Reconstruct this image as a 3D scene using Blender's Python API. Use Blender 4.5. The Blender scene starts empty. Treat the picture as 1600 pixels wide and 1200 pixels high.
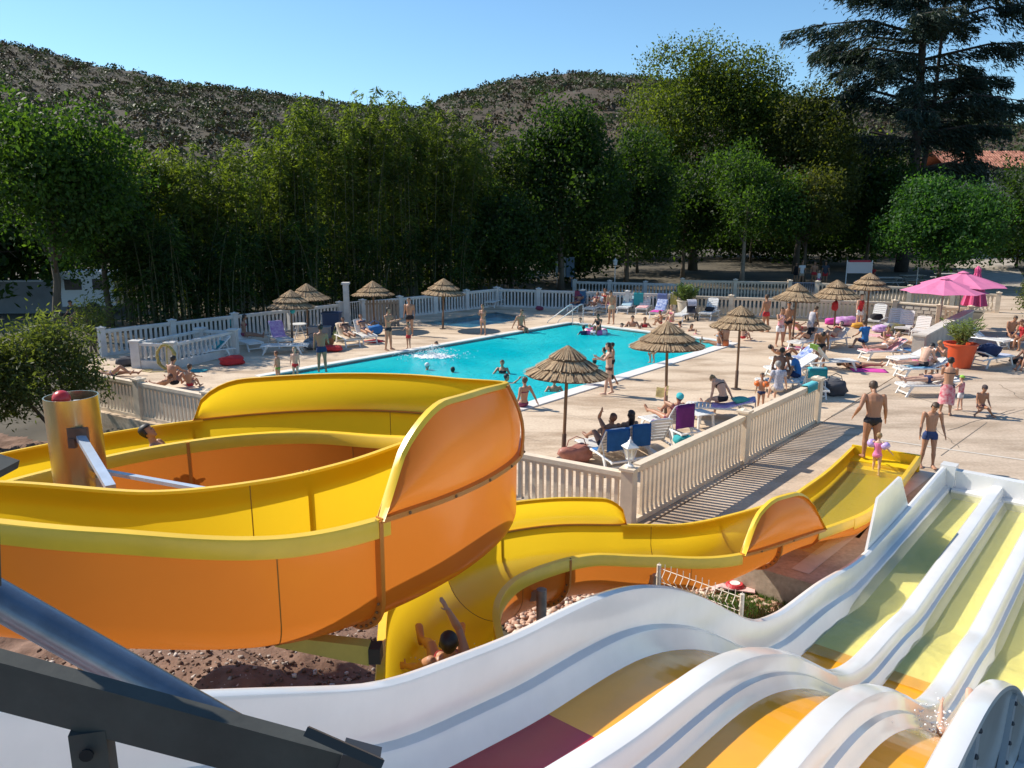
import bpy, bmesh, math, random
import numpy as np
from mathutils import Vector, Matrix, noise
from mathutils.geometry import tessellate_polygon
random.seed(7); np.random.seed(7)
SC = bpy.context.scene
COL = SC.collection
R = math.radians
PI = math.pi

# ------------------------------------------------------------------ camera, sky, sun, exposure
PITCH = math.atan(278 / 1250)
CAM_Z = 6.0
cam_data = bpy.data.cameras.new('camera')
cam_data.sensor_width = 36
cam_data.lens = 1250 / 1600 * 36
cam_data.clip_start = 0.05
cam_data.clip_end = 4000
cam = bpy.data.objects.new('camera', cam_data)
cam.location = (0, 0, CAM_Z)
cam.rotation_euler = (PI / 2 - PITCH, 0, 0)
COL.objects.link(cam)
SC.camera = cam

SUN_EL, SUN_AZ = R(42), math.atan2(0.407, -0.913)      # direction towards the sun
to_sun = Vector((math.cos(SUN_AZ) * math.cos(SUN_EL), math.sin(SUN_AZ) * math.cos(SUN_EL), math.sin(SUN_EL)))
world = bpy.data.worlds.new('World')
SC.world = world
world.use_nodes = True
wn = world.node_tree
sky_tex = wn.nodes.new('ShaderNodeTexSky')
sky_tex.sky_type = 'NISHITA'
sky_tex.sun_disc = False
sky_tex.sun_elevation = SUN_EL
sky_tex.sun_rotation = math.atan2(to_sun.x, to_sun.y)
sky_tex.air_density = 1.0
sky_tex.dust_density = 0.15
sky_tex.ozone_density = 3.0
bg = wn.nodes['Background']
bg.inputs['Strength'].default_value = 0.12
tint = wn.nodes.new('ShaderNodeMixRGB')
tint.blend_type = 'MULTIPLY'
tint.inputs['Fac'].default_value = 1
tint.inputs['Color2'].default_value = (0.78, 0.98, 1.07, 1)
wn.links.new(sky_tex.outputs[0], tint.inputs['Color1'])
wn.links.new(tint.outputs[0], bg.inputs['Color'])
sun_data = bpy.data.lights.new('sun', 'SUN')
sun_data.energy = 4.9
sun_data.angle = R(0.55)
sun_data.color = (1.0, 0.93, 0.82)
sun = bpy.data.objects.new('sun', sun_data)
sun.rotation_euler = (-to_sun).to_track_quat('-Z', 'Y').to_euler()
sun.location = (-40, 20, 60)
COL.objects.link(sun)
SC.view_settings.view_transform = 'Standard'
SC.view_settings.look = 'None'
SC.view_settings.exposure = 0.38
SC.view_settings.gamma = 1.0
SC.view_settings.use_curve_mapping = False
SC.cycles.max_bounces = 8
SC.cycles.transparent_max_bounces = 12
SC.cycles.use_denoising = True

# ------------------------------------------------------------------ surveying helpers (ground points were measured on the photo)
_fw = np.array([0, math.cos(PITCH), -math.sin(PITCH)])
_up = np.array([0, math.sin(PITCH), math.cos(PITCH)])


def _ray(px, py):
    return _fw + np.array([1.0, 0, 0]) * (px - 800) / 1250 + _up * (600 - py) / 1250


def spot(px, py, z=0.0):
    d = _ray(px, py)
    t = (z - CAM_Z) / d[2]
    return Vector((d[0] * t, d[1] * t, z))


def at_depth(px, py, Y):
    d = _ray(px, py)
    t = Y / d[1]
    return Vector((d[0] * t, Y, CAM_Z + d[2] * t))


# ------------------------------------------------------------------ materials
MATS = {}


def mat(name, color, rough=0.6, var=0.0, scale=6.0, metal=0.0, bump=0.0, bscale=40.0, spec=0.5, stretch=None, color2=None, detail=6.0, coat=0.0):
    if name in MATS:
        return MATS[name]
    m = bpy.data.materials.new(name)
    m.use_nodes = True
    nt = m.node_tree
    b = nt.nodes['Principled BSDF']
    b.inputs['Base Color'].default_value = (*color, 1)
    b.inputs['Roughness'].default_value = rough
    b.inputs['Metallic'].default_value = metal
    b.inputs['Specular IOR Level'].default_value = spec
    if coat:
        b.inputs['Coat Weight'].default_value = coat
        b.inputs['Coat Roughness'].default_value = 0.08
    tc = nt.nodes.new('ShaderNodeTexCoord')
    src = tc.outputs['Object']
    if stretch:
        mp = nt.nodes.new('ShaderNodeMapping')
        mp.inputs['Scale'].default_value = stretch
        nt.links.new(src, mp.inputs['Vector'])
        src = mp.outputs[0]
    if var or color2:
        nz = nt.nodes.new('ShaderNodeTexNoise')
        nz.inputs['Scale'].default_value = scale
        nz.inputs['Detail'].default_value = detail
        nz.inputs['Roughness'].default_value = 0.62
        nt.links.new(src, nz.inputs['Vector'])
        rp = nt.nodes.new('ShaderNodeValToRGB')
        c2 = color2 or tuple(min(1, c * (1 + var)) for c in color)
        c1 = color if color2 else tuple(c * (1 - var) for c in color)
        rp.color_ramp.elements[0].color = (*c1, 1)
        rp.color_ramp.elements[1].color = (*c2, 1)
        rp.color_ramp.elements[0].position = 0.32
        rp.color_ramp.elements[1].position = 0.68
        nt.links.new(nz.outputs['Fac'], rp.inputs['Fac'])
        nt.links.new(rp.outputs[0], b.inputs['Base Color'])
    if bump:
        nb = nt.nodes.new('ShaderNodeTexNoise')
        nb.inputs['Scale'].default_value = bscale
        nb.inputs['Detail'].default_value = 5
        nt.links.new(src, nb.inputs['Vector'])
        bp = nt.nodes.new('ShaderNodeBump')
        bp.inputs['Strength'].default_value = bump
        bp.inputs['Distance'].default_value = 0.02
        nt.links.new(nb.outputs['Fac'], bp.inputs['Height'])
        nt.links.new(bp.outputs[0], b.inputs['Normal'])
    MATS[name] = m
    return m


def foliage_mat(name, dark, light, trans=0.35, tcol=None, rough=0.55):
    if name in MATS:
        return MATS[name]
    m = bpy.data.materials.new(name)
    m.use_nodes = True
    nt = m.node_tree
    nt.nodes.remove(nt.nodes['Principled BSDF'])
    out = nt.nodes['Material Output']
    geo = nt.nodes.new('ShaderNodeNewGeometry')
    nz = nt.nodes.new('ShaderNodeTexNoise')
    nz.inputs['Scale'].default_value = 0.55
    nz.inputs['Detail'].default_value = 3
    nt.links.new(geo.outputs['Position'], nz.inputs['Vector'])
    mx = nt.nodes.new('ShaderNodeMath')
    mx.operation = 'MULTIPLY_ADD'
    nt.links.new(geo.outputs['Random Per Island'], mx.inputs[0])
    mx.inputs[1].default_value = 0.55
    md = nt.nodes.new('ShaderNodeMath')
    md.operation = 'MULTIPLY_ADD'
    nt.links.new(nz.outputs['Fac'], md.inputs[0])
    md.inputs[1].default_value = 1.4
    md.inputs[2].default_value = -0.5
    nt.links.new(md.outputs[0], mx.inputs[2])
    rp = nt.nodes.new('ShaderNodeValToRGB')
    rp.color_ramp.elements[0].color = (*dark, 1)
    rp.color_ramp.elements[1].color = (*light, 1)
    nt.links.new(mx.outputs[0], rp.inputs['Fac'])
    df = nt.nodes.new('ShaderNodeBsdfPrincipled')
    df.inputs['Roughness'].default_value = rough
    df.inputs['Specular IOR Level'].default_value = 0.25
    tr = nt.nodes.new('ShaderNodeBsdfTranslucent')
    nt.links.new(rp.outputs[0], df.inputs['Base Color'])
    hs = nt.nodes.new('ShaderNodeMixRGB')
    hs.blend_type = 'MULTIPLY'
    hs.inputs['Fac'].default_value = 1
    hs.inputs['Color2'].default_value = (*(tcol or (2.7, 2.7, 0.75)), 1)
    nt.links.new(rp.outputs[0], hs.inputs['Color1'])
    nt.links.new(hs.outputs[0], tr.inputs['Color'])
    ms = nt.nodes.new('ShaderNodeMixShader')
    ms.inputs['Fac'].default_value = trans
    nt.links.new(df.outputs[0], ms.inputs[1])
    nt.links.new(tr.outputs[0], ms.inputs[2])
    nt.links.new(ms.outputs[0], out.inputs['Surface'])
    MATS[name] = m
    return m


def shell_mat(name, inside, outside, trans=0.35, rough=0.18):
    """Thin glass-fibre gelcoat: one colour inside, another outside, some light coming through."""
    if name in MATS:
        return MATS[name]
    m = bpy.data.materials.new(name)
    m.use_nodes = True
    nt = m.node_tree
    b = nt.nodes['Principled BSDF']
    out = nt.nodes['Material Output']
    geo = nt.nodes.new('ShaderNodeNewGeometry')
    tc = nt.nodes.new('ShaderNodeTexCoord')
    nz = nt.nodes.new('ShaderNodeTexNoise')
    nz.inputs['Scale'].default_value = 1.6
    nz.inputs['Detail'].default_value = 7
    nt.links.new(tc.outputs['Object'], nz.inputs['Vector'])
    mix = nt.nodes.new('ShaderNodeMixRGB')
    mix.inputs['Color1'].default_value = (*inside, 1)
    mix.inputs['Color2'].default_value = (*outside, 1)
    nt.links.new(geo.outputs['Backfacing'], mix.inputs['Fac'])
    dirt = nt.nodes.new('ShaderNodeMixRGB')
    dirt.blend_type = 'MULTIPLY'
    mr = nt.nodes.new('ShaderNodeMapRange')
    mr.inputs['From Min'].default_value = 0.3
    mr.inputs['From Max'].default_value = 0.75
    mr.inputs['To Max'].default_value = 0.30
    nt.links.new(nz.outputs['Fac'], mr.inputs['Value'])
    nt.links.new(mr.outputs[0], dirt.inputs['Fac'])
    dirt.inputs['Color2'].default_value = (0.6, 0.55, 0.45, 1)
    nt.links.new(mix.outputs[0], dirt.inputs['Color1'])
    nt.links.new(dirt.outputs[0], b.inputs['Base Color'])
    rr = nt.nodes.new('ShaderNodeMapRange')
    rr.inputs['To Min'].default_value = rough * .7
    rr.inputs['To Max'].default_value = rough * 2.0
    nt.links.new(nz.outputs['Fac'], rr.inputs['Value'])
    nt.links.new(rr.outputs[0], b.inputs['Roughness'])
    wv = nt.nodes.new('ShaderNodeTexNoise')
    wv.inputs['Scale'].default_value = 2.2
    wv.inputs['Detail'].default_value = 3
    nt.links.new(tc.outputs['Object'], wv.inputs['Vector'])
    bp = nt.nodes.new('ShaderNodeBump')
    bp.inputs['Strength'].default_value = 0.25
    bp.inputs['Distance'].default_value = 0.03
    nt.links.new(wv.outputs['Fac'], bp.inputs['Height'])
    nt.links.new(bp.outputs[0], b.inputs['Normal'])
    b.inputs['Specular IOR Level'].default_value = 0.45
    tr = nt.nodes.new('ShaderNodeBsdfTranslucent')
    tmix = nt.nodes.new('ShaderNodeMixRGB')
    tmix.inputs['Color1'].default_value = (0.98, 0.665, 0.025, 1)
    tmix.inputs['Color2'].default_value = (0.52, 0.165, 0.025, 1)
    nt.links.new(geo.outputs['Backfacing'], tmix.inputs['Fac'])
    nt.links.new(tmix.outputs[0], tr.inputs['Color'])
    ms = nt.nodes.new('ShaderNodeMixShader')
    ms.inputs['Fac'].default_value = trans
    nt.links.new(b.outputs[0], ms.inputs[1])
    nt.links.new(tr.outputs[0], ms.inputs[2])
    nt.links.new(ms.outputs[0], out.inputs['Surface'])
    MATS[name] = m
    return m


def water_mat(name, tint, body, body_mix, ior=1.16, scale=3.0, strength=0.5, dist=0.05, rough=0.03, stretch=(1, 1, 1), body2=None):
    """Water: tinted see-through, a little scattering of its own, sky reflection by Fresnel, waves as relief."""
    if name in MATS:
        return MATS[name]
    m = bpy.data.materials.new(name)
    m.use_nodes = True
    nt = m.node_tree
    nt.nodes.remove(nt.nodes['Principled BSDF'])
    out = nt.nodes['Material Output']
    tc = nt.nodes.new('ShaderNodeTexCoord')
    mp = nt.nodes.new('ShaderNodeMapping')
    mp.inputs['Scale'].default_value = stretch
    nt.links.new(tc.outputs['Object'], mp.inputs['Vector'])
    n1 = nt.nodes.new('ShaderNodeTexNoise')
    n1.inputs['Scale'].default_value = scale
    n1.inputs['Detail'].default_value = 6
    n1.inputs['Roughness'].default_value = 0.7
    n1.inputs['Distortion'].default_value = 0.6
    nt.links.new(mp.outputs[0], n1.inputs['Vector'])
    bp = nt.nodes.new('ShaderNodeBump')
    bp.inputs['Strength'].default_value = strength
    bp.inputs['Distance'].default_value = dist
    nt.links.new(n1.outputs['Fac'], bp.inputs['Height'])
    tp = nt.nodes.new('ShaderNodeBsdfTransparent')
    tp.inputs['Color'].default_value = (*tint, 1)
    df = nt.nodes.new('ShaderNodeBsdfDiffuse')
    if body2:
        n2 = nt.nodes.new('ShaderNodeTexNoise')
        n2.inputs['Scale'].default_value = 0.25
        n2.inputs['Detail'].default_value = 2
        nt.links.new(tc.outputs['Object'], n2.inputs['Vector'])
        rp = nt.nodes.new('ShaderNodeValToRGB')
        rp.color_ramp.elements[0].color = (*body, 1)
        rp.color_ramp.elements[1].color = (*body2, 1)
        rp.color_ramp.elements[0].position = 0.35
        rp.color_ramp.elements[1].position = 0.65
        nt.links.new(n2.outputs['Fac'], rp.inputs['Fac'])
        nt.links.new(rp.outputs[0], df.inputs['Color'])
    else:
        df.inputs['Color'].default_value = (*body, 1)
    nt.links.new(bp.outputs[0], df.inputs['Normal'])
    m1 = nt.nodes.new('ShaderNodeMixShader')
    m1.inputs['Fac'].default_value = body_mix
    nt.links.new(tp.outputs[0], m1.inputs[1])
    nt.links.new(df.outputs[0], m1.inputs[2])
    gl = nt.nodes.new('ShaderNodeBsdfGlossy')
    gl.inputs['Roughness'].default_value = rough
    nt.links.new(bp.outputs[0], gl.inputs['Normal'])
    fr = nt.nodes.new('ShaderNodeFresnel')
    fr.inputs['IOR'].default_value = ior
    nt.links.new(bp.outputs[0], fr.inputs['Normal'])
    m2 = nt.nodes.new('ShaderNodeMixShader')
    nt.links.new(fr.outputs[0], m2.inputs['Fac'])
    nt.links.new(m1.outputs[0], m2.inputs[1])
    nt.links.new(gl.outputs[0], m2.inputs[2])
    nt.links.new(m2.outputs[0], out.inputs['Surface'])
    MATS[name] = m
    return m


WHITE = mat('white_plastic', (0.74, 0.73, 0.70), 0.4, 0.06, 5)
GELCOAT = mat('white_gelcoat', (0.76, 0.745, 0.715), 0.17, 0.07, 1.1, spec=0.5, coat=0.25, bump=0.05, bscale=2.0)
FENCE = mat('cream_painted_concrete', (0.70, 0.57, 0.42), 0.75, 0.13, 2.5, bump=0.25, bscale=60)
FENCE_W = mat('white_painted_concrete', (0.60, 0.57, 0.53), 0.78, 0.12, 2.5, bump=0.25, bscale=60)
STEEL = mat('galvanised_steel', (0.42, 0.42, 0.41), 0.36, 0.22, 7, metal=0.85, bump=0.05, bscale=30)
STRAW = None


# ------------------------------------------------------------------ mesh collector
class MB:
    def __init__(s):
        s.v = []
        s.f = []
        s.m = []
        s.mi = 0

    def add(s, vs, fs):
        o = len(s.v)
        s.v.extend([tuple(p) for p in vs])
        for q in fs:
            s.f.append([o + i for i in q])
            s.m.append(s.mi)
        return s

    def box(s, c, size, M=None):
        hx, hy, hz = size[0] / 2, size[1] / 2, size[2] / 2
        vs = [Vector((x, y, z)) for x in (-hx, hx) for y in (-hy, hy) for z in (-hz, hz)]
        if M is not None:
            vs = [M @ v for v in vs]
        vs = [v + Vector(c) for v in vs]
        return s.add(vs, [(0, 1, 3, 2), (4, 6, 7, 5), (0, 4, 5, 1), (2, 3, 7, 6), (0, 2, 6, 4), (1, 5, 7, 3)])

    def bar(s, a, b, w, h, up=(0, 0, 1)):
        a, b = Vector(a), Vector(b)
        t = (b - a).normalized()
        u = Vector(up)
        if abs(t.dot(u)) > 0.98:
            u = Vector((0, 1, 0))
        sd = t.cross(u).normalized()
        u = sd.cross(t).normalized()
        vs = [p + sd * (w / 2 * i) + u * (h / 2 * j) for p in (a, b) for i, j in ((-1, -1), (1, -1), (1, 1), (-1, 1))]
        return s.add(vs, [(3, 2, 1, 0), (4, 5, 6, 7), (0, 1, 5, 4), (1, 2, 6, 5), (2, 3, 7, 6), (3, 0, 4, 7)])

    def tube(s, pts, rad, n=8, cap=True):
        pts = [Vector(p) for p in pts]
        if not hasattr(rad, '__len__'):
            rad = [rad] * len(pts)
        vs, fs = [], []
        prev = None
        for i, p in enumerate(pts):
            t = (pts[min(i + 1, len(pts) - 1)] - pts[max(i - 1, 0)]).normalized()
            if prev is None:
                u = Vector((0, 0, 1)) if abs(t.z) < 0.9 else Vector((1, 0, 0))
                a = t.cross(u).normalized()
            else:
                a = (prev - t * prev.dot(t)).normalized()
            prev = a
            b = t.cross(a)
            for k in range(n):
                q = 2 * PI * k / n
                vs.append(p + (a * math.cos(q) + b * math.sin(q)) * rad[i])
        for i in range(len(pts) - 1):
            for k in range(n):
                fs.append((i * n + k, i * n + (k + 1) % n, (i + 1) * n + (k + 1) % n, (i + 1) * n + k))
        if cap:
            fs.append(tuple(range(n))[::-1])
            fs.append(tuple((len(pts) - 1) * n + k for k in range(n)))
        return s.add(vs, fs)

    def lathe(s, prof, n=24, c=(0, 0, 0), wob=None, closed=False):
        vs, fs = [], []
        for i, (r, z) in enumerate(prof):
            for k in range(n):
                q = 2 * PI * k / n
                rr = r * (1 + (wob(i, k) if wob else 0))
                vs.append((c[0] + rr * math.cos(q), c[1] + rr * math.sin(q), c[2] + z))
        m = len(prof)
        for i in range(m - 1 + (1 if closed else 0)):
            j = (i + 1) % m
            for k in range(n):
                fs.append((i * n + k, i * n + (k + 1) % n, j * n + (k + 1) % n, j * n + k))
        if not closed:
            fs.append(tuple(range(n))[::-1])
            fs.append(tuple((m - 1) * n + k for k in range(n)))
        return s.add(vs, fs)

    def ball(s, c, r, n=10, m=6):
        if not hasattr(r, '__len__'):
            r = (r, r, r)
        vs, fs = [], []
        for i in range(m + 1):
            th = PI * i / m
            for k in range(n):
                q = 2 * PI * k / n
                vs.append((c[0] + r[0] * math.sin(th) * math.cos(q), c[1] + r[1] * math.sin(th) * math.sin(q), c[2] - r[2] * math.cos(th)))
        for i in range(m):
            for k in range(n):
                fs.append((i * n + k, i * n + (k + 1) % n, (i + 1) * n + (k + 1) % n, (i + 1) * n + k))
        return s.add(vs, fs)

    def loft(s, rings, cap=True, loop=True):
        n = len(rings[0])
        vs = [p for r in rings for p in r]
        fs = []
        for i in range(len(rings) - 1):
            for k in range(n if loop else n - 1):
                fs.append((i * n + k, i * n + (k + 1) % n, (i + 1) * n + (k + 1) % n, (i + 1) * n + k))
        if cap and loop:
            fs.append(tuple(range(n))[::-1])
            fs.append(tuple((len(rings) - 1) * n + k for k in range(n)))
        return s.add(vs, fs)

    def ribbon(s, pts, width_vec, th):
        """Flat cloth or slat following pts, width_vec across, th thick."""
        w = Vector(width_vec) / 2
        rings = []
        for i, p in enumerate(pts):
            p = Vector(p)
            t = (Vector(pts[min(i + 1, len(pts) - 1)]) - Vector(pts[max(i - 1, 0)])).normalized()
            nn = w.normalized().cross(t).normalized() * th / 2
            rings.append([p - w - nn, p + w - nn, p + w + nn, p - w + nn])
        return s.loft(rings)

    def mesh(s, name, mats, smooth=False):
        me = bpy.data.meshes.new(name)
        me.from_pydata([tuple(v) for v in s.v], [], s.f)
        for m in (mats if isinstance(mats, (list, tuple)) else [mats]):
            me.materials.append(m)
        if any(s.m):
            me.polygons.foreach_set('material_index', s.m)
        if smooth:
            me.polygons.foreach_set('use_smooth', [True] * len(me.polygons))
            if smooth != 'all':
                try:
                    me.set_sharp_from_angle(angle=R(38))
                except Exception:
                    pass
        me.update()
        return me

    def obj(s, name, mats, parent=None, smooth=False, loc=None):
        return link(name, s.mesh(name, mats, smooth), parent, loc)


def link(name, me, parent=None, loc=None):
    o = bpy.data.objects.new(name, me)
    COL.objects.link(o)
    if parent is not None:
        o.parent = parent
    if loc is not None:
        o.location = loc
    return o


def tag(o, label=None, cat=None, group=None, kind=None):
    if label:
        o['label'] = label
    if cat:
        o['category'] = cat
    if group:
        o['group'] = group
    if kind:
        o['kind'] = kind
    return o


def thing(name, label, cat, loc=(0, 0, 0), rz=0.0, group=None):
    o = bpy.data.objects.new(name, None)
    o.empty_display_size = 0.1
    COL.objects.link(o)
    o.location = loc
    o.rotation_euler = (0, 0, rz)
    return tag(o, label, cat, group)


KIDS = {}


def tree_copy(o, parent=None, depth=0):
    c = o.copy()
    COL.objects.link(c)
    if parent is not None:
        c.parent = parent
    for ch in [x for x in o.children]:
        tree_copy(ch, c, depth + 1)
    return c


def rings_for_np(name, verts, quads, mats, parent=None, matidx=None, smooth=False):
    """Fast mesh from numpy arrays of quads."""
    me = bpy.data.meshes.new(name)
    me.vertices.add(len(verts))
    me.vertices.foreach_set('co', np.asarray(verts, np.float32).ravel())
    nq = len(quads)
    k = quads.shape[1]
    me.loops.add(nq * k)
    me.loops.foreach_set('vertex_index', quads.astype(np.int32).ravel())
    me.polygons.add(nq)
    me.polygons.foreach_set('loop_start', np.arange(0, nq * k, k, dtype=np.int32))
    me.polygons.foreach_set('loop_total', np.full(nq, k, np.int32))
    for m in (mats if isinstance(mats, (list, tuple)) else [mats]):
        me.materials.append(m)
    if matidx is not None:
        me.polygons.foreach_set('material_index', matidx.astype(np.int32))
    if smooth:
        me.polygons.foreach_set('use_smooth', np.ones(nq, bool))
    me.update(calc_edges=True)
    return link(name, me, parent)


def leaf_quads(P, size, aspect=0.5, normal=None, droop=0.0, axis=None, rnd=np.random):
    """Rhombic leaves at points P: half-length size, random turn, optionally biased to a normal or an axis."""
    n = len(P)
    if axis is None:
        a = rnd.normal(size=(n, 3))
    else:
        a = axis + rnd.normal(size=(n, 3)) * 0.35
    a[:, 2] -= droop
    a /= np.linalg.norm(a, axis=1)[:, None] + 1e-9
    b = rnd.normal(size=(n, 3))
    if normal is not None:
        nn = normal + rnd.normal(size=(n, 3)) * 0.6
        b = np.cross(nn, a)
    b -= a * (a * b).sum(1)[:, None]
    b /= np.linalg.norm(b, axis=1)[:, None] + 1e-9
    s = (size * (0.65 + 0.7 * rnd.rand(n)))[:, None]
    V = np.stack([P - a * s, P + b * s * aspect - a * s * 0.1, P + a * s, P - b * s * aspect - a * s * 0.1], 1).reshape(-1, 3)
    return V

# ================================================================== SETTING
def sheet(name, loop, z, m, holes=(), skirt=0.0, kind='structure'):
    loops = [[Vector((p[0], p[1], 0)) for p in l] for l in [loop, *holes]]
    tris = tessellate_polygon(loops)
    flat = [p for l in loops for p in l]
    mb = MB()
    vs = [(p.x, p.y, z) for p in flat]
    fs = []
    for t in tris:
        a, b, c = (flat[i] for i in t)
        fs.append(t if (b - a).cross(c - a).z > 0 else (t[0], t[2], t[1]))
    mb.add(vs, fs)
    if skirt:
        for l in loops:
            ar = sum(l[i].x * l[(i + 1) % len(l)].y - l[(i + 1) % len(l)].x * l[i].y for i in range(len(l)))
            inner = l is not loops[0]
            q = l if (ar > 0) != inner else l[::-1]
            for i in range(len(q)):
                a, b = q[i], q[(i + 1) % len(q)]
                mb.add([(a.x, a.y, z), (a.x, a.y, z - skirt), (b.x, b.y, z - skirt), (b.x, b.y, z)], [(0, 1, 2, 3)])
    o = mb.obj(name, m)
    return tag(o, kind=kind)


def lerp(a, b, t):
    return a + (b - a) * t


D2 = Vector((math.cos(R(50)), math.sin(R(50)), 0))       # main direction: pool, right balustrade, white slide
N2 = Vector((D2.y, -D2.x, 0))


def wet_concrete(name, c1, c2, stain, rough=0.8):
    m = mat(name, c1, rough, scale=0.5, color2=c2, bump=0.18, bscale=25)
    nt = m.node_tree
    b = nt.nodes['Principled BSDF']
    old = b.inputs['Base Color'].links[0].from_socket
    tc = nt.nodes['Texture Coordinate']
    mp = nt.nodes.new('ShaderNodeMapping')
    mp.inputs['Rotation'].default_value = (0, 0, R(-35))
    mp.inputs['Scale'].default_value = (0.35, 1.1, 1)
    nt.links.new(tc.outputs['Object'], mp.inputs['Vector'])
    nz = nt.nodes.new('ShaderNodeTexNoise')
    nz.inputs['Scale'].default_value = 0.9
    nz.inputs['Detail'].default_value = 8
    nz.inputs['Roughness'].default_value = 0.65
    nt.links.new(mp.outputs[0], nz.inputs['Vector'])
    mr = nt.nodes.new('ShaderNodeMapRange')
    mr.inputs['From Min'].default_value = 0.45
    mr.inputs['From Max'].default_value = 0.64
    mr.inputs['To Max'].default_value = 0.8
    nt.links.new(nz.outputs['Fac'], mr.inputs['Value'])
    mx = nt.nodes.new('ShaderNodeMixRGB')
    mx.inputs['Color2'].default_value = (*stain, 1)
    nt.links.new(mr.outputs[0], mx.inputs['Fac'])
    nt.links.new(old, mx.inputs['Color1'])
    fine = nt.nodes.new('ShaderNodeTexNoise')
    fine.inputs['Scale'].default_value = 14
    fine.inputs['Detail'].default_value = 8
    nt.links.new(tc.outputs['Object'], fine.inputs['Vector'])
    m2 = nt.nodes.new('ShaderNodeMixRGB')
    m2.blend_type = 'OVERLAY'
    m2.inputs['Fac'].default_value = 0.35
    nt.links.new(mx.outputs[0], m2.inputs['Color1'])
    nt.links.new(fine.outputs['Fac'], m2.inputs['Color2'])
    nt.links.new(m2.outputs[0], b.inputs['Base Color'])
    return m


DECK = wet_concrete('deck_concrete', (0.57, 0.435, 0.305), (0.67, 0.53, 0.385), (0.33, 0.225, 0.14))
PLAZA = wet_concrete('plaza_concrete', (0.49, 0.37, 0.265), (0.59, 0.465, 0.345), (0.31, 0.225, 0.15))
SOIL = mat('dry_soil', (0.125, 0.066, 0.042), 0.95, scale=2.2, color2=(0.26, 0.155, 0.105), bump=1.0, bscale=14, detail=10)
PARK = mat('park_ground', (0.055, 0.045, 0.03), 0.95, scale=0.25, color2=(0.13, 0.108, 0.075), bump=0.3, bscale=5)

# --- ground: one sheet out to the horizon, sunk in the slide basin
fl_a, fl_b = Vector((2.25, 14.3, 0)), Vector((-13.4, 23.9, 0))        # line of the near balustrade


def in_poly(x, y, pts):
    c = False
    for i in range(len(pts)):
        x1, y1 = pts[i][0], pts[i][1]
        x2, y2 = pts[i - 1][0], pts[i - 1][1]
        if (y1 > y) != (y2 > y) and x < (x2 - x1) * (y - y1) / (y2 - y1) + x1:
            c = not c
    return c


# hollow under the deck (pool basin) and under the slide run-outs
UNDER = [(-12.0, 24.4), (2.2, 15.7), (5.0, 13.4), (6.2, 11.2), (7.2, 9.2), (17, 9.2), (15.5, 20), (13.5, 27), (20.5, 38.6), (10.3, 43.4), (-0.9, 48.0), (-15.8, 31.8)]


def ground_z(x, y):
    if in_poly(x, y, UNDER):
        return -1.9
    # distance outside the near balustrade / slab edge, towards the slides
    e = fl_b - fl_a
    nrm = Vector((-e.y, e.x, 0)).normalized()          # points to the camera side or away
    d1 = (Vector((x, y, 0)) - fl_a).dot(nrm)
    if nrm.y > 0:
        d1 = -d1
    basin = 1.0 if d1 > 0.0 else 0.0
    t = max(0, min(1, (d1 + 0.15) / 0.3)) if x < 60 else 0
    z = lerp(-0.07, -0.62, t)
    if t > 0.9:
        z += 0.10 * noise.noise(Vector((x * 0.5, y * 0.5, 0)))
    return z


def axis_pts(lo, hi, near, step):
    a = list(np.arange(-near, near + 1e-6, step))
    g = step
    p = near
    while p < hi:
        g *= 1.5
        p += g
        a.append(min(p, hi))
    g = step
    p = -near
    while p > lo:
        g *= 1.5
        p -= g
        a.insert(0, max(p, lo))
    return a


xs = axis_pts(-900, 900, 26, 0.8)
ys = [y + 14 for y in axis_pts(-914, 1186, 20, 0.8)]
gv = [(x, y, ground_z(x, y)) for y in ys for x in xs]
nx = len(xs)
gf = [(j * nx + i, j * nx + i + 1, (j + 1) * nx + i + 1, (j + 1) * nx + i) for j in range(len(ys) - 1) for i in range(nx - 1)]
tag(MB().add(gv, gf).obj('ground', PARK, smooth='all'), kind='structure')

# --- pool outline
pFL, pFR = spot(893, 504.5), spot(1138, 535)
pR0 = spot(800, 637)
dR = (pFR - pR0).normalized()
pNR = pR0 - dR * 3.2
dL = (pFL - spot(500, 573)).normalized()
pNL = spot(500, 573) - dL * 2.6
POOL = [pNL, pNR, pFR, pFL]
PADDLE = [spot(650, 505), spot(735, 512), spot(828, 497), spot(775, 487.5)]
deck_loop = [(-13.75, 24.0), (2.3, 14.15), (8.95, 22.15), (22.7, 39.4), (10.6, 44.6), (7.8, 45.6), (-0.9, 49.4), (-17.3, 31.7)]
sheet('pool_deck', deck_loop, 0.0, DECK, holes=[POOL, PADDLE], skirt=0.5)
_p0 = Vector((9.43, 16.59, 0))
_q = lambda s, u: tuple((_p0 + D2 * s + N2 * u)[:2])
edge_front = [(2.33, 14.1), (4.9, 12.0), _q(-5.6, -.035), _q(.16, -.035), _q(.16, 2.83), _q(-7.0, 2.83), (60, 9.4), (70, 34), (60, 60), (34, 60), (28, 47), (22.73, 39.38), (8.98, 22.13)]
_p0 = Vector((9.43, 16.59, 0))
TUBH = [_p0 + Vector((x, y, 0)) for x, y in ((-3.95, -2.0), (-3.0, -2.75), (-.17, 1.05), (-1.2, 1.9))]
PLAZA_HOLES = [TUBH]
sheet('plaza', edge_front, -0.004, PLAZA, holes=PLAZA_HOLES, skirt=0.75)


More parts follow.
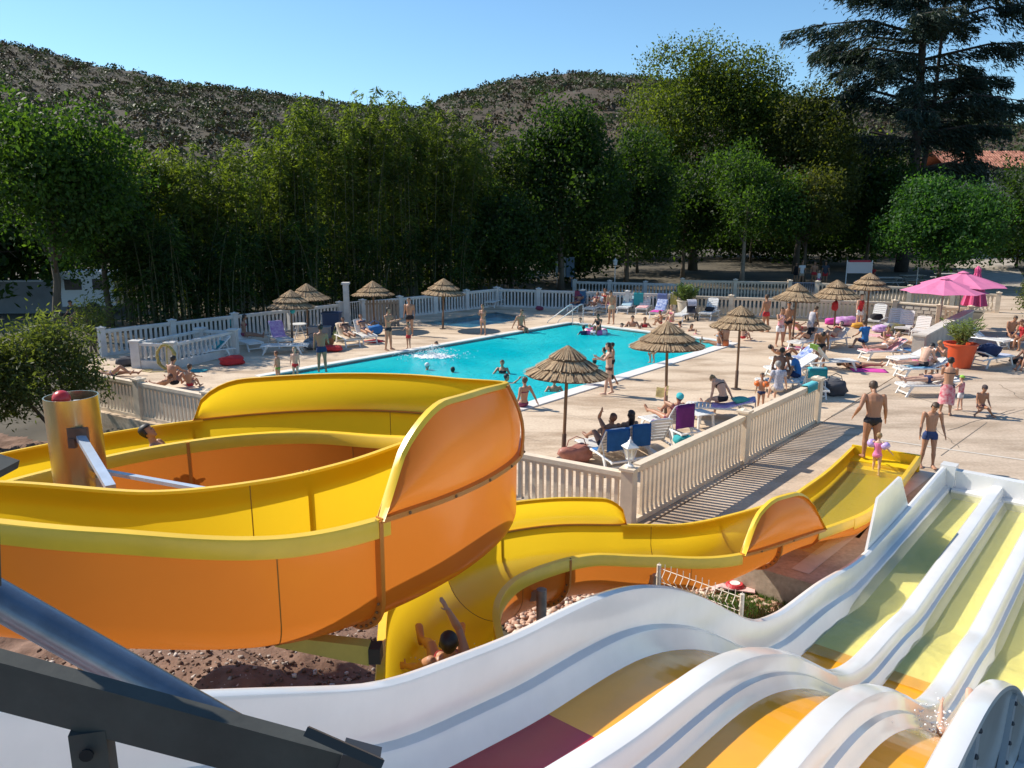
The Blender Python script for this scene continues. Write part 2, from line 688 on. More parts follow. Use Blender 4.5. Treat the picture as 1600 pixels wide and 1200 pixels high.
def strip(name, a, b, w, z, m, th=0.0):
    a, b = Vector(a), Vector(b)
    t = (b - a).normalized()
    s = Vector((t.y, -t.x, 0)) * w / 2
    mb = MB()
    if th:
        mb.box(((a.x + b.x) / 2, (a.y + b.y) / 2, z - th / 2), ((b - a).length, w, th), Matrix.Rotation(math.atan2(t.y, t.x), 3, 'Z'))
    else:
        mb.add([(p.x, p.y, z) for p in (a - s, b - s, b + s, a + s)], [(3, 2, 1, 0)] if (b - a).cross(s).z > 0 else [(0, 1, 2, 3)])
    return tag(mb.obj(name, m), kind='structure')


JOINT = mat('joint_sealant', (0.20, 0.165, 0.13), 0.9)
PALE = mat('pale_paving', (0.62, 0.56, 0.48), 0.8, 0.1, 3)
strip('plaza_channel', spot(1372, 686.5), spot(1700, 733), 0.075, 0.004, PALE)
strip('plaza_band', spot(1450, 737), spot(1250, 893), 0.30, 0.004, PALE)
strip('plaza_joint', spot(1392, 600), spot(1300, 650), 0.05, 0.005, JOINT)
for q in ((1542, 660, 1470, 712), (1700, 612, 1545, 655), (1545, 655, 1395, 610)):
    strip('plaza_joint', spot(q[0], q[1]), spot(q[2], q[3]), 0.018, 0.003, JOINT)
# deck joints: real shallow ribs of sealant between the pours
for k in range(1, 6):
    a = fl_a.lerp(fl_b, k / 6.2) + Vector((0.25, 0.3, 0))
    n_ = Vector((D2.x, D2.y, 0))
    c0 = pNR.lerp(pFR, k / 6)
for k in range(7):
    a = pNR.lerp(pFR, (k + 0.35) / 7) + N2 * 0.48
    strip('deck_joint', a, a + N2 * (4.6 if k > 1 else 2.4), 0.012, 0.003, JOINT)
# long cracks in the plaza
for (px, py, qx, qy) in ((1480, 672, 1585, 640), (1455, 664, 1500, 700), (1560, 600, 1600, 625)):
    a, b = spot(px, py), spot(qx, qy)
    pts = [a.lerp(b, t / 9) + Vector((random.uniform(-.06, .06), random.uniform(-.06, .06), 0.004)) for t in range(10)]
    mb = MB()
    for i in range(9):
        mb.bar(pts[i], pts[i + 1], 0.014, 0.003)
    tag(mb.obj('plaza_crack', JOINT), kind='structure')

# --- pool basin, water, coping
BASIN = mat('pool_liner', (0.08, 0.60, 0.68), 0.5, 0.08, 1.5)
mb = MB()
zb = -1.35
mb.add([(p.x, p.y, zb) for p in POOL], [(0, 1, 2, 3)])
for i in range(4):
    a, b = POOL[i], POOL[(i + 1) % 4]
    mb.add([(a.x, a.y, 0.02), (b.x, b.y, 0.02), (b.x, b.y, zb), (a.x, a.y, zb)], [(0, 1, 2, 3)])
tag(mb.obj('pool_basin', BASIN), kind='structure')
WATER = water_mat('pool_water', (0.40, 0.96, 0.99), (0.0, 0.66, 0.76), 0.72, ior=1.12, scale=3.2, strength=1.0, dist=0.17, stretch=(1.0, 1.6, 1), body2=(0.05, 0.86, 0.90))
mb = MB()
mb.add([(p.x, p.y, -0.09) for p in POOL], [(0, 1, 2, 3)])
tag(mb.obj('pool_water', WATER), kind='structure')
COPING = mat('white_coping', (0.74, 0.70, 0.65), 0.6, 0.06, 3)
for i in range(4):
    a, b = POOL[i], POOL[(i + 1) % 4]
    t = (b - a).normalized()
    s = Vector((t.y, -t.x, 0))
    s = s if s.dot(a - (POOL[0] + POOL[2]) / 2) > 0 else -s
    L = (b - a).length
    k = int(L / 1.0)
    w = 0.52 if i == 1 else 0.34
    me = None
    cop = tag(bpy.data.objects.new('pool_coping', None), kind='structure')
    COL.objects.link(cop)
    for j in range(k):
        p = a + t * (L * (j + 0.5) / k) + s * (w / 2 - 0.02)
        if me is None:
            me = MB().box((0, 0, 0), (L / k - 0.012, w, 0.05)).mesh('coping_stone', COPING)
        o = link('coping_stone', me, cop, (p.x, p.y, 0.012))
        o.rotation_euler = (0, 0, math.atan2(t.y, t.x))
mb = MB()
mb.add([(p.x, p.y, -0.3) for p in PADDLE], [(0, 1, 2, 3)])
for i in range(4):
    a, b = PADDLE[i], PADDLE[(i + 1) % 4]
    mb.add([(a.x, a.y, 0.0), (b.x, b.y, 0.0), (b.x, b.y, -0.3), (a.x, a.y, -0.3)], [(0, 1, 2, 3)])
tag(mb.obj('paddling_basin', mat('paddling_liner', (0.25, 0.52, 0.62), 0.5, 0.05, 2)), kind='structure')
tag(MB().add([(p.x, p.y, -0.06) for p in PADDLE], [(0, 1, 2, 3)]).obj('paddling_water', water_mat('paddling_water', (0.75, 0.93, 0.97), (0.15, 0.45, 0.6), 0.25, scale=3, strength=0.3)), kind='structure')

# --- dirt, gravel, grass in the slide basin
rng = np.random.RandomState(3)


def patch(name, pts, m, z0=0.0, amp=0.1, freq=1.0, res=0.14, kind='structure', mound=None):
    """Irregular heightfield over a polygon given in ground coordinates."""
    xs = [p[0] for p in pts]
    ys = [p[1] for p in pts]
    nxx = int((max(xs) - min(xs)) / res) + 1
    nyy = int((max(ys) - min(ys)) / res) + 1
    idx = {}
    mb = MB()

    def inside(x, y):
        c = False
        for i in range(len(pts)):
            x1, y1 = pts[i]
            x2, y2 = pts[i - 1]
            if (y1 > y) != (y2 > y) and x < (x2 - x1) * (y - y1) / (y2 - y1) + x1:
                c = not c
        return c
    for j in range(nyy + 1):
        for i in range(nxx + 1):
            x, y = min(xs) + i * res, min(ys) + j * res
            if not inside(x, y):
                continue
            z = ground_z(x, y) + 0.02 + z0 + amp * (noise.fractal(Vector((x * freq, y * freq, 3)), 0.7, 2.2, 5) * 0.8)
            if mound:
                for (mx, my, mh, mr) in mound:
                    z += mh * math.exp(-((x - mx) ** 2 + (y - my) ** 2) / mr ** 2)
            idx[i, j] = len(mb.v)
            mb.v.append((x, y, z))
    for (i, j), a in list(idx.items()):
        if (i + 1, j) in idx and (i, j + 1) in idx and (i + 1, j + 1) in idx:
            mb.f.append((a, idx[i + 1, j], idx[i + 1, j + 1], idx[i, j + 1]))
            mb.m.append(0)
    o = tag(mb.obj(name, m, smooth='all'), kind=kind)
    return np.array(mb.v)


def pebbles(name, base, n, s0, s1, mats, seed=1, kind='stuff', parent=None, lift=0.4):
    r = np.random.RandomState(seed)
    P = base[r.randint(0, len(base), n)] + np.c_[r.uniform(-.07, .07, (n, 2)), np.zeros(n)]
    base8 = np.array([(x, y, z) for x in (-1, 1) for y in (-1, 1) for z in (-1, 1)], float)
    Q = np.array([(0, 1, 3, 2), (4, 6, 7, 5), (0, 4, 5, 1), (2, 3, 7, 6), (0, 2, 6, 4), (1, 5, 7, 3)])
    sz = s0 + (s1 - s0) * r.rand(n) ** 3
    V = base8[None] * (0.55 + 0.6 * r.rand(n, 8, 1)) * sz[:, None, None] * np.stack([np.ones(n), 0.6 + 0.5 * r.rand(n), 0.45 + 0.35 * r.rand(n)], 1)[:, None, :]
    a = r.rand(n) * 6.28
    b = r.uniform(-.5, .5, n)
    ca, sa, cb, sb = np.cos(a), np.sin(a), np.cos(b), np.sin(b)
    M = np.stack([np.stack([ca, -sa, 0 * a], 1), np.stack([sa * cb, ca * cb, -sb], 1), np.stack([sa * sb, ca * sb, cb], 1)], 1)
    V = np.einsum('nij,nkj->nki', M, V) + P[:, None, :]
    V[:, :, 2] += (sz * lift)[:, None]
    F = (Q[None] + (np.arange(n) * 8)[:, None, None]).reshape(-1, 4)
    mi = np.repeat(r.randint(0, len(mats), n), 6)
    return tag(rings_for_np(name, V.reshape(-1, 3), F, mats, parent, mi), kind=kind)


soil_pts = [(-14, 2), (-0.9, 2), (0.2, 6.5), (1.0, 9.0), (0.0, 10.8), (-1.6, 13.2), (-3, 15.6), (-10, 20), (-22, 26), (-24, 12)]
sb = patch('soil', soil_pts, SOIL, 0.17, 0.17, 1.5, 0.10, mound=[(-3.0, 9.2, 0.35, 1.6), (-1.9, 8.4, 0.22, .7), (-4.8, 9.8, 0.3, 1.5), (-3.6, 7.6, .2, .9)])
ST1 = mat('stone_grey', (0.36, 0.30, 0.25), 0.9, 0.2, 4)
ST2 = mat('stone_pale', (0.55, 0.47, 0.40), 0.9, 0.15, 4)
ST3 = mat('clod', (0.15, 0.09, 0.06), 0.95, 0.2, 4)
near = sb[(sb[:, 0] > -7) & (sb[:, 1] < 13)]
pebbles('soil_stones', near, 20000, 0.004, 0.036, [ST3, ST3, ST3, ST3, ST3, ST1, ST2], 2, lift=.1)
grav_pts = [(0.25, 8.0), (2.2, 8.2), (4.6, 11.0), (4.4, 12.3), (2.6, 13.6), (1.2, 14.6), (-1.2, 13.2), (0.2, 11), (0.6, 9.5)]
gb = patch('gravel_bed', grav_pts, mat('gravel_fines', (0.36, 0.22, 0.15), 0.95, 0.2, 8), 0.08, 0.05, 0.8, 0.13)
pebbles('gravel', gb, 9000, 0.028, 0.06, [mat('gravel_pink', (0.56, 0.36, 0.25), 0.85, .15, 5), mat('gravel_cream', (0.66, 0.52, 0.40), 0.85, .15, 5), mat('gravel_red', (0.42, 0.22, 0.14), 0.85, .15, 5)], 5)
LAWN = mat('lawn_green', (0.07, 0.14, 0.03), 0.9, 0.35, 3)
gpts = [(2.9, 10.2), (5.0, 10.6), (5.7, 11.9), (4.0, 12.95), (3.0, 12.4)]
tb = patch('turf', gpts, mat('turf_soil', (0.06, 0.08, 0.03), 0.95, .3, 4), 0.10, 0.06, 1.0, 0.1)
P = tb[rng.randint(0, len(tb), 9000)] + np.c_[rng.uniform(-.05, .05, (9000, 2)), np.full(9000, .04)]
V = leaf_quads(P, 0.06, 0.1, axis=np.array([[0, 0, 1.0]]), rnd=rng)
tag(rings_for_np('grass', V, np.arange(len(V)).reshape(-1, 4), foliage_mat('grass_blades', (0.035, 0.075, 0.012), (0.09, 0.16, 0.035), .3)), kind='stuff')
dry = tb[(tb[:, 1] < 11.7) & (tb[:, 0] > 3.4)]
P = dry[rng.randint(0, len(dry), 700)]
P = np.repeat(P, 5, 0) + np.c_[rng.normal(0, .06, (3500, 2)), rng.rand(3500) * .32]
V = leaf_quads(P, 0.05, 0.16, axis=np.array([[0, 0, 0.8]]), rnd=rng)
tag(rings_for_np('dry_weeds', V, np.arange(len(V)).reshape(-1, 4), foliage_mat('dry_stalks', (0.10, 0.07, 0.035), (0.26, 0.19, 0.10), .25)), kind='stuff')


# --- hills
def hill(name, ridge, depth, y0, base_y, ms, shrubs, seed, extra=None):
    """ridge: (px, py) of the skyline on the photo, standing y0 metres away; falls towards base_y in front."""
    r = np.random.RandomState(seed)
    pts = [at_depth(px, py, y0) for px, py in ridge]
    X = np.array([p.x for p in pts])
    Z = np.array([p.z for p in pts])
    gx = np.linspace(X[0], X[-1], 150)
    gz = np.interp(gx, X, Z)
    rows = 70
    mb = MB()
    for j in range(rows):
        t = j / (rows - 1)
        for i, x in enumerate(gx):
            if t < 0.75:
                s = t / 0.75
                y = base_y + (y0 - base_y) * s
                h = gz[i] * (0.02 + 0.98 * (s ** 0.85))
            else:
                s = (t - 0.75) / 0.25
                y = y0 + depth * s
                h = gz[i] * (1 - 0.5 * s * s)
            h += (noise.fractal(Vector((x * 0.012, y * 0.012, seed)), 0.9, 2.1, 5) * gz.max() * 0.05) * math.sin(min(1, t / 0.75) * PI)
            mb.v.append((x, y, h - 0.6))
    n = len(gx)
    for j in range(rows - 1):
        for i in range(n - 1):
            mb.f.append((j * n + i, j * n + i + 1, (j + 1) * n + i + 1, (j + 1) * n + i))
            mb.m.append(0)
    tag(mb.obj(name, ms[0], smooth='all'), kind='structure')
    g = np.array(mb.v).reshape(rows, n, 3)
    k = shrubs
    jj = r.rand(k) * 0.79 * (rows - 1)
    ii = r.rand(k) * (n - 2)
    j0, i0 = jj.astype(int), ii.astype(int)
    fj, fi = (jj - j0)[:, None], (ii - i0)[:, None]
    B = (g[j0, i0] * (1 - fi) + g[j0, i0 + 1] * fi) * (1 - fj) + (g[j0 + 1, i0] * (1 - fi) + g[j0 + 1, i0 + 1] * fi) * fj
    rad = (0.5 + 2.3 * r.rand(k) ** 3.2) * (y0 / 380)
    den = np.array([noise.noise(Vector((b[0] * .02, b[1] * .02, 5))) for b in B])
    keep = r.rand(k) < 0.95 + den
    B, rad = B[keep], rad[keep]
    c = 26
    Pn = r.normal(size=(len(B), c, 3))
    Pn /= np.linalg.norm(Pn, axis=2)[:, :, None]
    Pn[:, :, 2] = np.abs(Pn[:, :, 2]) * 0.95
    P = (B[:, None, :] + Pn * rad[:, None, None] * (0.6 + 0.5 * r.rand(len(B), c, 1))).reshape(-1, 3)
    V = leaf_quads(P, 1.0, 0.75, normal=Pn.reshape(-1, 3), rnd=r) if False else None
    sz = np.repeat(rad * 0.21, c)
    V = leaf_quads(P, 1.0, 0.75, rnd=r).reshape(-1, 4, 3)
    V = (V - P[:, None, :]) * sz[:, None, None] + P[:, None, :]
    V = V.reshape(-1, 3)
    mi = np.repeat((r.rand(len(B)) < .38).astype(int), c)
    tag(rings_for_np('hillside_shrubs', V, np.arange(len(V)).reshape(-1, 4), [ms[1], ms[2]], None, mi), kind='stuff')


HILL = mat('dry_hillside', (0.042, 0.036, 0.018), 0.95, scale=0.14, color2=(0.072, 0.050, 0.027), detail=10)
HILL2 = mat('rocky_hillside', (0.044, 0.035, 0.019), 0.95, scale=0.12, color2=(0.090, 0.056, 0.032), detail=10)
SHRUB = foliage_mat('hill_shrub', (0.034, 0.052, 0.018), (0.085, 0.105, 0.036), .22, (1, 1, .6))
SHRUB_D = foliage_mat('hill_dry_shrub', (0.038, 0.030, 0.017), (0.085, 0.060, 0.034), .12, (1, 1, .7))
hill('hill', [(-420, 0), (-200, 28), (0, 64), (60, 76), (130, 98), (200, 108), (270, 128), (330, 134), (400, 142), (470, 152), (560, 164), (660, 172), (800, 200), (950, 240)], 160, 380, 120, (HILL, SHRUB, SHRUB_D), 20000, 3)
hill('hill', [(560, 215), (640, 185), (700, 152), (740, 138), (800, 122), (860, 116), (890, 112), (930, 114), (985, 118), (1060, 128), (1200, 150), (1500, 190), (1750, 230)], 200, 520, 170, (HILL2, SHRUB, SHRUB_D), 13000, 9)

# ================================================================== BALUSTRADES
def fence(label, a, b, h=1.08, spacing=0.175, n_bays=3, z0=0.0, m=FENCE, slat=(0.085, 0.055), end_posts=(True, True), post_w=0.24, flare=True, group='balustrades round the pool deck', kind='slat', plinth=0.0):
    a, b = Vector(a), Vector(b)
    a.z = b.z = 0
    L = (b - a).length
    t = (b - a) / L
    rz = math.atan2(t.y, t.x)
    root = thing('balustrade', label, 'balustrade', (a.x, a.y, z0), rz, group)
    MB().bar((0, 0, h - 0.045), (L, 0, h - 0.045), 0.17, 0.09).bar((0, 0, h - 0.12), (L, 0, h - 0.12), 0.11, 0.062).obj('top_rail', m, root)
    MB().bar((0, 0, 0.05 + plinth / 2), (L, 0, 0.05 + plinth / 2), 0.13, 0.1 + plinth).obj('bottom_rail', m, root)
    zb, zt = 0.1 + plinth, h - 0.15
    mb = MB()
    w, d = slat
    if kind == 'slat':
        prof = [(zt, w * 1.15, d), (zt - 0.05, w * 0.95, d), (zb + 0.16, w * 0.95, d), (zb + 0.09, w * 1.0, d * 1.15), (zb, w * 1.25, d * 1.9)] if flare else [(zt, w, d), (zb, w, d)]
        mb.loft([[Vector((-x / 2, -y / 2, z)), Vector((-x / 2, y / 2, z)), Vector((x / 2, y / 2, z)), Vector((x / 2, -y / 2, z))] for z, x, y in prof])
    else:
        hh = zt - zb
        mb.lathe([(w * f, zb + hh * q) for q, f in ((0, .55), (.07, .55), (.1, .3), (.2, .42), (.33, .62), (.46, .45), (.6, .3), (.86, .32), (.9, .5), (1, .5))], 8)
    bm_ = mb.mesh('baluster', m, smooth=(kind != 'slat'))
    pm = MB().box((0, 0, (h + 0.06) / 2), (post_w, post_w, h + 0.06)).box((0, 0, h + 0.085), (post_w + 0.07, post_w + 0.07, 0.05)).lathe([(0.13, h + 0.11), (0.02, h + 0.16)], 4).mesh('post', m)
    posts = [i / n_bays for i in range(n_bays + 1)]
    for i, q in enumerate(posts):
        if (i == 0 and not end_posts[0]) or (i == n_bays and not end_posts[1]):
            continue
        link('post', pm, root, (L * q, 0, 0))
    k = int(L / spacing)
    for i in range(k):
        x = (i + 0.5) * L / k
        if min(abs(x - L * q) for q in posts) < post_w * 0.5 + 0.03:
            continue
        link('baluster', bm_, root, (x, 0, 0))
    return root


corner = Vector((2.22, 14.4, 0))
rend = Vector((8.62, 22.02, 0))
fence('long cream balustrade behind the yellow slide, from the lantern corner to the far left bush', corner, (-13.3, 24.0, 0), n_bays=6, end_posts=(True, True), spacing=0.165)
fence('cream slatted balustrade running up beside the striped shadow on the concrete', corner + D2 * 0.25, rend, n_bays=2, end_posts=(False, True), spacing=0.165, h=1.19)
lb0, lb1 = Vector((-16.75, 32.3, 0)), Vector((-8.9, 41.2, 0))
lb2, cornr = Vector((-7.9, 42.2, 0)), Vector((-0.95, 48.9, 0))
fence('white slatted balustrade behind the left sunbeds, below the dark bamboo', lb0, lb1, n_bays=4, m=FENCE_W, spacing=0.21, slat=(.1, .06))
fence('shaded white balustrade running along the paddling pool to the far corner', lb2, cornr, n_bays=4, m=FENCE_W, spacing=0.21, slat=(.1, .06))
fence('shaded white balustrade across the far end of the pool with towels hung on it', cornr, spot(1052, 489), n_bays=4, m=FENCE_W, end_posts=(False, True), spacing=0.21, slat=(.1, .06))
f3a, f3b = spot(1062, 490.5), spot(1395, 503)
fence('cream balustrade behind the palm pot and white loungers on the right of the pool', f3a, f3b, n_bays=4, m=FENCE, spacing=0.215, slat=(.11, .06), h=1.05)
ga = spot(1060, 477) + Vector((0.9, 3.4, 0))
gb_ = spot(1236, 481) + Vector((1.0, 3.4, 0))
gc = spot(1282, 482) + Vector((1.0, 3.4, 0))
gd = spot(1420, 490) + Vector((1.4, 3.0, 0))
ge = spot(1575, 497) + Vector((0.8, 2.4, 0))
fence('upper balustrade of turned balusters behind the pool path, left of the blue gate', ga, gb_, n_bays=2, m=FENCE, spacing=0.2, slat=(.13, .1), kind='turned', h=1.15, z0=0.1)
fence('upper balustrade of turned balusters behind the straw parasols, right of the blue gate', gc, gd, n_bays=2, m=FENCE, spacing=0.2, slat=(.13, .1), kind='turned', h=1.12, z0=0.1)
fence('upper balustrade of turned balusters under the pink parasols', gd, ge, n_bays=2, m=FENCE, spacing=0.2, slat=(.13, .1), kind='turned', h=1.05, z0=0.0, end_posts=(False, True))
fence('grey balustrade in the shade behind the towels, half hidden by the far fence', spot(905, 473) + Vector((0, 4, 0)), ga, n_bays=3, m=FENCE_W, spacing=0.22, slat=(.13, .1), kind='turned', h=1.0, end_posts=(True, False))

# gate between the two upper balustrades
BLUEGREY = mat('blue_grey_paint', (0.17, 0.21, 0.28), 0.5)
g_ = thing('gate', 'blue-grey barred metal gate between the upper balustrades where people stand', 'gate', gb_, math.atan2((gc - gb_).y, (gc - gb_).x))
gw = (gc - gb_).length
MB().bar((.1, 0, .15), (gw - .1, 0, .15), .05, .05).bar((.1, 0, 1.2), (gw - .1, 0, 1.2), .05, .05).bar((.12, 0, .15), (.12, 0, 1.2), .05, .05).bar((gw - .12, 0, .15), (gw - .12, 0, 1.2), .05, .05).obj('gate_frame', BLUEGREY, g_)
bm_ = MB().bar((0, 0, .15), (0, 0, 1.2), .025, .025).mesh('bar', BLUEGREY)
for i in range(int(gw / .13)):
    link('bar', bm_, g_, (.2 + i * .13, 0, 0))

# low solid wall on the right with capping stones
w0, w1 = spot(1438, 568), spot(1528, 521)
w0 = Vector((16.05, 31.2, 0))
w1 = Vector((22.6, 39.3, 0))
wl = thing('low_wall', 'low rendered wall with pale capping running from the oleander pot to the pink parasols', 'wall', w0, math.atan2((w1 - w0).y, (w1 - w0).x))
WL = (w1 - w0).length
REND = mat('rendered_wall', (0.50, 0.43, 0.36), 0.9, .14, 2, bump=.3)
MB().box((WL / 2, 0, .47), (WL, .3, .94)).obj('wall_body', REND, wl)
MB().box((.18, 0, .5), (.44, .44, 1.0)).box((.18, 0, 1.02), (.54, .54, .06)).obj('end_pier', REND, wl)
cm = MB().box((0, 0, .985), (.96, .42, .07)).mesh('capping_stone', mat('capping', (0.62, 0.55, 0.48), .8, .1, 3))
for i in range(int(WL) - 0):
    link('capping_stone', cm, wl, (.95 + i * .985, 0, 0))
# wall behind loungers (stone faced) under pink parasols
b0, b1 = spot(1400, 503), spot(1545, 508)
b1 = Vector((22.45, 40.1, 0))
bw = thing('stone_wall', 'low stone-faced wall with a white coping behind the reclined white sunbeds', 'wall', b0, math.atan2((b1 - b0).y, (b1 - b0).x))
BL = (b1 - b0).length
MB().box((BL / 2, 0, .5), (BL, .24, 1.0)).obj('wall_body', mat('wall_mortar', (0.42, 0.37, 0.31), .9, .15, 4), bw)
MB().box((BL / 2, 0, 1.03), (BL, .36, .07)).obj('coping', FENCE, bw)
sm = [MB().box((0, 0, 0), (.3 * f, .03, .15)).mesh('facing_stone', mat('facing_%d' % i, c, .9, .2, 3)) for i, (c, f) in enumerate((((.52, .45, .37), 1), ((.40, .34, .28), .8), ((.60, .53, .44), 1.15)))]
for j in range(5):
    x = .1 + .12 * (j % 2)
    while x < BL - .2:
        k = random.randrange(3)
        link('facing_stone', sm[k], bw, (x + .15, -.125, .1 + j * .185))
        x += .36 + .05 * random.random()
fence('short run of cream balusters closing the corner beside the pink parasol poles', b1 + Vector((-.9, 0.1, 0)), w1 + Vector((.2, .3, 0)), n_bays=1, h=1.05)

# tall white column by the far left gate, with small gate
co = thing('column', 'tall white square column with a cap beside the left straw parasol', 'column', spot(543, 508))
MB().box((0, 0, 1.05), (.26, .26, 2.1)).obj('shaft', FENCE_W, co)
MB().box((0, 0, 2.15), (.38, .38, .1)).box((0, 0, .08), (.36, .36, .16)).obj('cap', FENCE_W, co)
g2 = thing('gate', 'low white barred gate beside the tall white column', 'gate', lb1, math.atan2((lb2 - lb1).y, (lb2 - lb1).x))
gw = (lb2 - lb1).length
MB().bar((0, 0, .12), (gw, 0, .12), .05, .05).bar((0, 0, 1.1), (gw, 0, 1.1), .05, .05).obj('gate_frame', FENCE_W, g2)
bm_ = MB().bar((0, 0, .12), (0, 0, 1.1), .03, .03).mesh('bar', FENCE_W)
for i in range(int(gw / .14)):
    link('bar', bm_, g2, (.08 + i * .14, 0, 0))

# ------------------------------------------------------------------ square enclosure of turned balusters on the left, hose
hA, hB, hC = spot(216, 574), spot(270, 577), spot(366, 553)
hD = hA + (hC - hB)
enc = thing('enclosure', 'square pen of white balusters on the left deck with a hose on its corner', 'enclosure')
cs = [hA, hB, hC, hD]
bal = MB().lathe([(r_, z_) for r_, z_ in ((.06, .3), (.04, .34), (.05, .4), (.075, .5), (.05, .62), (.035, .72), (.055, .84), (.055, .86))], 8).mesh('baluster', FENCE_W, smooth=True)
for i in range(4):
    a, b = cs[i], cs[(i + 1) % 4]
    MB().bar(a + Vector((0, 0, .15)), b + Vector((0, 0, .15)), .18, .3).obj('plinth', FENCE_W, enc)
    MB().bar(a + Vector((0, 0, .91)), b + Vector((0, 0, .91)), .2, .1).obj('top_rail', FENCE_W, enc)
    k = int((b - a).length / .24)
    for j in range(k):
        p = a.lerp(b, (j + .7) / (k + .4))
        link('baluster', bal, enc, (p.x, p.y, 0))
    MB().box((a.x, a.y, .5), (.34, .34, 1.0)).box((a.x, a.y, 1.02), (.42, .42, .06)).obj('post', FENCE_W, enc)
pts = []
mb = MB()
hb = hB + Vector((-.05, -.28, .0))
for k in range(150):
    q = k / 24 * 2 * PI
    rr = .36 + .035 * math.sin(k * 1.7)
    pts.append(hb + Vector((rr * math.cos(q) * .9, -.02 - .0010 * k, .55 + (.44 + .03 * math.sin(k * .9)) * math.sin(q))))
pts += [hb + Vector((.1, -.3, .05)), hb + Vector((-.5, -.35, .03)), hb + Vector((-1.0, -.1, .03)), hb + Vector((-.6, .05, .03))]
tag(mb.tube(pts, .024, 6).obj('garden_hose', mat('hose_yellow', (.42, .33, .10), .5, .15, 8)), 'coiled yellow garden hose hung over the post of the baluster pen', 'hose')

# ------------------------------------------------------------------ lantern on the corner post
ln = thing('lantern', 'white four-sided lantern on the corner post of the balustrade', 'lantern', (2.22, 14.4, 1.2), R(20))
ln.scale = (.86, .86, .86)
MB().lathe([(.09, 0), (.09, .03), (.035, .06), (.03, .14), (.07, .17)], 10).obj('stem', WHITE, ln, smooth=True)
bars = MB()
for i in range(4):
    q = PI / 4 + i * PI / 2
    bars.bar((.085 * math.cos(q), .085 * math.sin(q), .17), (.16 * math.cos(q), .16 * math.sin(q), .44), .018, .018)
bars.lathe([(.10, .165), (.10, .185)], 4)
bars.obj('cage', WHITE, ln).rotation_euler = (0, 0, 0)
gm = bpy.data.materials.new('lantern_glass')
gm.use_nodes = True
gb0 = gm.node_tree.nodes['Principled BSDF']
gb0.inputs['Base Color'].default_value = (.8, .75, .62, 1)
gb0.inputs['Alpha'].default_value = .45
gb0.inputs['Roughness'].default_value = .1
for i in range(4):
    q0, q1 = PI / 4 + i * PI / 2, PI / 4 + (i + 1) * PI / 2
    MB().add([(.08 * math.cos(q0), .08 * math.sin(q0), .18), (.08 * math.cos(q1), .08 * math.sin(q1), .18), (.155 * math.cos(q1), .155 * math.sin(q1), .44), (.155 * math.cos(q0), .155 * math.sin(q0), .44)], [(0, 1, 2, 3)]).obj('pane', gm, ln)
MB().lathe([(.20, .44), (.21, .46), (.09, .54), (.06, .56), (.06, .58), (.02, .62), (.012, .68)], 4).obj('roof', WHITE, ln).rotation_euler = (0, 0, PI / 4)
for i, (px, py, tall) in enumerate(((1457, 455, 2.0), (966, 470, 1.9))):
    p = spot(px, py) + Vector((.4, 3.2 + 2 * i, 0))
    l2 = thing('lamp_post', ['small white lamp post behind the pink parasols', 'small white lamp post in the shade behind the far end of the pool'][i], 'lamp post', p, group='small garden lamp posts')
    MB().lathe([(.07, 0), (.05, .1), (.035, .3), (.03, tall)], 8).obj('post', WHITE, l2)
    MB().lathe([(.05, tall), (.13, tall + .03), (.16, tall + .3), (.2, tall + .32), (.05, tall + .45), (.02, tall + .52)], 6).obj('lamp_head', WHITE, l2)

# ------------------------------------------------------------------ straw parasols
STRAW = mat('straw', (0.27, 0.165, 0.085), 0.95, scale=9, color2=(0.58, 0.42, 0.25), bump=0.8, bscale=60, stretch=(1, 1, .35))
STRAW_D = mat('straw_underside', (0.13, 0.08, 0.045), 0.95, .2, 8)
WOOD = mat('brown_pole', (0.20, 0.105, 0.05), 0.6, .2, 5, stretch=(4, 4, .5))
IRON = mat('dark_iron', (0.07, 0.05, 0.04), 0.6)


def straw_tier(r0, z0, r1, z1, seed, n=150):
    """One skirt of straw: overlapping strands of uneven length, over a closed thatch body."""
    r = random.Random(seed)
    mb = MB()
    for k in range(n):
        q = 2 * PI * (k + r.uniform(-.35, .35)) / n
        w = 2 * PI / n * 0.95
        lift = r.uniform(0, .016)
        rr = r1 * r.uniform(.955, 1.03)
        zz = z1 + r.uniform(-.03, .02)
        dq = r.uniform(-.02, .02)
        vs = []
        for s_, rad, z in ((0, r0, z0 + .012), (1, (r0 + rr) / 2, (z0 + zz) / 2 + .012), (2, rr, zz)):
            ww = w if s_ else w * .9
            for sg in (-1, 1):
                a = q + dq * s_ + sg * ww * .62
                vs.append((rad * math.cos(a), rad * math.sin(a), z + lift * s_ * .6))
        mb.add(vs, [(0, 1, 3, 2), (2, 3, 5, 4)])
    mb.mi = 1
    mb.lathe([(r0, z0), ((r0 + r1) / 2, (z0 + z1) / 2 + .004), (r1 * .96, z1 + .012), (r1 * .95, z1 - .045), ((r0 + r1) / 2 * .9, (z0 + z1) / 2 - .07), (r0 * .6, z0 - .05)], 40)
    return mb


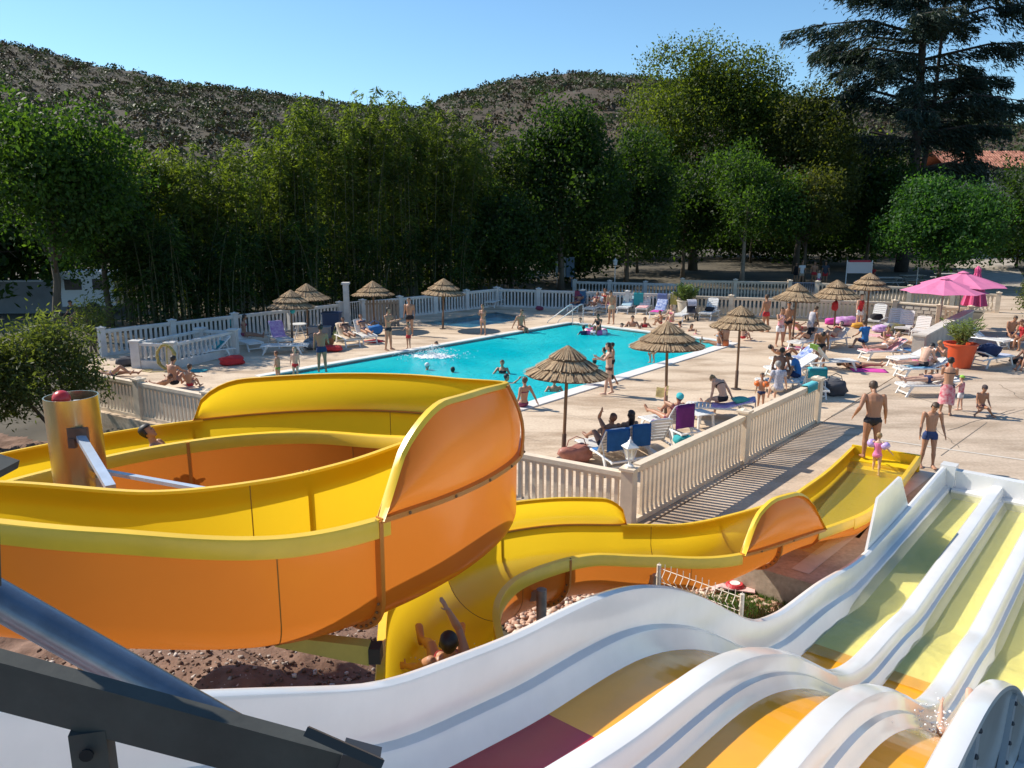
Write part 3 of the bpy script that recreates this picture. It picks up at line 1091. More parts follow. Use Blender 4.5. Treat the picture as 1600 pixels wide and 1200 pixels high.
PX = [(880, 717, 1.08, 2.78, 'with its base by the brown bag, nearest to the slide'),
      (1040, 650, 1.06, 2.77, 'on the deck behind the reader in a turquoise cap'),
      (1150, 608, 1.06, 2.79, 'on bare deck behind the bather bending on a sunbed'),
      (1237, 541, 1.06, 2.75, 'over the woman with a white skirt'),
      (1302, 535, 1.06, 2.80, 'with a red bag hung under its rim'),
      (1353, 512, 1.06, 2.75, 'below the white framed board, behind the blue shirt'),
      (457, 541, 1.06, 2.45, 'over the lilac towel, a turquoise bag on its pole'),
      (481, 524, 1.06, 2.45, 'half hidden behind the one over the lilac towel'),
      (585, 516, 1.06, 2.42, 'just right of the tall white column'),
      (692, 514, 1.06, 2.50, 'standing alone beside the shaded paddling pool')]
um0 = None
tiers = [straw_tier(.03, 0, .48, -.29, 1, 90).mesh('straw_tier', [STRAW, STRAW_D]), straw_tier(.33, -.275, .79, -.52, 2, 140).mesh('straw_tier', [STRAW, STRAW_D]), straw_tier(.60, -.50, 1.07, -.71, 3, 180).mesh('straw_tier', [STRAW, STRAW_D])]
for i, (px, py, r_, top, where) in enumerate(PX):
    p = spot(px, py)
    u = thing('straw_parasol', 'three-tiered straw parasol ' + where, 'parasol', p, random.uniform(0, 6), 'straw parasols on the deck')
    u.rotation_euler = (R(random.uniform(-2.2, 2.2)), R(random.uniform(-2.2, 2.2)), random.uniform(0, 6))
    k_ = random.uniform(.95, 1.05)
    for me in tiers:
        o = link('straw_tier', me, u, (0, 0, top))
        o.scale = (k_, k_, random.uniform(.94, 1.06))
        o.rotation_euler = (0, 0, random.uniform(0, 6))
    MB().tube([(0, 0, .5), (0, 0, top - .05)], .042, 10).obj('pole', WOOD, u, smooth=True)
    MB().lathe([(.055, 0.02), (.055, .62), (.045, .64)], 10).obj('sleeve', mat('dark_sleeve', (.11, .06, .035), .55), u, smooth=True)
    MB().lathe([(.17, .0), (.17, .02), (.06, .035)], 14).obj('base_plate', IRON, u)

# ------------------------------------------------------------------ pink parasols
PINK = mat('pink_canvas', (0.66, 0.18, 0.33), 0.8, .06, 3)
for i, (px, py, rad, h, tilt) in enumerate(((1466, 527, 1.85, 2.75, 0), (1494, 522, 1.95, 2.95, 0))):
    p = spot(px, py)
    u = thing('pink_parasol', ['open pink parasol in front, its pole rising behind the low wall', 'open pink parasol behind the other, higher and further right'][i], 'parasol', p, .3 + i * .4, 'open pink parasols')
    MB().tube([(0, 0, 0), (0, 0, h)], .03, 8).obj('pole', mat('parasol_pole', (.30, .22, .20), .5), u)
    for k in range(8):
        a, b = 2 * PI * k / 8, 2 * PI * (k + 1) / 8
        m_ = (a + b) / 2
        pt = lambda f, q, sag: (rad * f * math.cos(q), rad * f * math.sin(q), h - .62 * f ** 1.1 - sag)
        c = math.cos(PI / 8)
        MB().add([pt(.1, a, 0), pt(.1, b, 0), pt(.55, a, 0), (*[x * c for x in pt(.55, m_, 0)[:2]], pt(.55, m_, .05)[2]), pt(.55, b, 0), pt(1, a, 0), (*[x * c * .97 for x in pt(1, m_, 0)[:2]], pt(1, m_, -.02)[2]), pt(1, b, 0)],
                 [(0, 1, 3), (0, 3, 2), (1, 4, 3), (2, 3, 6, 5), (3, 4, 7, 6)]).obj('panel', PINK, u)
        MB().bar((0, 0, h - .35), (rad * math.cos(a), rad * math.sin(a), h - .64), .018, .018).obj('rib', mat('rib_dark', (.2, .12, .1), .5), u)
    MB().lathe([(.26, h - .03), (.05, h + .06)], 8).obj('vent_cap', PINK, u)
    MB().lathe([(.3, 0), (.3, .07), (.05, .1)], 14).obj('base', IRON, u)
u = thing('pink_parasol', 'closed dark pink parasol hanging in folds beside the open ones', 'parasol', spot(1517, 512), 0)
MB().tube([(0, 0, 0), (0, 0, 3.1)], .03, 8).obj('pole', MATS['parasol_pole'], u)
MB().lathe([(.03, 3.1), (.14, 2.95), (.12, 2.75), (.34, 1.95), (.52, 1.15), (.50, 1.12), (.05, 1.3)], 32, wob=lambda i, k: .17 * (1 if k % 4 < 2 else -1) * min(1, i / 2)).obj('folded_canopy', mat('pink_dark', (.62, .09, .22), .8, .1, 3), u)
MB().lathe([(.3, 0), (.3, .07), (.05, .1)], 14).obj('base', IRON, u)

# ------------------------------------------------------------------ plant pots
def pot_plant(label, p, r0, r1, h, m, n, spread, height, fm, size, seed, flowers=None):
    t = thing('potted_plant', label, 'plant pot', p)
    MB().lathe([(r0, 0), (r1, h), (r1 + .03, h), (r1 + .03, h - .05), (r1 - .05, h), (r1 - .06, h - .12), (.02, h - .12)], 28).obj('pot', m, t, smooth=True)
    r = np.random.RandomState(seed)
    mb = MB()
    P, AX = [], []
    for k in range(n):
        a = r.rand() * 6.28
        l = height * (.55 + .5 * r.rand())
        o = spread * (.2 + .8 * r.rand())
        pts = [Vector((.15 * r.normal(), .15 * r.normal(), h - .15))]
        for s in range(1, 6):
            f = s / 5
            pts.append(Vector((math.cos(a) * o * f ** 1.3, math.sin(a) * o * f ** 1.3, h - .1 + l * f)))
        mb.tube(pts, [.014, .012, .01, .008, .006, .004], 4)
        for s in range(34):
            f = .2 + .8 * r.rand()
            P.append((math.cos(a) * o * f ** 1.3 + r.normal() * .06, math.sin(a) * o * f ** 1.3 + r.normal() * .06, h - .1 + l * f + r.normal() * .05))
            AX.append((math.cos(a) + r.normal() * .7, math.sin(a) + r.normal() * .7, .5))
    mb.obj('stem', mat('green_stem', (.10, .11, .05), .8), t)
    V = leaf_quads(np.array(P), size, .2, axis=np.array(AX), rnd=r)
    rings_for_np('foliage', V, np.arange(len(V)).reshape(-1, 4), fm, t)
    return t


OLE = foliage_mat('oleander_leaf', (0.05, 0.085, 0.025), (0.20, 0.24, 0.10), .3)
pot_plant('big orange-red pot with a loose oleander bush at the end of the low wall', spot(1497, 573), .42, .58, .92, mat('orange_pot', (.66, .09, .025), .4, .08, 2), 46, .85, 1.0, OLE, .095, 4)
PALMM = foliage_mat('palm_leaf', (0.03, 0.06, 0.02), (0.12, 0.17, 0.06), .3)
pot_plant('cream pot with a spiky palm-like plant at the far right corner of the pool', spot(1071, 494), .36, .5, .9, mat('cream_pot', (.56, .49, .38), .8, .1, 3), 40, .85, .95, PALMM, .15, 6)

# ================================================================== YELLOW FLUME
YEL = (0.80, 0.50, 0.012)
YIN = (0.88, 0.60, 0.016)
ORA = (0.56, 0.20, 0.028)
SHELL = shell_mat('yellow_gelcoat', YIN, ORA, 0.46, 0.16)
LIP = mat('yellow_lip', (0.86, 0.54, 0.035), 0.3, 0.06, 3)
BOLT = mat('bolt', (0.22, 0.12, 0.05), 0.5, metal=.3)


def catmull(P, m):
    P = np.array(P, float)
    Q = np.vstack([2 * P[0] - P[1], P, 2 * P[-1] - P[-2]])
    o = []
    for i in range(1, len(Q) - 2):
        t = np.linspace(0, 1, m, endpoint=False)[:, None]
        o.append(.5 * (2 * Q[i] + (Q[i + 1] - Q[i - 1]) * t + (2 * Q[i - 1] - 5 * Q[i] + 4 * Q[i + 1] - Q[i + 2]) * t ** 2 + (3 * Q[i] - 3 * Q[i + 1] + Q[i + 2] - Q[i - 1]) * t ** 3))
    o.append(Q[-2][None])
    return np.vstack(o)


class Flume:
    """Centre line stations (x, y, rim height, bank, width); travel follows the list, left is the first side."""
    M = 12

    def __init__(s, st):
        s.S = catmull(st, s.M)
        s.C = s.S[:, :3]
        T = np.gradient(s.C[:, :2], axis=0)
        s.T = T / np.linalg.norm(T, axis=1)[:, None]
        s.N = np.stack([-s.T[:, 1], s.T[:, 0]], 1)
        s.W = s.S[:, 4]
        s.bank = s.S[:, 3]

    def n(s):
        return len(s.C)

    def pt(s, i, u, dz):
        """u: -1 right rim .. +1 left rim, dz below the rim line"""
        w = s.W[i] / 2
        z = s.C[i, 2] - s.bank[i] / 2 * u + dz
        return Vector((s.C[i, 0] + s.N[i, 0] * w * u, s.C[i, 1] + s.N[i, 1] * w * u, z))

    def out(s, i, side, du, dz):
        p = s.pt(i, side, dz)
        return p + Vector((s.N[i, 0], s.N[i, 1], 0)) * du * side

    def section(s, i, depth, box=0.0, k=18):
        pts = []
        w = s.W[i] / 2
        for j in range(k + 1):
            q = -PI / 2 + PI * j / k
            uu, zz = math.sin(q), -(depth - w * .95) - w * .95 * math.cos(q)
            if abs(math.sin(q)) > .999:
                zz = 0
            if box:
                f = j / k
                if f < .22:
                    bu, bz = -1 + .06 * f / .22, -depth * f / .22
                elif f > .78:
                    bu, bz = 1 - .06 * (1 - f) / .22, -depth * (1 - f) / .22
                else:
                    bu, bz = -.94 + 1.88 * (f - .22) / .56, -depth
                uu, zz = lerp(uu, bu, box), lerp(zz, bz, box)
            pts.append(s.pt(i, uu, zz))
        return pts

    def shell(s, i0, i1, depth, parent, name='trough', box=None, mats=None):
        rings = [s.section(i, depth(i) if callable(depth) else depth, box(i) if box else 0) for i in range(i0, i1 + 1)]
        mb = MB()
        mb.loft(rings, cap=False, loop=False)
        mb.f = [q[::-1] for q in mb.f]
        return mb.obj(name, mats or SHELL, parent, smooth='all')

    def lip(s, i0, i1, side, parent, drop=.15, width=.055):
        rings = []
        for i in range(i0, i1 + 1):
            prof = [(-.012, .012), (width, .006), (width + .012, -.012), (width + .012, -drop), (width - .004, -drop), (width - .008, -.03), (-.012, -.014)]
            if side > 0:
                prof = prof[::-1]
            rings.append([s.out(i, side, du, dz) for du, dz in prof])
        return MB().loft(rings).obj('rim_lip', LIP, parent, smooth=True)

    def ring(s, i, depth, parent, t=.02, w=.075, bolts=True, u0=0, u1=18, name='section_flange'):
        a = s.section(i, depth - .0)
        mb = MB()
        T = Vector((s.T[i, 0], s.T[i, 1], 0))
        c = sum(a, Vector()) / len(a) + Vector((0, 0, .15))
        rings = []
        for j in range(u0, u1 + 1):
            t_ = (a[min(j + 1, 18)] - a[max(j - 1, 0)]).normalized()
            o = T.cross(t_).normalized()
            if o.dot(a[j] - c) < 0:
                o = -o
            p = a[j]
            rings.append([p + o * .004 - T * t, p + o * w - T * t, p + o * w + T * t, p + o * .004 + T * t])
        mb.loft(rings)
        fl = mb.obj(name, mat('flange_orange', (.55, .20, .03), .4, .1, 4), parent, smooth=True)
        if bolts:
            bb = MB()
            for j in range(0, len(rings), 1):
                for sg in (0, 1):
                    p = (rings[j][1] + rings[j][0]) / 2 if sg == 0 else (rings[j][2] + rings[j][3]) / 2
                    bb.ball(p + T * (.012 if sg else -.012), .014, 6, 4)
            tag(bb.obj('bolt', BOLT, fl), kind='stuff')
        return fl

    def raised(s, i0, i1, side, hfun, lean, parent, k=8):
        """Extra wall bolted on top of a rim, with a flange seam and a lip along its free edge."""
        rows = []
        for i in range(i0, i1 + 1):
            h = hfun((i - i0) / (i1 - i0))
            row = []
            for j in range(k + 1):
                f = j / k
                row.append(s.out(i, side, .012 + .05 * math.sin(f * PI) - lean * f * f * min(1, h / .5), .004 + h * f))
            rows.append(row)
        mb = MB().loft(rows, cap=False, loop=False)
        if side < 0:
            pass
        else:
            mb.f = [q[::-1] for q in mb.f]
        pn = mb.obj('raised_wall', SHELL, parent, smooth='all')
        edge = []
        for a, row in enumerate(rows):
            i = i0 + a
            o = Vector((s.N[i, 0], s.N[i, 1], 0)) * side
            p = row[-1]
            b = row[-2] - row[-1]
            b = b.normalized() if b.length > 1e-5 else Vector((0, 0, -1))
            prof = [p - o * .008, p + o * .05, p + o * .05 + b * .05, p + o * .042 + b * .05, p + o * .035 + b * .012, p - o * .008 + b * .012]
            edge.append(prof if side < 0 else prof[::-1])
        MB().loft(edge).obj('edge_lip', LIP, pn, smooth=True)
        fl = []
        for i in range(i0, i1 + 1):
            prof = [(.0, -.022), (.085, -.022), (.085, .022), (.0, .022)]
            fl.append([s.out(i, side, du, dz) for du, dz in (prof if side < 0 else prof[::-1])])
        f_ = MB().loft(fl).obj('seam_flange', MATS.get('flange_orange') or mat('flange_orange', (.55, .20, .03), .4, .1, 4), pn, smooth=True)
        bb = MB()
        for i in range(i0 + 3, i1 - 1, 6):
            bb.ball(s.out(i, side, .088, -.0), .016, 6, 4)
        tag(bb.obj('bolt', BOLT, f_), kind='stuff')
        # dark seam line inside
        sm = []
        for i in range(i0, i1 + 1):
            prof = [(-.004, -.004), (-.004, .006), (.01, .006), (.01, -.004)]
            sm.append([s.out(i, side, du, dz) for du, dz in prof])
        MB().loft(sm).obj('seam', mat('seam_brown', (.25, .13, .02), .6), pn)
        return pn

    def seam(s, i, depth, parent):
        a = s.section(i, depth)
        T = Vector((s.T[i, 0], s.T[i, 1], 0))
        c = s.pt(i, 0, 0)
        rings = []
        for p in a:
            n_ = (c - p).normalized()
            rings.append([p + n_ * .004 - T * .004, p + n_ * .004 + T * .004, p - n_ * .004 + T * .004, p - n_ * .004 - T * .004])
        return MB().loft(rings).obj('joint_line', MATS['seam_brown'], parent)


up = [(-6.3, 5.35, 4.02, .12, .95), (-5.4, 5.6, 3.92, .12, .95), (-4.278, 5.842, 3.812, .118, .95), (-2.981, 5.811, 3.713, .072, .95), (-1.948, 6.137, 3.603, -.144, .95), (-1.195, 6.886, 3.543, -.192, .95), (-.656, 7.841, 3.479, -.224, .95),
      (-.419, 8.768, 3.375, -.129, .95), (-.717, 9.583, 3.273, -.005, .95), (-1.529, 10.225, 3.182, .068, .95), (-2.696, 10.624, 3.119, .034, .95), (-4.038, 10.589, 3.033, .02, .95), (-5.385, 10.02, 2.942, .039, .95),
      (-6.635, 8.891, 2.843, .087, .95), (-7.35, 7.5, 2.74, .1, .95), (-7.3, 6.0, 2.64, .1, .95), (-6.5, 4.7, 2.55, .05, .95), (-5.2, 4.0, 2.48, .0, .95)]
FU = Flume(up)
M_ = Flume.M
fl = thing('water_slide', 'yellow open flume slide with orange underside curling round a steel pillar', 'water slide', (0, 0, 0))
DEP = 1.12
FU.shell(0, FU.n() - 1, DEP, fl)
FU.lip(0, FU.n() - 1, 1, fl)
mat('seam_brown', (.25, .13, .02), .6)


def smooth01(t):
    t = max(0, min(1, t))
    return t * t * (3 - 2 * t)


def quarter(t):
    t = max(0, min(1, t))
    return math.sqrt(max(0, 1 - (1 - t) ** 2))


# outer wall raised round the bend: slanted start, rounded end
i0, i1 = int(4.66 * M_), int(11.3 * M_)
FU.lip(0, i0 + 1, -1, fl)
FU.lip(i1 - 1, FU.n() - 1, -1, fl)
FU.raised(i0, i1, -1, lambda t: lerp(.86, .57, smooth01((t - .2) / .4)) * math.sin(PI / 2 * min(1, t / .135)) * quarter((1 - t) / .075), .16, fl)
for st_, bolts in ((4.60, True), (8.1, True), (11.3, False), (13.2, True)):
    FU.ring(int(st_ * M_), DEP, fl, bolts=bolts)
for st_ in (3.95, 9.4):
    FU.seam(int(st_ * M_), DEP, fl)
# vertical rib where two raised panels meet
ir = int(6.7 * M_)
rr = [FU.out(ir, -1, .075 + .05 * math.sin(f / 8 * PI) - .14 * (f / 8) ** 2, .01 + .78 * f / 8) for f in range(9)]
MB().tube(rr, .022, 6).obj('panel_rib', MATS['flange_orange'], fl)

low = [(-.30, 3.2, 2.36, 0, 1.1), (-.42, 4.5, 2.25, 0, 1.1), (-.547, 5.93, 2.123, -.033, 1.05), (-.711, 7.491, 2.037, -.148, 1.05), (-.49, 8.688, 1.851, -.114, 1.05), (.051, 9.672, 1.639, -.055, 1.1), (.823, 10.502, 1.417, -.025, 1.1), (1.83, 11.076, 1.165, -.052, 1.1),
       (3.033, 11.652, .926, -.094, 1.1), (4.344, 12.699, .746, -.059, 1.12), (5.816, 14.101, .532, 0, 1.3), (6.5, 14.93, .46, .02, 1.36), (7.307, 15.951, .425, .05, 1.38), (8.05, 16.98, .40, .06, 1.38), (8.78, 18.02, .38, .06, 1.38)]
FL = Flume(low)
nb = int(9.9 * M_)


def ldep(i):
    return lerp(.78, .42, smooth01((i / M_ - 7.0) / 3.0))


def lbox(i):
    return smooth01((i / M_ - 9.0) / 1.2)


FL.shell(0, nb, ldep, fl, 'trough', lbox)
FL.lip(0, int(3.2 * M_), 1, fl)
FL.lip(int(7.15 * M_), nb, 1, fl)
FL.lip(0, int(8.12 * M_), -1, fl)
FL.lip(int(9.3 * M_), nb, -1, fl)
# left (outer) wall raised, rounded at its lower end
FL.raised(int(3.2 * M_), int(7.2 * M_), 1, lambda t: .46 * smooth01(t / .14) * quarter((1 - t) / .10), .10, fl)
# right wall raised before the tub: slanted start, rounded end
FL.raised(int(8.1 * M_), int(9.36 * M_), -1, lambda t: .72 * math.sin(PI / 2 * min(1, t / .5)) * quarter((1 - t) / .30), .16, fl)
for st_, bb_ in ((8.72, True), (9.36, False)):
    FL.ring(int(st_ * M_), ldep(int(st_ * M_)), fl, bolts=bb_)
for st_ in (4.4, 7.5):
    FL.seam(int(st_ * M_), ldep(int(st_ * M_)), fl)
FL.ring(int(5.4 * M_), ldep(int(5.4 * M_)), fl)
ir = int(9.2 * M_)
# landing tub with two steps
tub0 = nb
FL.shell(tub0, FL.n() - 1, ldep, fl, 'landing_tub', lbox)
FL.lip(tub0, FL.n() - 1, 1, fl, .2, .06)
FL.lip(tub0, FL.n() - 1, -1, fl, .2, .06)
e = FL.n() - 1
Tt = Vector((FL.T[e, 0], FL.T[e, 1], 0))
Yt = mat('tub_yellow', (0.82, 0.55, 0.015), .25, .05, 3)
L_, R_ = FL.pt(e, .98, 0), FL.pt(e, -.98, 0)
Nv = Vector((FL.N[e, 0], FL.N[e, 1], 0))
rzt = math.atan2(Tt.y, Tt.x)
Mt = Matrix.Rotation(rzt, 3, 'Z')
ctr = FL.pt(e, 0, 0)
wd = FL.W[e] * .97
MB().box(ctr + Tt * .04 + Vector((0, 0, -.2)), (.08, wd + .16, .43), Mt).obj('end_wall', Yt, fl)
MB().box(ctr - Tt * .24 + Vector((0, 0, -.31)), (.5, wd, .22), Mt).obj('step', Yt, fl)
MB().box(ctr - Tt * .62 + Vector((0, 0, -.36)), (.30, wd, .12), Mt).obj('step', Yt, fl)
# water in the tub
SW = water_mat('slide_water', (0.98, 0.98, 0.86), (0.78, 0.72, 0.22), 0.14, scale=6, strength=.35, dist=.04, stretch=(1, 1, 1))
rows = []
for i in range(int(9.35 * M_), FL.n() - 3):
    z = .155
    a, b = FL.pt(i, .93, 0), FL.pt(i, -.93, 0)
    a.z = b.z = z
    rows.append([a, b])
tag(MB().loft(rows, cap=False, loop=False).obj('slide_water', SW), kind='structure')

# steel posts and brackets of the yellow slide
GALV = mat('zinc_post', (0.36, 0.35, 0.33), .5, .2, 8, metal=.6)
OLIVE = mat('olive_bracket', (0.50, 0.42, 0.10), .5, .1, 5)


def fl_post(F_, st_, depth, u=-.75, w=.13):
    i = int(st_ * M_)
    p = F_.pt(i, u, -depth * .55)
    o = F_.out(i, -1 if u < 0 else 1, .12, 0)
    g = ground_z(o.x, o.y)
    MB().tube([(o.x, o.y, g - .1), (o.x, o.y, p.z + .15)], w / 2, 10).obj('support_post', GALV, fl, smooth=True)
    MB().bar((o.x, o.y, p.z + .08), tuple(F_.pt(i, u * .9, -depth * .6)), .05, .12).obj('support_bracket', GALV, fl)


fl_post(FL, 4.6, .72)
fl_post(FL, 6.95, .72)
fl_post(FL, 9.2, .5, u=.8)
i = int(4.1 * M_)
q = FU.pt(i, -.15, -DEP - .02)
tip = q + Vector((.62, .05, -.22))
MB().loft([[q + Vector((-.15, -.06, .05)), q + Vector((-.15, .06, .05)), q + Vector((-.15, .06, -.05)), q + Vector((-.15, -.06, -.05))], [tip + Vector((0, -.06, .14)), tip + Vector((0, .06, .14)), tip + Vector((0, .06, -.04)), tip + Vector((0, -.06, -.04))]]).obj('support_bracket', OLIVE, fl)
MB().box(tip + Vector((.05, 0, .05)), (.1, .14, .14)).obj('bracket_end', mat('black_rubber', (.03, .03, .03), .6), fl)

# pillar inside the loop
pil = thing('steel_pillar', 'thick galvanised steel tube pillar with a red ball cap inside the yellow loop', 'pillar', (-4.62, 8.15, -.6))
ptop = 4.06
PILM = mat('zinc_pillar', (0.62, 0.55, 0.36), .27, .25, 3.0, metal=.92, bump=.06, bscale=12, stretch=(1, 1, .3))
h_ = ptop + .6
MB().lathe([(.262, 0), (.262, h_), (.248, h_), (.248, h_ - .6)], 40).obj('tube', PILM, pil, smooth=True)
MB().lathe([(.01, h_ - .25), (.247, h_ - .25)], 40).obj('shade_disc', mat('navy_shadow', (.05, .05, .09), .6), pil)  # dark navy disc added as painted shade inside the open tube top
MB().ball((-.05, -.09, h_ - .01), .09, 18, 10).obj('red_ball', mat('red_plastic', (.55, .03, .03), .35), pil, smooth='all')
MB().bar((.02, .0, h_ - .06), (.2, .06, h_ - .06), .05, .02).obj('top_strap', WHITE, pil)
MB().box((.16, -.235, h_ - .36), (.20, .05, .16)).box((.10, -.25, h_ - .44), (.07, .05, .1)).obj('clamp', mat('rusty_clamp', (.16, .10, .07), .7, .3, 9), pil)
MB().box((.29, -.08, 3.72), (.13, .1, .16)).obj('cable_box', mat('cream_box', (.60, .55, .40), .6), pil)
BRACE = mat('blue_grey_steel', (.50, .56, .64), .35, .1, 5, metal=.3)
for (a, b, w, lab) in ((Vector((.2, -.26, h_ - .38)), Vector((1.06, -1.42, 4.16)), .085, 1), (Vector((.22, -.1, h_ - .78)), Vector((1.95, -1.35, 4.1)), .06, 2)):
    MB().bar(a, b, w, w * .6).obj('brace', BRACE, pil)
MB().tube([(.30, -.09, 3.72), (1.55, -1.4, 3.72)], .011, 6).obj('stay_cable', STEEL, pil)

# ================================================================== WHITE MULTI-LANE SLIDE
P0 = Vector((9.43, 16.59, 0))
LWP = [(-20.5, 5.25), (-19.5, 4.75), (-18.4, 4.25), (-16.95, 3.60), (-15.9, 3.10), (-14.67, 2.88), (-13.86, 2.81), (-13.29, 2.73), (-12.74, 2.57), (-12.1, 2.29), (-11.52, 1.97), (-10.84, 1.52), (-10.31, 1.19), (-9.91, .99), (-9.16, .80), (-8.27, .72), (-7.76, .67), (-7.19, .58), (-6.25, .41), (-5.4, .33), (-4.0, .34), (-2.7, .38), (0, .48)]
_sx = np.array([p[0] for p in LWP])
_sz = np.array([p[1] for p in LWP])


def lw(s):
    # smoothed profile
    w = np.array([.06, .12, .2, .24, .2, .12, .06])
    return float(sum(wi * np.interp(s + o, _sx, _sz) for wi, o in zip(w, (-.36, -.24, -.12, 0, .12, .24, .36))))


def dvz(s):
    return max(lw(s) - .285, .25)


def flz(s):
    return max(lw(s) - .57, -.14) if s < -5 else -.14


def outer_extra(s):
    return lerp(.13, .0, smooth01((s + 11) / 4))


def sp(s, u, z):
    return P0 + D2 * s + N2 * u + Vector((0, 0, z))


slide = thing('lane_slide', 'wide white slide with three coloured wavy lanes ending in a shallow water run-out', 'water slide')
SS = list(np.arange(-20.5, 0.001, .16)) + [0.0]


def extrude(name, prof, m, s0=-20.5, s1=0.0, parent=slide, smooth=True, mi=None):
    """prof(s) -> closed list of (u, z) going round the section."""
    ss = [s for s in SS if s0 - 1e-6 <= s <= s1 + 1e-6]
    if ss[0] > s0 + .01:
        ss.insert(0, s0)
    if ss[-1] < s1 - .01:
        ss.append(s1)
    rings = [[sp(s, u, z) for u, z in prof(s)] for s in ss]
    mb = MB().loft(rings)
    return mb.obj(name, m, parent, smooth=smooth)


def left_wall(s):
    t, f = lw(s), flz(s)
    return [(-.075, t - .13), (-.07, t - .005), (-.02, t + .012), (.025, t - .006), (.035, t - .03), (.05, lerp(t, f, .55)), (.06, lerp(t, f, .64)), (.14, lerp(t, f, .665)), (.155, lerp(t, f, .70)), (.20, f + .06), (.25, f + .008), (.27, f - .03), (.17, f - .03), (.0, lerp(t, f, .8)), (-.01, t - .03), (-.06, t - .04), (-.063, t - .13)]


extrude('side_wall', left_wall, GELCOAT)


def divider(u0):
    def f_(s):
        t, f = dvz(s), flz(s)
        return [(u0 - .09, f - .03), (u0 - .085, f + .008), (u0 - .045, f + .05), (u0 - .012, t - .04), (u0 + .02, t), (u0 + .11, t + .012), (u0 + .20, t), (u0 + .225, t - .03), (u0 + .235, lerp(t, f, .5)), (u0 + .245, lerp(t, f, .56)), (u0 + .295, lerp(t, f, .60)), (u0 + .305, lerp(t, f, .66)), (u0 + .335, f + .04), (u0 + .37, f + .008), (u0 + .38, f - .03)]
    return f_


extrude('divider', divider(.9), GELCOAT)
extrude('divider', divider(1.8), GELCOAT)


def right_wall(s):
    t, f = lw(s) + outer_extra(s), flz(s)
    return [(2.60, f - .03), (2.605, f + .008), (2.66, f + .07), (2.70, t - .04), (2.72, t), (2.78, t + .012), (2.85, t), (2.858, t - .03), (2.80, t - .05), (2.785, lerp(t, f, .75)), (2.76, f - .16), (2.70, f - .17), (2.64, f - .05)]


extrude('outer_wall', right_wall, GELCOAT)


# bolted flanges on the shaded outer side
def rib_at(s, w=.16):
    rings = []
    for ds in (-w / 2, w / 2):
        t, f = lw(s) + outer_extra(s), flz(s)
        rings.append([sp(s + ds, u, z) for u, z in ((2.79, t - .06), (2.83, t - .06), (2.83, f - .22), (2.77, f - .22))])
    o = MB().loft(rings).obj('outer_flange', mat('grey_flange', (.42, .46, .50), .4), slide)
    bb = MB()
    for j in range(5):
        t, f = lw(s) + outer_extra(s), flz(s)
        z = lerp(t - .12, f - .18, j / 4)
        bb.ball(sp(s - .03, 2.835, z), .02, 6, 4)
    tag(bb.obj('bolt', mat('dark_bolt', (.05, .05, .06), .5), o), kind='stuff')


for s in (-17.4, -15.4, -13.4, -11.4, -9.4, -7.4, -5.4):
    rib_at(s)
# flange running along the underside edge
extrude('edge_flange', lambda s: [(2.765, flz(s) - .15), (2.86, flz(s) - .16), (2.86, flz(s) - .25), (2.765, flz(s) - .24)], MATS['grey_flange'], -18, -5.6)
bb = MB()
s = -17.6
while s < -6:
    bb.ball(sp(s, 2.864, flz(s) - .205), .017, 6, 4)
    s += .24
tag(bb.obj('bolt', MATS['dark_bolt'], slide), kind='stuff')
extrude('under_shell', lambda s: [(.2, flz(s) - .05), (2.70, flz(s) - .05), (2.70, flz(s) - .09), (.2, flz(s) - .09)], mat('under_grey', (.35, .33, .31), .7, .1, 2), -20.5, -5.5)

RED = mat('lane_red', (.40, .02, .03), .22, .05, 2, coat=.1)
ORL = mat('lane_orange', (.82, .36, .02), .2, .07, 1.5, coat=.35)
YEL_L = mat('lane_yellow', (.84, .60, .10), .2, .05, 2, coat=.15)
PALEY = mat('lane_pale_yellow', (.88, .78, .28), .2, .05, 2, coat=.3)
for k, (ua, ub) in enumerate(((.20, .86), (1.22, 1.76), (2.12, 2.66))):
    for (m, s0, s1) in ((RED, -20.5, -14.55), (ORL, -14.55, -8.55), (PALEY, -8.55, 0)):
        extrude('lane_floor', lambda s, ua=ua, ub=ub: [(ua, flz(s) - .03), (ua, flz(s) + .004), (ub, flz(s) + .004), (ub, flz(s) - .03)], m, s0, s1, smooth=False)
# end wall
Mz = Matrix.Rotation(R(50), 3, 'Z')
MB().box(sp(.10, 1.42, .14), (.2, 2.9, .56), Mz).obj('end_wall', GELCOAT, slide)
MB().box(sp(.06, .06, .22), (.3, .3, .62), Mz).obj('end_post', GELCOAT, slide)
MB().box(sp(-.12, 1.45, -.05), (.24, 2.5, .20), Mz).obj('end_step', GELCOAT, slide)
# splash guard panel on the left wall
mb = MB()
poly = [(-5.32, .28), (-4.95, 1.16), (-3.62, 1.19), (-3.52, 1.14), (-2.76, .37)]
for u in (-.085, -.045):
    mb.add([sp(s, u, z) for s, z in poly], [tuple(range(5)) if u > -.06 else tuple(range(5))[::-1]])
for i in range(5):
    j = (i + 1) % 5
    mb.add([sp(poly[i][0], -.085, poly[i][1]), sp(poly[j][0], -.085, poly[j][1]), sp(poly[j][0], -.045, poly[j][1]), sp(poly[i][0], -.045, poly[i][1])], [(0, 1, 2, 3)])
mb.obj('splash_guard', GELCOAT, slide)
# supports of the white slide, on the ground
for s in (-16.5, -13.2, -10.2):
    for u in (.35, 2.5):
        p = sp(s, u, 0)
        MB().tube([(p.x, p.y, -.7), (p.x, p.y, flz(s) - .08)], .07, 8).obj('support_post', GALV, slide)
    MB().bar(sp(s, .2, flz(s) - .14), sp(s, 2.65, flz(s) - .14), .1, .12).obj('cross_beam', GALV, slide)
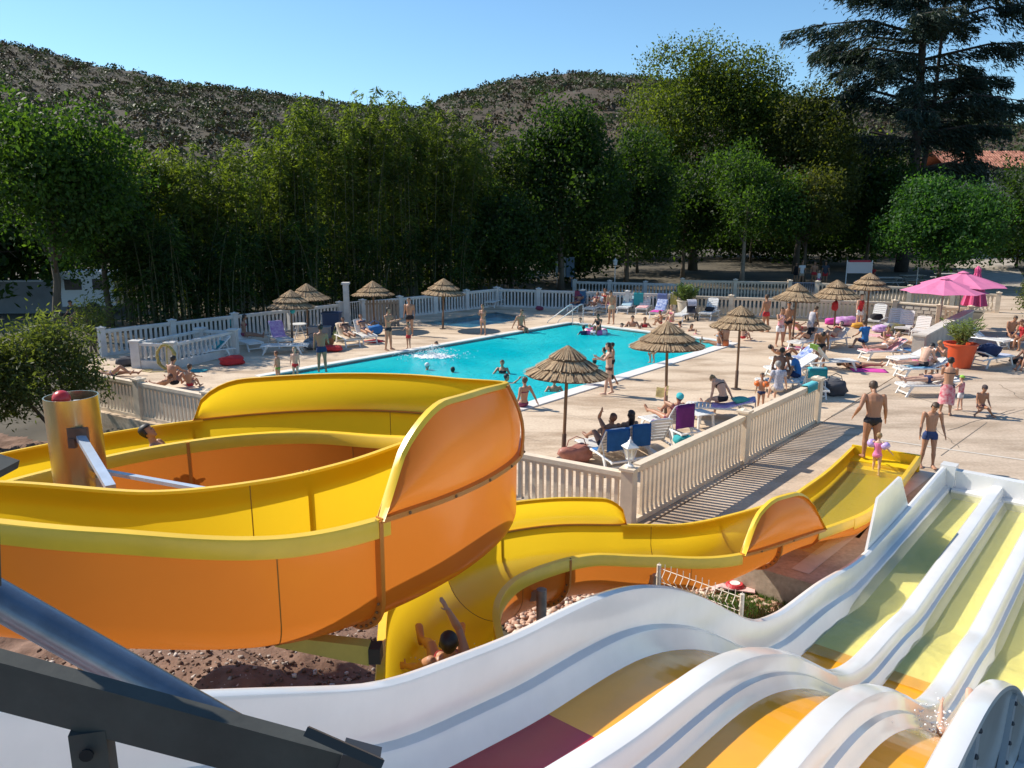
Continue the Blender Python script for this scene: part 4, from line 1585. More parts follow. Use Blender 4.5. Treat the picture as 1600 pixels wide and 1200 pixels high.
# running water: film on the lanes low down, and the run-out
RW = water_mat('runout_water', (0.98, 0.985, 0.90), (0.80, 0.76, 0.34), 0.16, scale=6, strength=.4, dist=.05, stretch=(1.0, .8, 1))
mb = MB()
for (ua, ub) in ((.15, .88), (1.16, 1.79), (2.06, 2.69)):
    rows = []
    for s in np.arange(-8.9, -.1, .12):
        z = max(flz(s) + .02 + .004 * math.sin(s * 9), .0 + .004 * math.sin(s * 3.3 + ua) * smooth01((-3 - s) / 4))
        rows.append([sp(s, lerp(ua, ub, q), z + .012 * noise.noise(Vector((s * 2.2, q * 4 + ua * 9, 1)))) for q in (0, .25, .5, .75, 1)])
    mb.loft(rows, cap=False, loop=False)
tag(mb.obj('runout_water', RW, smooth='all'), kind='structure')
# foam where each lane enters the run-out
r = np.random.RandomState(8)
P = []
for (ua, ub) in ((.25, .8), (1.2, 1.75), (2.1, 2.6)):
    for k in range(170):
        s = -8.0 + r.normal() * .32
        P.append(sp(s, r.uniform(ua, ub), max(flz(s), 0) + .03 + abs(r.normal()) * .035))
FOAM = mat('foam_white', (.86, .88, .88), .6)
base8 = np.array([(x, y, z) for x in (-1, 1) for y in (-1, 1) for z in (-1, 1)], float)
Q8 = np.array([(0, 1, 3, 2), (4, 6, 7, 5), (0, 4, 5, 1), (2, 3, 7, 6), (0, 2, 6, 4), (1, 5, 7, 3)])


def specks(name, P, s0, s1, m, seed=1):
    r = np.random.RandomState(seed)
    P = np.array([tuple(p) for p in P])
    n = len(P)
    V = base8[None] * (s0 + (s1 - s0) * r.rand(n, 1, 1)) * (.5 + r.rand(n, 8, 1)) + P[:, None, :]
    F = (Q8[None] + (np.arange(n) * 8)[:, None, None]).reshape(-1, 4)
    return tag(rings_for_np(name, V.reshape(-1, 3), F, m), kind='stuff')



# wire mesh panel fence standing in the basin
wf = thing('wire_fence', 'cream wire mesh fence panel with bent top edge between the two slides', 'fence')
wa, wb = spot(1030, 879, 1.3), spot(1159, 942, 1.15)
wa.z = wb.z = -.55
WIRE = mat('cream_wire', (.70, .62, .50), .5)
wl_ = (wb - wa).length
wt = (wb - wa).normalized()
ws = Vector((wt.y, -wt.x, 0))
wh = 1.82
k = int(wl_ / .09)
for i in range(k + 1):
    p = wa + wt * (wl_ * i / k)
    MB().tube([p, p + Vector((0, 0, wh - .22)), p + ws * .07 + Vector((0, 0, wh - .14)), p + Vector((0, 0, wh - .06)), p + Vector((0, 0, wh + .03))], .0055, 4).obj('wire', WIRE, wf)
for z in (.1, .6, 1.1, wh - .24, wh - .05):
    MB().tube([wa + Vector((0, 0, z)), wb + Vector((0, 0, z))], .006, 4).obj('cross_wire', WIRE, wf)
for p in (wa, wb):
    MB().tube([p, p + Vector((0, 0, wh))], .03, 8).obj('post', WIRE, wf)

# fire-hose style red bundle lying on the turf
hr = spot(1148, 919, -.45)
hz = thing('red_reel', 'small red and white reel lying on the green turf beside the slides', 'reel', hr)
MB().lathe([(.03, .02), (.15, .02), (.16, .06), (.13, .10), (.03, .09)], 20).obj('rim', mat('reel_red', (.55, .04, .05), .5), hz)
MB().lathe([(.01, .095), (.085, .105), (.09, .10)], 16).obj('disc', WHITE, hz)
MB().ribbon([(-.42, -.1, .03), (-.25, .02, .05), (-.12, -.05, .04), (.3, -.16, .03)], (.05, .16, 0), .02).obj('cloth', mat('reel_cloth', (.70, .45, .42), .8, .3, 12), hz)

# ================================================================== STAIR RAILS NEAR THE CAMERA
RAILM = mat('dull_steel', (.055, .056, .048), .75, .25, 9, metal=0.0, bump=.08, bscale=25)
TUBEM = mat('blue_steel', (.17, .20, .24), .34, .25, 10, metal=.7, bump=.05, bscale=18)
rail = thing('handrail', 'dark flat steel handrail with an end plate across the bottom left corner', 'handrail')
a, b = Vector((-1.06, .87, 5.575)), Vector((-.205, .925, 5.262))
t = (b - a).normalized()
sd = Vector((-.12, 1, 0)).normalized()
MB().bar(a, b - t * .01, .026, .066).obj('rail', RAILM, rail)
MB().bar(Vector((-.252, .865, 5.372)), Vector((-.160, .858, 5.331)), .055, .011, up=(0, .57, .82)).obj('end_plate', mat('black_plate', (.04, .035, .03), .6), rail)
MB().bar(b - t * .03, b + t * .02, .034, .074).obj('end_sleeve', mat('dark_sleeve_steel', (.07, .07, .072), .5, metal=.4), rail)
pz = a.lerp(b, .615)
MB().box(pz + Vector((-.005, 0, -.53)), (.043, .036, 1.0), Matrix.Rotation(R(14), 3, 'Z')).obj('rail_post', RAILM, rail)
hole = MB().lathe([(.0, 0), (.0085, 0), (.0085, .003)], 12).obj('bolt_hole', mat('hole_black', (.01, .01, .01), .9), rail)
hole.location = pz + Vector((.0, -.024, -.055))
hole.rotation_euler = (PI / 2, 0, R(14))
tb_ = thing('stair_tube', 'blue-grey painted steel tube sloping behind the flat handrail', 'rail')
MB().tube([(-1.28, 1.37, 5.50), (-.96, 1.38, 5.275), (-.40, 1.38, 4.90)], .034, 20).obj('tube', TUBEM, tb_, smooth=True)
MB().bar((-1.05, 1.30, 5.32), (-1.05, 1.32, 4.3), .05, .05).obj('tube_post', TUBEM, tb_)
bk = thing('rail_bracket', 'corner of a grey steel bracket at the far left edge', 'bracket')
MB().bar((-.80, 1.02, 5.70), (-.675, 1.02, 5.655), .05, .012).obj('flange', RAILM, bk)
MB().bar((-.72, 1.02, 5.66), (-.74, 1.02, 5.48), .04, .04).obj('web', RAILM, bk)

# ================================================================== TREES
BARK = mat('bark', (.11, .085, .06), .95, .25, 6, bump=.7, bscale=14, stretch=(1, 1, .25))
BARK_P = mat('pale_bark', (.24, .20, .155), .9, .25, 4, bump=.4, bscale=9, stretch=(1, 1, .4))
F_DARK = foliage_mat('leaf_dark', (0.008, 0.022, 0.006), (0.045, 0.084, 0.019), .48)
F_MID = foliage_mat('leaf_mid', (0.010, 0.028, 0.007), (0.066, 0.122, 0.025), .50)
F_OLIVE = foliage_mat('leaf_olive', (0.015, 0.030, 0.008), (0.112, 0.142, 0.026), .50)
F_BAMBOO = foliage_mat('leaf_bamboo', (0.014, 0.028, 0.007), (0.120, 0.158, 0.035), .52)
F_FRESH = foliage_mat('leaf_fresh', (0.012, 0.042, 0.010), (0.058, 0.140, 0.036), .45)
F_CEDAR = foliage_mat('needle_blue', (0.012, 0.024, 0.017), (0.042, 0.066, 0.050), .12)
F_RUST = foliage_mat('leaf_rust', (0.015, 0.027, 0.008), (0.105, 0.112, 0.026), .48)
F_SHRUB = foliage_mat('leaf_shrub', (0.03, 0.045, 0.014), (0.12, 0.145, 0.05), .42)


def crown_pts(r, lobes, n, shell=.70, cl=6, cj=.30):
    """Leaf clusters in the outer shell of each lobe; returns points and outward normals."""
    lobes = np.array(lobes, float)
    area = (lobes[:, 3] * lobes[:, 4] + lobes[:, 4] * lobes[:, 5] + lobes[:, 3] * lobes[:, 5])
    nc = max(1, n // cl)
    pick = r.choice(len(lobes), nc, p=area / area.sum())
    d = r.normal(size=(nc, 3))
    d /= np.linalg.norm(d, axis=1)[:, None]
    rad = (shell + (1.08 - shell) * r.rand(nc) ** .6)[:, None]
    L = lobes[pick]
    C = L[:, :3] + d * L[:, 3:] * rad
    P = np.repeat(C, cl, 0) + r.normal(size=(nc * cl, 3)) * cj
    return P, np.repeat(d, cl, 0)


def make_lobes(r, c, rx, ry, rz, k, frac=.42, squash=.85, core=True):
    """Sub-lobes spread over an ellipsoid crown."""
    out = []
    for i in range(k):
        d = r.normal(size=3)
        d /= np.linalg.norm(d)
        if d[2] < -.55:
            d[2] *= -.5
        f = .55 + .32 * r.rand()
        s = frac * (.65 + .6 * r.rand())
        out.append((c[0] + d[0] * rx * f, c[1] + d[1] * ry * f, c[2] + d[2] * rz * f, rx * s, ry * s, rz * s * squash))
    if core:
        out.append((c[0], c[1], c[2], rx * .62, ry * .62, rz * .7))
    return out


def trunk_mesh(r, base, top, r0, limbs, m, parent, name='trunk'):
    mb = MB()
    b, t = Vector(base), Vector(top)
    pts = [b.lerp(t, q) + Vector((r.normal() * .06 * (q > 0), r.normal() * .06 * (q > 0), 0)) for q in np.linspace(0, 1, 7)]
    mb.tube(pts, [r0 * (1.35 if i == 0 else 1 - .62 * i / 6) for i in range(7)], 9)
    for e in limbs:
        q = .35 + .5 * r.rand()
        s = b.lerp(t, q)
        e = Vector(e)
        mid = s.lerp(e, .5) + Vector((0, 0, -.06 * (e - s).length))
        mb.tube([s, mid, e], [r0 * .42, r0 * .26, r0 * .08], 6)
    return mb.obj(name, m, parent, smooth='all')


TREE_N = 0


def tree(label, px, py_top, Y, half_px, kind, group=None, name='tree', n=9000, leaf=.17, fm=None, crown_low=.25, seed=None, bark=None, k=22, frac=.42, depth=1.0, lean=0, cj=.30, aspect=.55, cat='tree'):
    n, leaf = int(n * 2.1), leaf * .66
    global TREE_N
    TREE_N += 1
    r = np.random.RandomState(seed or (100 + TREE_N))
    top = at_depth(px, py_top, Y)
    H = top.z
    half = half_px * Y / 1250 * 1.03
    base = Vector((top.x + lean, Y, -.1))
    t = thing(name, label, cat, base, 0, group)
    lo = H * crown_low
    c = (-lean, 0, (H + lo) / 2)
    rz = (H - lo) / 2
    lobes = make_lobes(r, c, half, half * depth, rz, k, frac)
    P, Nn = crown_pts(r, lobes, n, cl=18, cj=cj * 1.1 * max(1, Y / 55))
    ok = P[:, 2] > lo * .8
    P, Nn = P[ok], Nn[ok]
    V = leaf_quads(P, leaf, aspect, normal=Nn, droop=.35, rnd=r)
    rings_for_np('crown', V, np.arange(len(V)).reshape(-1, 4), fm or F_DARK, t)
    trunk_mesh(r, (0, 0, 0), (-lean * .8, 0, H * .72), max(.12, H * .018), [tuple(np.array(l[:3])) for l in lobes[:9]], bark or BARK, t)
    return t


def bamboo(label, px, py_top, Y, half_px, group, n_culm=26, n=9000, seed=1, fm=None, spire=0):
    """A stand of bamboo: many thin culms, arching plumes of narrow drooping leaves."""
    r = np.random.RandomState(seed)
    top = at_depth(px, py_top, Y)
    H = top.z
    half = half_px * Y / 1250
    t = thing('bamboo_clump', label, 'bamboo', (top.x, Y, -.1), 0, group)
    mb = MB()
    P, AX = [], []
    per = n // n_culm
    for i in range(n_culm):
        bx, by = r.uniform(-.62, .62) * half, r.uniform(-.7, .7) * half
        h = H * (.72 + .26 * r.rand()) if i >= 2 else H * (1.0 if i == 0 else .97)
        if i < 1 + spire:
            bx = (r.uniform(-.4, .4) if i else 0) * half
        tip = Vector((bx + r.normal() * .18 * half + math.copysign(.25 * half, bx) * r.rand(), by + r.normal() * .2 * half - .2 * half * r.rand(), h))
        b = Vector((bx, by, 0))
        pts = []
        for q in np.linspace(0, 1, 8):
            p = b.lerp(tip, q)
            p.x = bx + (tip.x - bx) * q ** 2.4
            p.y = by + (tip.y - by) * q ** 2.4
            pts.append(p)
        mb.tube(pts, [.045 * (1 - .85 * q) for q in np.linspace(0, 1, 8)], 5)
        A = np.array([tuple(p) for p in pts])
        spr = max(6, per // 9)
        q = .10 + .90 * r.rand(spr) ** .66
        k0 = np.minimum((q * 7).astype(int), 6)
        fr = (q * 7 - k0)[:, None]
        node = A[k0] * (1 - fr) + A[k0 + 1] * fr
        ang = r.rand(spr) * 6.28
        ln = (.35 + 1.15 * r.rand(spr)) * (1.25 - .98 * q) * (half / 2.4) ** .5 * 1.15 + .1
        dirv = np.stack([np.cos(ang), np.sin(ang), .25 + 0 * ang], 1)
        for j in range(9):
            f = (.25 + .75 * r.rand(spr))[:, None]
            pp = node + dirv * ln[:, None] * f
            pp[:, 2] -= (f[:, 0] ** 2) * ln * .75
            pp += r.normal(size=pp.shape) * .09
            P.append(pp)
            AX.append(dirv * np.array([1, 1, 0]) + np.array([0, 0, -.55]))
    P = np.concatenate(P)
    AX = np.concatenate(AX)
    V = leaf_quads(P, .145, .25, axis=AX, rnd=r)
    rings_for_np('foliage', V, np.arange(len(V)).reshape(-1, 4), fm or F_BAMBOO, t)
    mb.obj('culms', mat('bamboo_cane', (.075, .075, .03), .6, .25, 3), t)
    return t


GB = 'bamboo clumps behind the left balustrade'
BAM = [(205, 205, 43, 70, 2), (268, 218, 45, 70, 0), (330, 232, 46, 75, 0), (395, 212, 47, 70, 0), (450, 152, 48, 62, 0), (508, 140, 50, 62, 1), (565, 132, 51, 62, 1), (612, 138, 52, 58, 1), (662, 150, 53, 60, 0), (712, 162, 54, 60, 0), (765, 178, 55, 65, 0)]
BL_ = ['shorter yellowish bamboo at the left end, next to the leafy left-edge tree', 'low pale bamboo standing right of the leftmost bamboo', 'lowest rounded bamboo clump, the bare hillside showing above it', 'bamboo clump stepping up just left of the tall ones', 'tall bamboo clump starting the high part of the row, below the left hill',
       'tall bamboo clump left of the highest spire, behind the two paired straw parasols', 'highest bamboo clump with a pointed spire', 'tall spired bamboo right of the highest spire', 'dark bamboo clump rising behind the lone straw parasol by the paddling pool', 'bamboo clump whose top meets the foot of the far hill', 'last bamboo at the right end, leaning on the big dark leafy tree']
for i, (px, py, Y, hp, sp_) in enumerate(BAM):
    bamboo(BL_[i], px, py, Y, hp, GB, n=13000, seed=20 + i, spire=sp_ + 1)
# lower skirts of bamboo foliage in front
for i, (px, py, Y, hp) in enumerate(((240, 330, 41, 75), (345, 345, 42.5, 75), (450, 335, 46, 75), (560, 345, 50, 80), (680, 340, 52, 80))):
    bamboo(['low bamboo thicket behind the baluster pen', 'low bamboo thicket above the seated long-haired bather', 'low bamboo thicket behind the paired straw parasols', 'low bamboo thicket right of the white column', 'low bamboo thicket behind the lone straw parasol'][i], px, py, Y, hp, 'low bamboo thickets', n_culm=24, n=5200, seed=60 + i, fm=F_DARK)

tree('leafy tree at the left edge with a leaning dark trunk', 60, 128, 37, 105, 'b', n=11000, leaf=.17, fm=F_MID, crown_low=.22, k=26, lean=-.4)
tree('bushy dark tree between the left-edge tree and the bamboo', 140, 210, 41, 70, 'b', n=7000, fm=F_DARK, crown_low=.1, leaf=.16)
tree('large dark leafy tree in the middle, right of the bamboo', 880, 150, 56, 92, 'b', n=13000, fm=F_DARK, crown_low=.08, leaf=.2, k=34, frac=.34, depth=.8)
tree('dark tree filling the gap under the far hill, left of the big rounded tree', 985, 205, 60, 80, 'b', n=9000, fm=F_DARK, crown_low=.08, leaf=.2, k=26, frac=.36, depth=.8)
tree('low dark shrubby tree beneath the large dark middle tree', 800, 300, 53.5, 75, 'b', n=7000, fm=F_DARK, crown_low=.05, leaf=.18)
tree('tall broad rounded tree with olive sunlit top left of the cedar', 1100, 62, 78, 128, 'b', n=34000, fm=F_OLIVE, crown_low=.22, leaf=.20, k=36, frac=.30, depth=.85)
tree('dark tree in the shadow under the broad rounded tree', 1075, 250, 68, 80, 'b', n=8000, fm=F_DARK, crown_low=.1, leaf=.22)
tree('conical chestnut tree with a browning crown left of the cedar', 1265, 140, 74, 78, 'b', n=16000, fm=F_RUST, crown_low=.18, leaf=.20, k=34, frac=.33)
tree('smaller leafy tree with a visible pale trunk behind the upper balustrade', 1172, 232, 63.5, 82, 'b', n=8000, fm=F_MID, crown_low=.26, leaf=.19, k=26, frac=.36, bark=BARK_P)
tree('browning chestnut tree drooping behind the people at the gate', 1268, 262, 66, 55, 'b', n=6500, fm=F_RUST, crown_low=.3, leaf=.2, k=18, frac=.4)
tree('bright green round-crowned tree under the cedar on the right', 1486, 256, 60, 82, 'b', n=15000, fm=F_FRESH, crown_low=.06, leaf=.19, k=34, frac=.33)
tree('dark leafy tree at the far right edge beside the path', 1668, 215, 58, 80, 'b', n=8000, fm=F_DARK, crown_low=.1, leaf=.19)
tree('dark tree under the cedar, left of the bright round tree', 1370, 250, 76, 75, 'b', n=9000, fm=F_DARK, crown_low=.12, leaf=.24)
tree('distant olive tree seen in the gap beside the cedar trunk', 1345, 205, 105, 70, 'b', n=4500, fm=F_OLIVE, crown_low=.2, leaf=.33)
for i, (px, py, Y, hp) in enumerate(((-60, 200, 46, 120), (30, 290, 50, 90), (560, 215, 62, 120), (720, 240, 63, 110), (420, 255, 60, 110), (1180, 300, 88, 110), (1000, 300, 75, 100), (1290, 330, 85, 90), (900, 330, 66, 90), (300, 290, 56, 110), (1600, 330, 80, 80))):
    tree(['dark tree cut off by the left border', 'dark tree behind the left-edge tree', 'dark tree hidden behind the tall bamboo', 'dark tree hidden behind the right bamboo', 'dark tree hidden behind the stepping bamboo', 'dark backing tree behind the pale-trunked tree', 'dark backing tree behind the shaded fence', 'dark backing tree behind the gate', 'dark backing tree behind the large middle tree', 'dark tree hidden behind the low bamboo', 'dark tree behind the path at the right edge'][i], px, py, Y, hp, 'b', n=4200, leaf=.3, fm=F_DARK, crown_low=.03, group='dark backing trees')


# --- the cedar: bare mast, level limbs, hanging needle sprays
def cedar(label, px, Y, top_z, seed):
    r = np.random.RandomState(seed)
    b = at_depth(px, 430, Y)
    t = thing('cedar_tree', label, 'tree', (b.x, Y, -.1))
    mb = MB()
    mast = [Vector((.25 * math.sin(z * .2), 0, z)) for z in np.linspace(0, top_z, 14)]
    mb.tube(mast, [.62 * (1 - .86 * q) for q in np.linspace(0, 1, 14)], 10)
    mb.tube([(.2, 0, 6.5), (1.1, .2, 9), (1.5, .2, 14), (1.6, .2, top_z * .93)], [.3, .26, .2, .04], 8)
    P, AX = [], []

    def spray(p, q, n, wid, hang):
        d = np.array(q - p)
        for k in range(n):
            f = r.rand() ** .8
            c = np.array(p) + d * f + np.array([0, 0, -.12 * f * f * np.linalg.norm(d)])
            side = r.normal() * wid * (1.05 - .75 * f)
            nrm = np.array([-d[1], d[0], 0]) / (np.linalg.norm(d[:2]) + 1e-6)
            c = c + nrm * side + np.array([0, 0, .12 * r.normal() - abs(r.normal()) * hang * (.45 + abs(side))])
            P.append(c)
            AX.append(d / (np.linalg.norm(d) + 1e-6) * .7 + nrm * np.sign(side) * .5 + np.array([0, 0, -.55]))
    limbs_old = [(6.8, 8.5, -1), (7.6, 9.5, 1), (9.0, 9.3, -1), (9.6, 8.0, 1), (11, 10.6, -1), (11.5, 9.0, 1), (12.9, 8.2, -1), (13.6, 10.0, 1), (14.7, 9.2, -1), (15.6, 9.2, 1), (16.8, 10.2, -1), (17.5, 8.6, 1), (18.8, 7.2, -1), (19.4, 7.6, 1), (20.6, 6.0, -1), (21.5, 5.4, 1), (22.6, 4.4, -1), (23.4, 3.6, 1)]
    limbs = [(7.0 + 1.2 * i + r.rand() * .7, (9.6 + 2.0 * math.sin(i * 1.3)) * (1 if i < 19 else 1 - .11 * (i - 18)), -1 if i % 2 else 1) for i in range(23)]
    for (z, L, sg) in limbs:
        for sub in range(3):
            a = (0 if sg > 0 else PI) + r.normal() * (.25 if sub == 0 else .75)
            if sub == 2:
                a = r.rand() * 6.28
            ll = L * (1 if sub == 0 else .62 + .2 * r.rand())
            z0 = z + r.normal() * .4
            if sub == 2 and z0 < 8:
                continue
            s = Vector((.25 * math.sin(z0 * .2), 0, z0))
            m1 = s + Vector((math.cos(a) * ll * .5, math.sin(a) * ll * .5, .10 * ll + .3 * r.normal()))
            e = s + Vector((math.cos(a) * ll, math.sin(a) * ll, .02 * ll + .5 * r.normal() - (.8 if z < 9 else 0)))
            mb.tube([s, m1, e], [.16, .10, .03], 6)
            spray(s, m1, int(58 * ll), .7, .6)
            spray(m1, e, int(80 * ll), .85, .9)
            for w in range(3):
                f = .35 + .55 * r.rand()
                p0 = s.lerp(m1, f * 2) if f < .5 else m1.lerp(e, f * 2 - 1)
                a2 = a + r.choice((-1, 1)) * (.5 + .5 * r.rand())
                e2 = p0 + Vector((math.cos(a2) * ll * .32, math.sin(a2) * ll * .32, -.1 - .3 * r.rand()))
                mb.tube([p0, e2], [.06, .02], 5)
                spray(p0, e2, int(42 * ll), .55, .7)
    V = leaf_quads(np.array(P), .25, .20, axis=np.array(AX), rnd=r)
    rings_for_np('crown', V, np.arange(len(V)).reshape(-1, 4), F_CEDAR, t)
    mb.obj('trunk', mat('cedar_bark', (.05, .04, .035), .95, .3, 4, bump=.6, bscale=8), t, smooth='all')
    return t


cedar('huge dark cedar with level drooping limbs against the sky on the right', 1407, 76, 34.0, 5)
for i, (px, py, Y, hp) in enumerate(((905, 385, 92, 90), (1010, 380, 95, 95), (1120, 382, 98, 90), (1220, 384, 96, 85), (1320, 380, 98, 85), (1420, 384, 100, 85), (250, 395, 68, 110), (420, 392, 70, 110), (590, 390, 72, 110), (740, 388, 74, 100))):
    tree(['low dark thicket far behind the info panel', 'low dark thicket far behind the upper balustrade, left part', 'low dark thicket behind the pale-trunked tree', 'low dark thicket far behind the gate', 'low dark thicket far behind the white board', 'low dark thicket under the cedar', 'dark thicket seen between the canes behind the pen', 'dark thicket seen between the canes behind the paired parasols', 'dark thicket seen between the canes behind the white column', 'dark thicket seen between the canes by the paddling pool'][i], px, py - 55, Y, hp, 'b', n=3200, leaf=.34, fm=F_DARK, crown_low=.0, group='dark thickets under the trees', name='thicket', cat='thicket', k=16)


# --- shrubs near the deck
def shrub(label, base, h, w, n, fm, leaf, seed, stems=14, name='shrub'):
    r = np.random.RandomState(seed)
    t = thing(name, label, 'shrub', base)
    mb = MB()
    lobes = make_lobes(r, (0, 0, h * .54), w, w * .9, h * .48, 30, .27, 1.35)
    P, Nn = crown_pts(r, lobes, n, .3, 5, .16)
    ok = P[:, 2] > .05
    V = leaf_quads(P[ok], leaf, .30, normal=Nn[ok], rnd=r)
    rings_for_np('foliage', V, np.arange(len(V)).reshape(-1, 4), fm, t)
    for k in range(stems):
        e = Vector(lobes[k % len(lobes)][:3]) * 1.15
        b = Vector((r.normal() * .12, r.normal() * .12, 0))
        mb.tube([b, b.lerp(e, .5) + Vector((r.normal() * .1, r.normal() * .1, .1)), e], [.035, .025, .008], 5)
    mb.obj('stem', BARK, t)
    return t


shrub('large loose grey-green bush beside the steel pillar, in front of the left balustrade', tuple(spot(100, 690, -.55)), 3.5, 1.7, 9000, F_SHRUB, .085, 31)
shrub('bush cut off by the left border, beside the large loose bush', (-14.6, 20.8, -.6), 3.7, 1.6, 6000, F_SHRUB, .09, 32)
shrub('small feathery sapling behind the left bush, by the baluster pen', spot(150, 560) + Vector((-.6, 1.2, 0)), 2.2, .8, 1400, F_SHRUB, .08, 33, 6)
shrub('rounded green bush beside the path behind the right loungers', (28.3, 41.5, 0), 2.5, 1.8, 6000, F_SHRUB, .11, 34)
shrub('second rounded bush further along the right-hand path', (31.5, 44.5, 0), 2.6, 2.0, 4000, F_MID, .12, 35)

# ================================================================== BACKGROUND BUILDINGS AND STREET THINGS
ROOFT = [mat('roof_tile_%d' % i, c, .85, .2, 5) for i, c in enumerate(((.33, .13, .085), (.26, .10, .065), (.40, .18, .12)))]
bl, br = at_depth(1482, 262, 100), at_depth(1585, 262, 100)
hs = thing('house', 'house with a red tiled roof partly hidden behind the cedar', 'house', (bl.x, 100, 0))
hw = br.x - bl.x + 3
eave = bl.z
MB().box((hw / 2, 4, eave / 2), (hw, 8, eave)).obj('wall', mat('house_wall', (.50, .40, .30), .9, .1, 2), hs)
ridge_z = at_depth(1500, 236, 104).z
tm = [MB().lathe([(.13, 0), (.11, .55)], 6).mesh('roof_tile', m) for m in ROOFT]
sl = math.atan2(4.2, ridge_z - eave)
MB().add([(-.3, -.4, eave - .1), (hw + .3, -.4, eave - .1), (hw + .3, 4, ridge_z - .05), (-.3, 4, ridge_z - .05), (-.3, 8.4, eave - .1), (hw + .3, 8.4, eave - .1)], [(0, 1, 2, 3), (3, 2, 5, 4)]).obj('roof', ROOFT[1], hs)
rf = [c for c in hs.children if c.name.startswith('roof')][0]
nr, nc_ = 9, int(hw / .34)
for j in range(nr):
    for i in range(nc_):
        o = link('roof_tile', random.choice(tm), rf, (.1 + i * .34, -.4 + 4.3 * j / nr, eave - .06 + (ridge_z - eave) * j / nr + .03))
        o.rotation_euler = (-sl, 0, random.uniform(-.04, .04))
    if j * nc_ > 300:
        pass
for i in range(3):
    w_ = MB().box((1.5 + i * 3, -.03, eave - 1.2), (1.0, .06, 1.3)).obj('window', mat('dark_pane', (.03, .035, .04), .2), hs)
    MB().box((1.5 + i * 3, -.05, eave - 1.2), (.06, .06, 1.3)).box((1.5 + i * 3, -.05, eave - .52), (1.14, .08, .08)).box((1.5 + i * 3, -.06, eave - 1.89), (1.2, .14, .08)).obj('frame', WHITE, w_)

# path leading away at the right
MB().add([(27.2, 46, -.03), (30.8, 46, -.03), (64, 104, -.03), (56, 104, -.03)], [(0, 1, 2, 3)]).obj('path', mat('path_gravel', (.36, .31, .25), .95, .2, 1.5))
tag(bpy.data.objects['path'], kind='structure')

# white framed board beyond the gate
sb_ = thing('notice_board', 'white rectangular board on a tubular frame with a red strip along its top', 'board', spot(1340, 448) + Vector((0, 0, 0)))
for x in (-.95, .95):
    MB().bar((x, 0, 0), (x, 0, 2.0), .06, .06).obj('post', WHITE, sb_)
MB().box((0, 0, 1.45), (1.8, .06, .85)).obj('panel', mat('board_pink_white', (.66, .60, .58), .6), sb_)
MB().box((0, -.01, 1.93), (1.6, .09, .14)).obj('red_strip', mat('board_red', (.45, .03, .06), .6), sb_)
bb_ = thing('blue_rack', 'blue framed low rack standing before the white board', 'rack', spot(1335, 452) + Vector((0, -2, 0)))
MB().bar((-.8, 0, 0), (-.8, 0, .8), .06, .06).bar((.8, 0, 0), (.8, 0, .8), .06, .06).bar((-.8, 0, .8), (.8, 0, .8), .06, .06).box((0, 0, .55), (1.5, .03, .4)).obj('frame', mat('rack_blue', (.05, .11, .30), .5), bb_)
for i, (px, py) in enumerate(((1400, 452), (1440, 448), (1495, 445))):
    tb2 = thing('picnic_table', ['grey picnic table in the shade left of the bright green tree', 'grey picnic table under the bright green tree', 'grey picnic table beside the pink parasols'][i], 'table', spot(px, py) + Vector((0, 1.5, 0)), .1 * i, 'picnic tables under the trees')
    GT = mat('grey_table', (.38, .38, .37), .7, .1, 3)
    MB().box((0, 0, .74), (1.8, .75, .05)).obj('tabletop', GT, tb2)
    for s in (-1, 1):
        MB().box((0, s * .7, .44), (1.8, .26, .05)).obj('bench', GT, tb2)
        MB().bar((s * .65, -.7, 0), (s * .65, .3, .72), .06, .06).bar((s * .65, .7, 0), (s * .65, -.3, .72), .06, .06).bar((s * .65, -.75, .42), (s * .65, .75, .42), .06, .06).obj('leg', GT, tb2)

# left background: caravan, wall, machine housing
cv = thing('caravan', 'white caravan side glimpsed through the trees on the left', 'caravan', spot(122, 497) + Vector((-.5, 3, 0)), R(8))
MB().box((0, 0, 1.35), (2.9, 2.0, 1.9)).box((0, -.1, 2.32), (2.6, 1.7, .1)).obj('body', mat('caravan_white', (.72, .72, .72), .4), cv)
for s in (-1, 1):
    MB().box((s * .75, -1.01, 1.65), (.9, .05, .6)).obj('window', mat('dark_pane', (.03, .035, .04), .2), cv)
w_ = MB().lathe([(.05, -.1), (.32, -.1), (.32, .1), (.05, .1)], 16).obj('wheel', mat('tyre', (.03, .03, .03), .8), cv)
w_.location = (.2, -.95, .33)
w_.rotation_euler = (PI / 2, 0, 0)
gw_ = thing('grey_wall', 'low grey concrete wall in the shade at the left border', 'wall', spot(40, 505) + Vector((-3, 4, 0)), R(4))
MB().box((0, 0, .9), (8, .25, 1.8)).obj('wall_body', mat('grey_wall', (.20, .20, .20), .9, .12, 1.5, bump=.2), gw_)
MB().box((0, 0, 1.84), (8.1, .34, .08)).obj('coping', mat('grey_coping', (.45, .45, .44), .9), gw_)
hs2 = thing('white_cabinet', 'pale cabinet and panels standing in the shade behind the left balustrade', 'cabinet', spot(372, 500) + Vector((-1, 4.2, 0)), R(5))
MB().box((-.2, 0, .85), (.9, .6, 1.7)).obj('body', mat('cabinet_grey', (.45, .46, .48), .7), hs2)
MB().box((2.0, .3, 1.2), (1.9, .1, .7)).bar((1.2, .3, 0), (1.2, .3, .9), .08, .08).bar((2.8, .3, 0), (2.8, .3, .9), .08, .08).obj('panel', mat('cabinet_panel', (.5, .52, .55), .6), hs2)
vt = thing('info_panel', 'pale poster board with a blue panel in the shade behind the far fence', 'board', spot(878, 462) + Vector((.6, 6, 0)))
MB().box((-.35, 0, 1.5), (.75, .08, 1.5)).bar((-.6, 0, 0), (-.6, 0, .8), .06, .06).obj('white_panel', mat('poster_white', (.40, .42, .45), .7), vt)
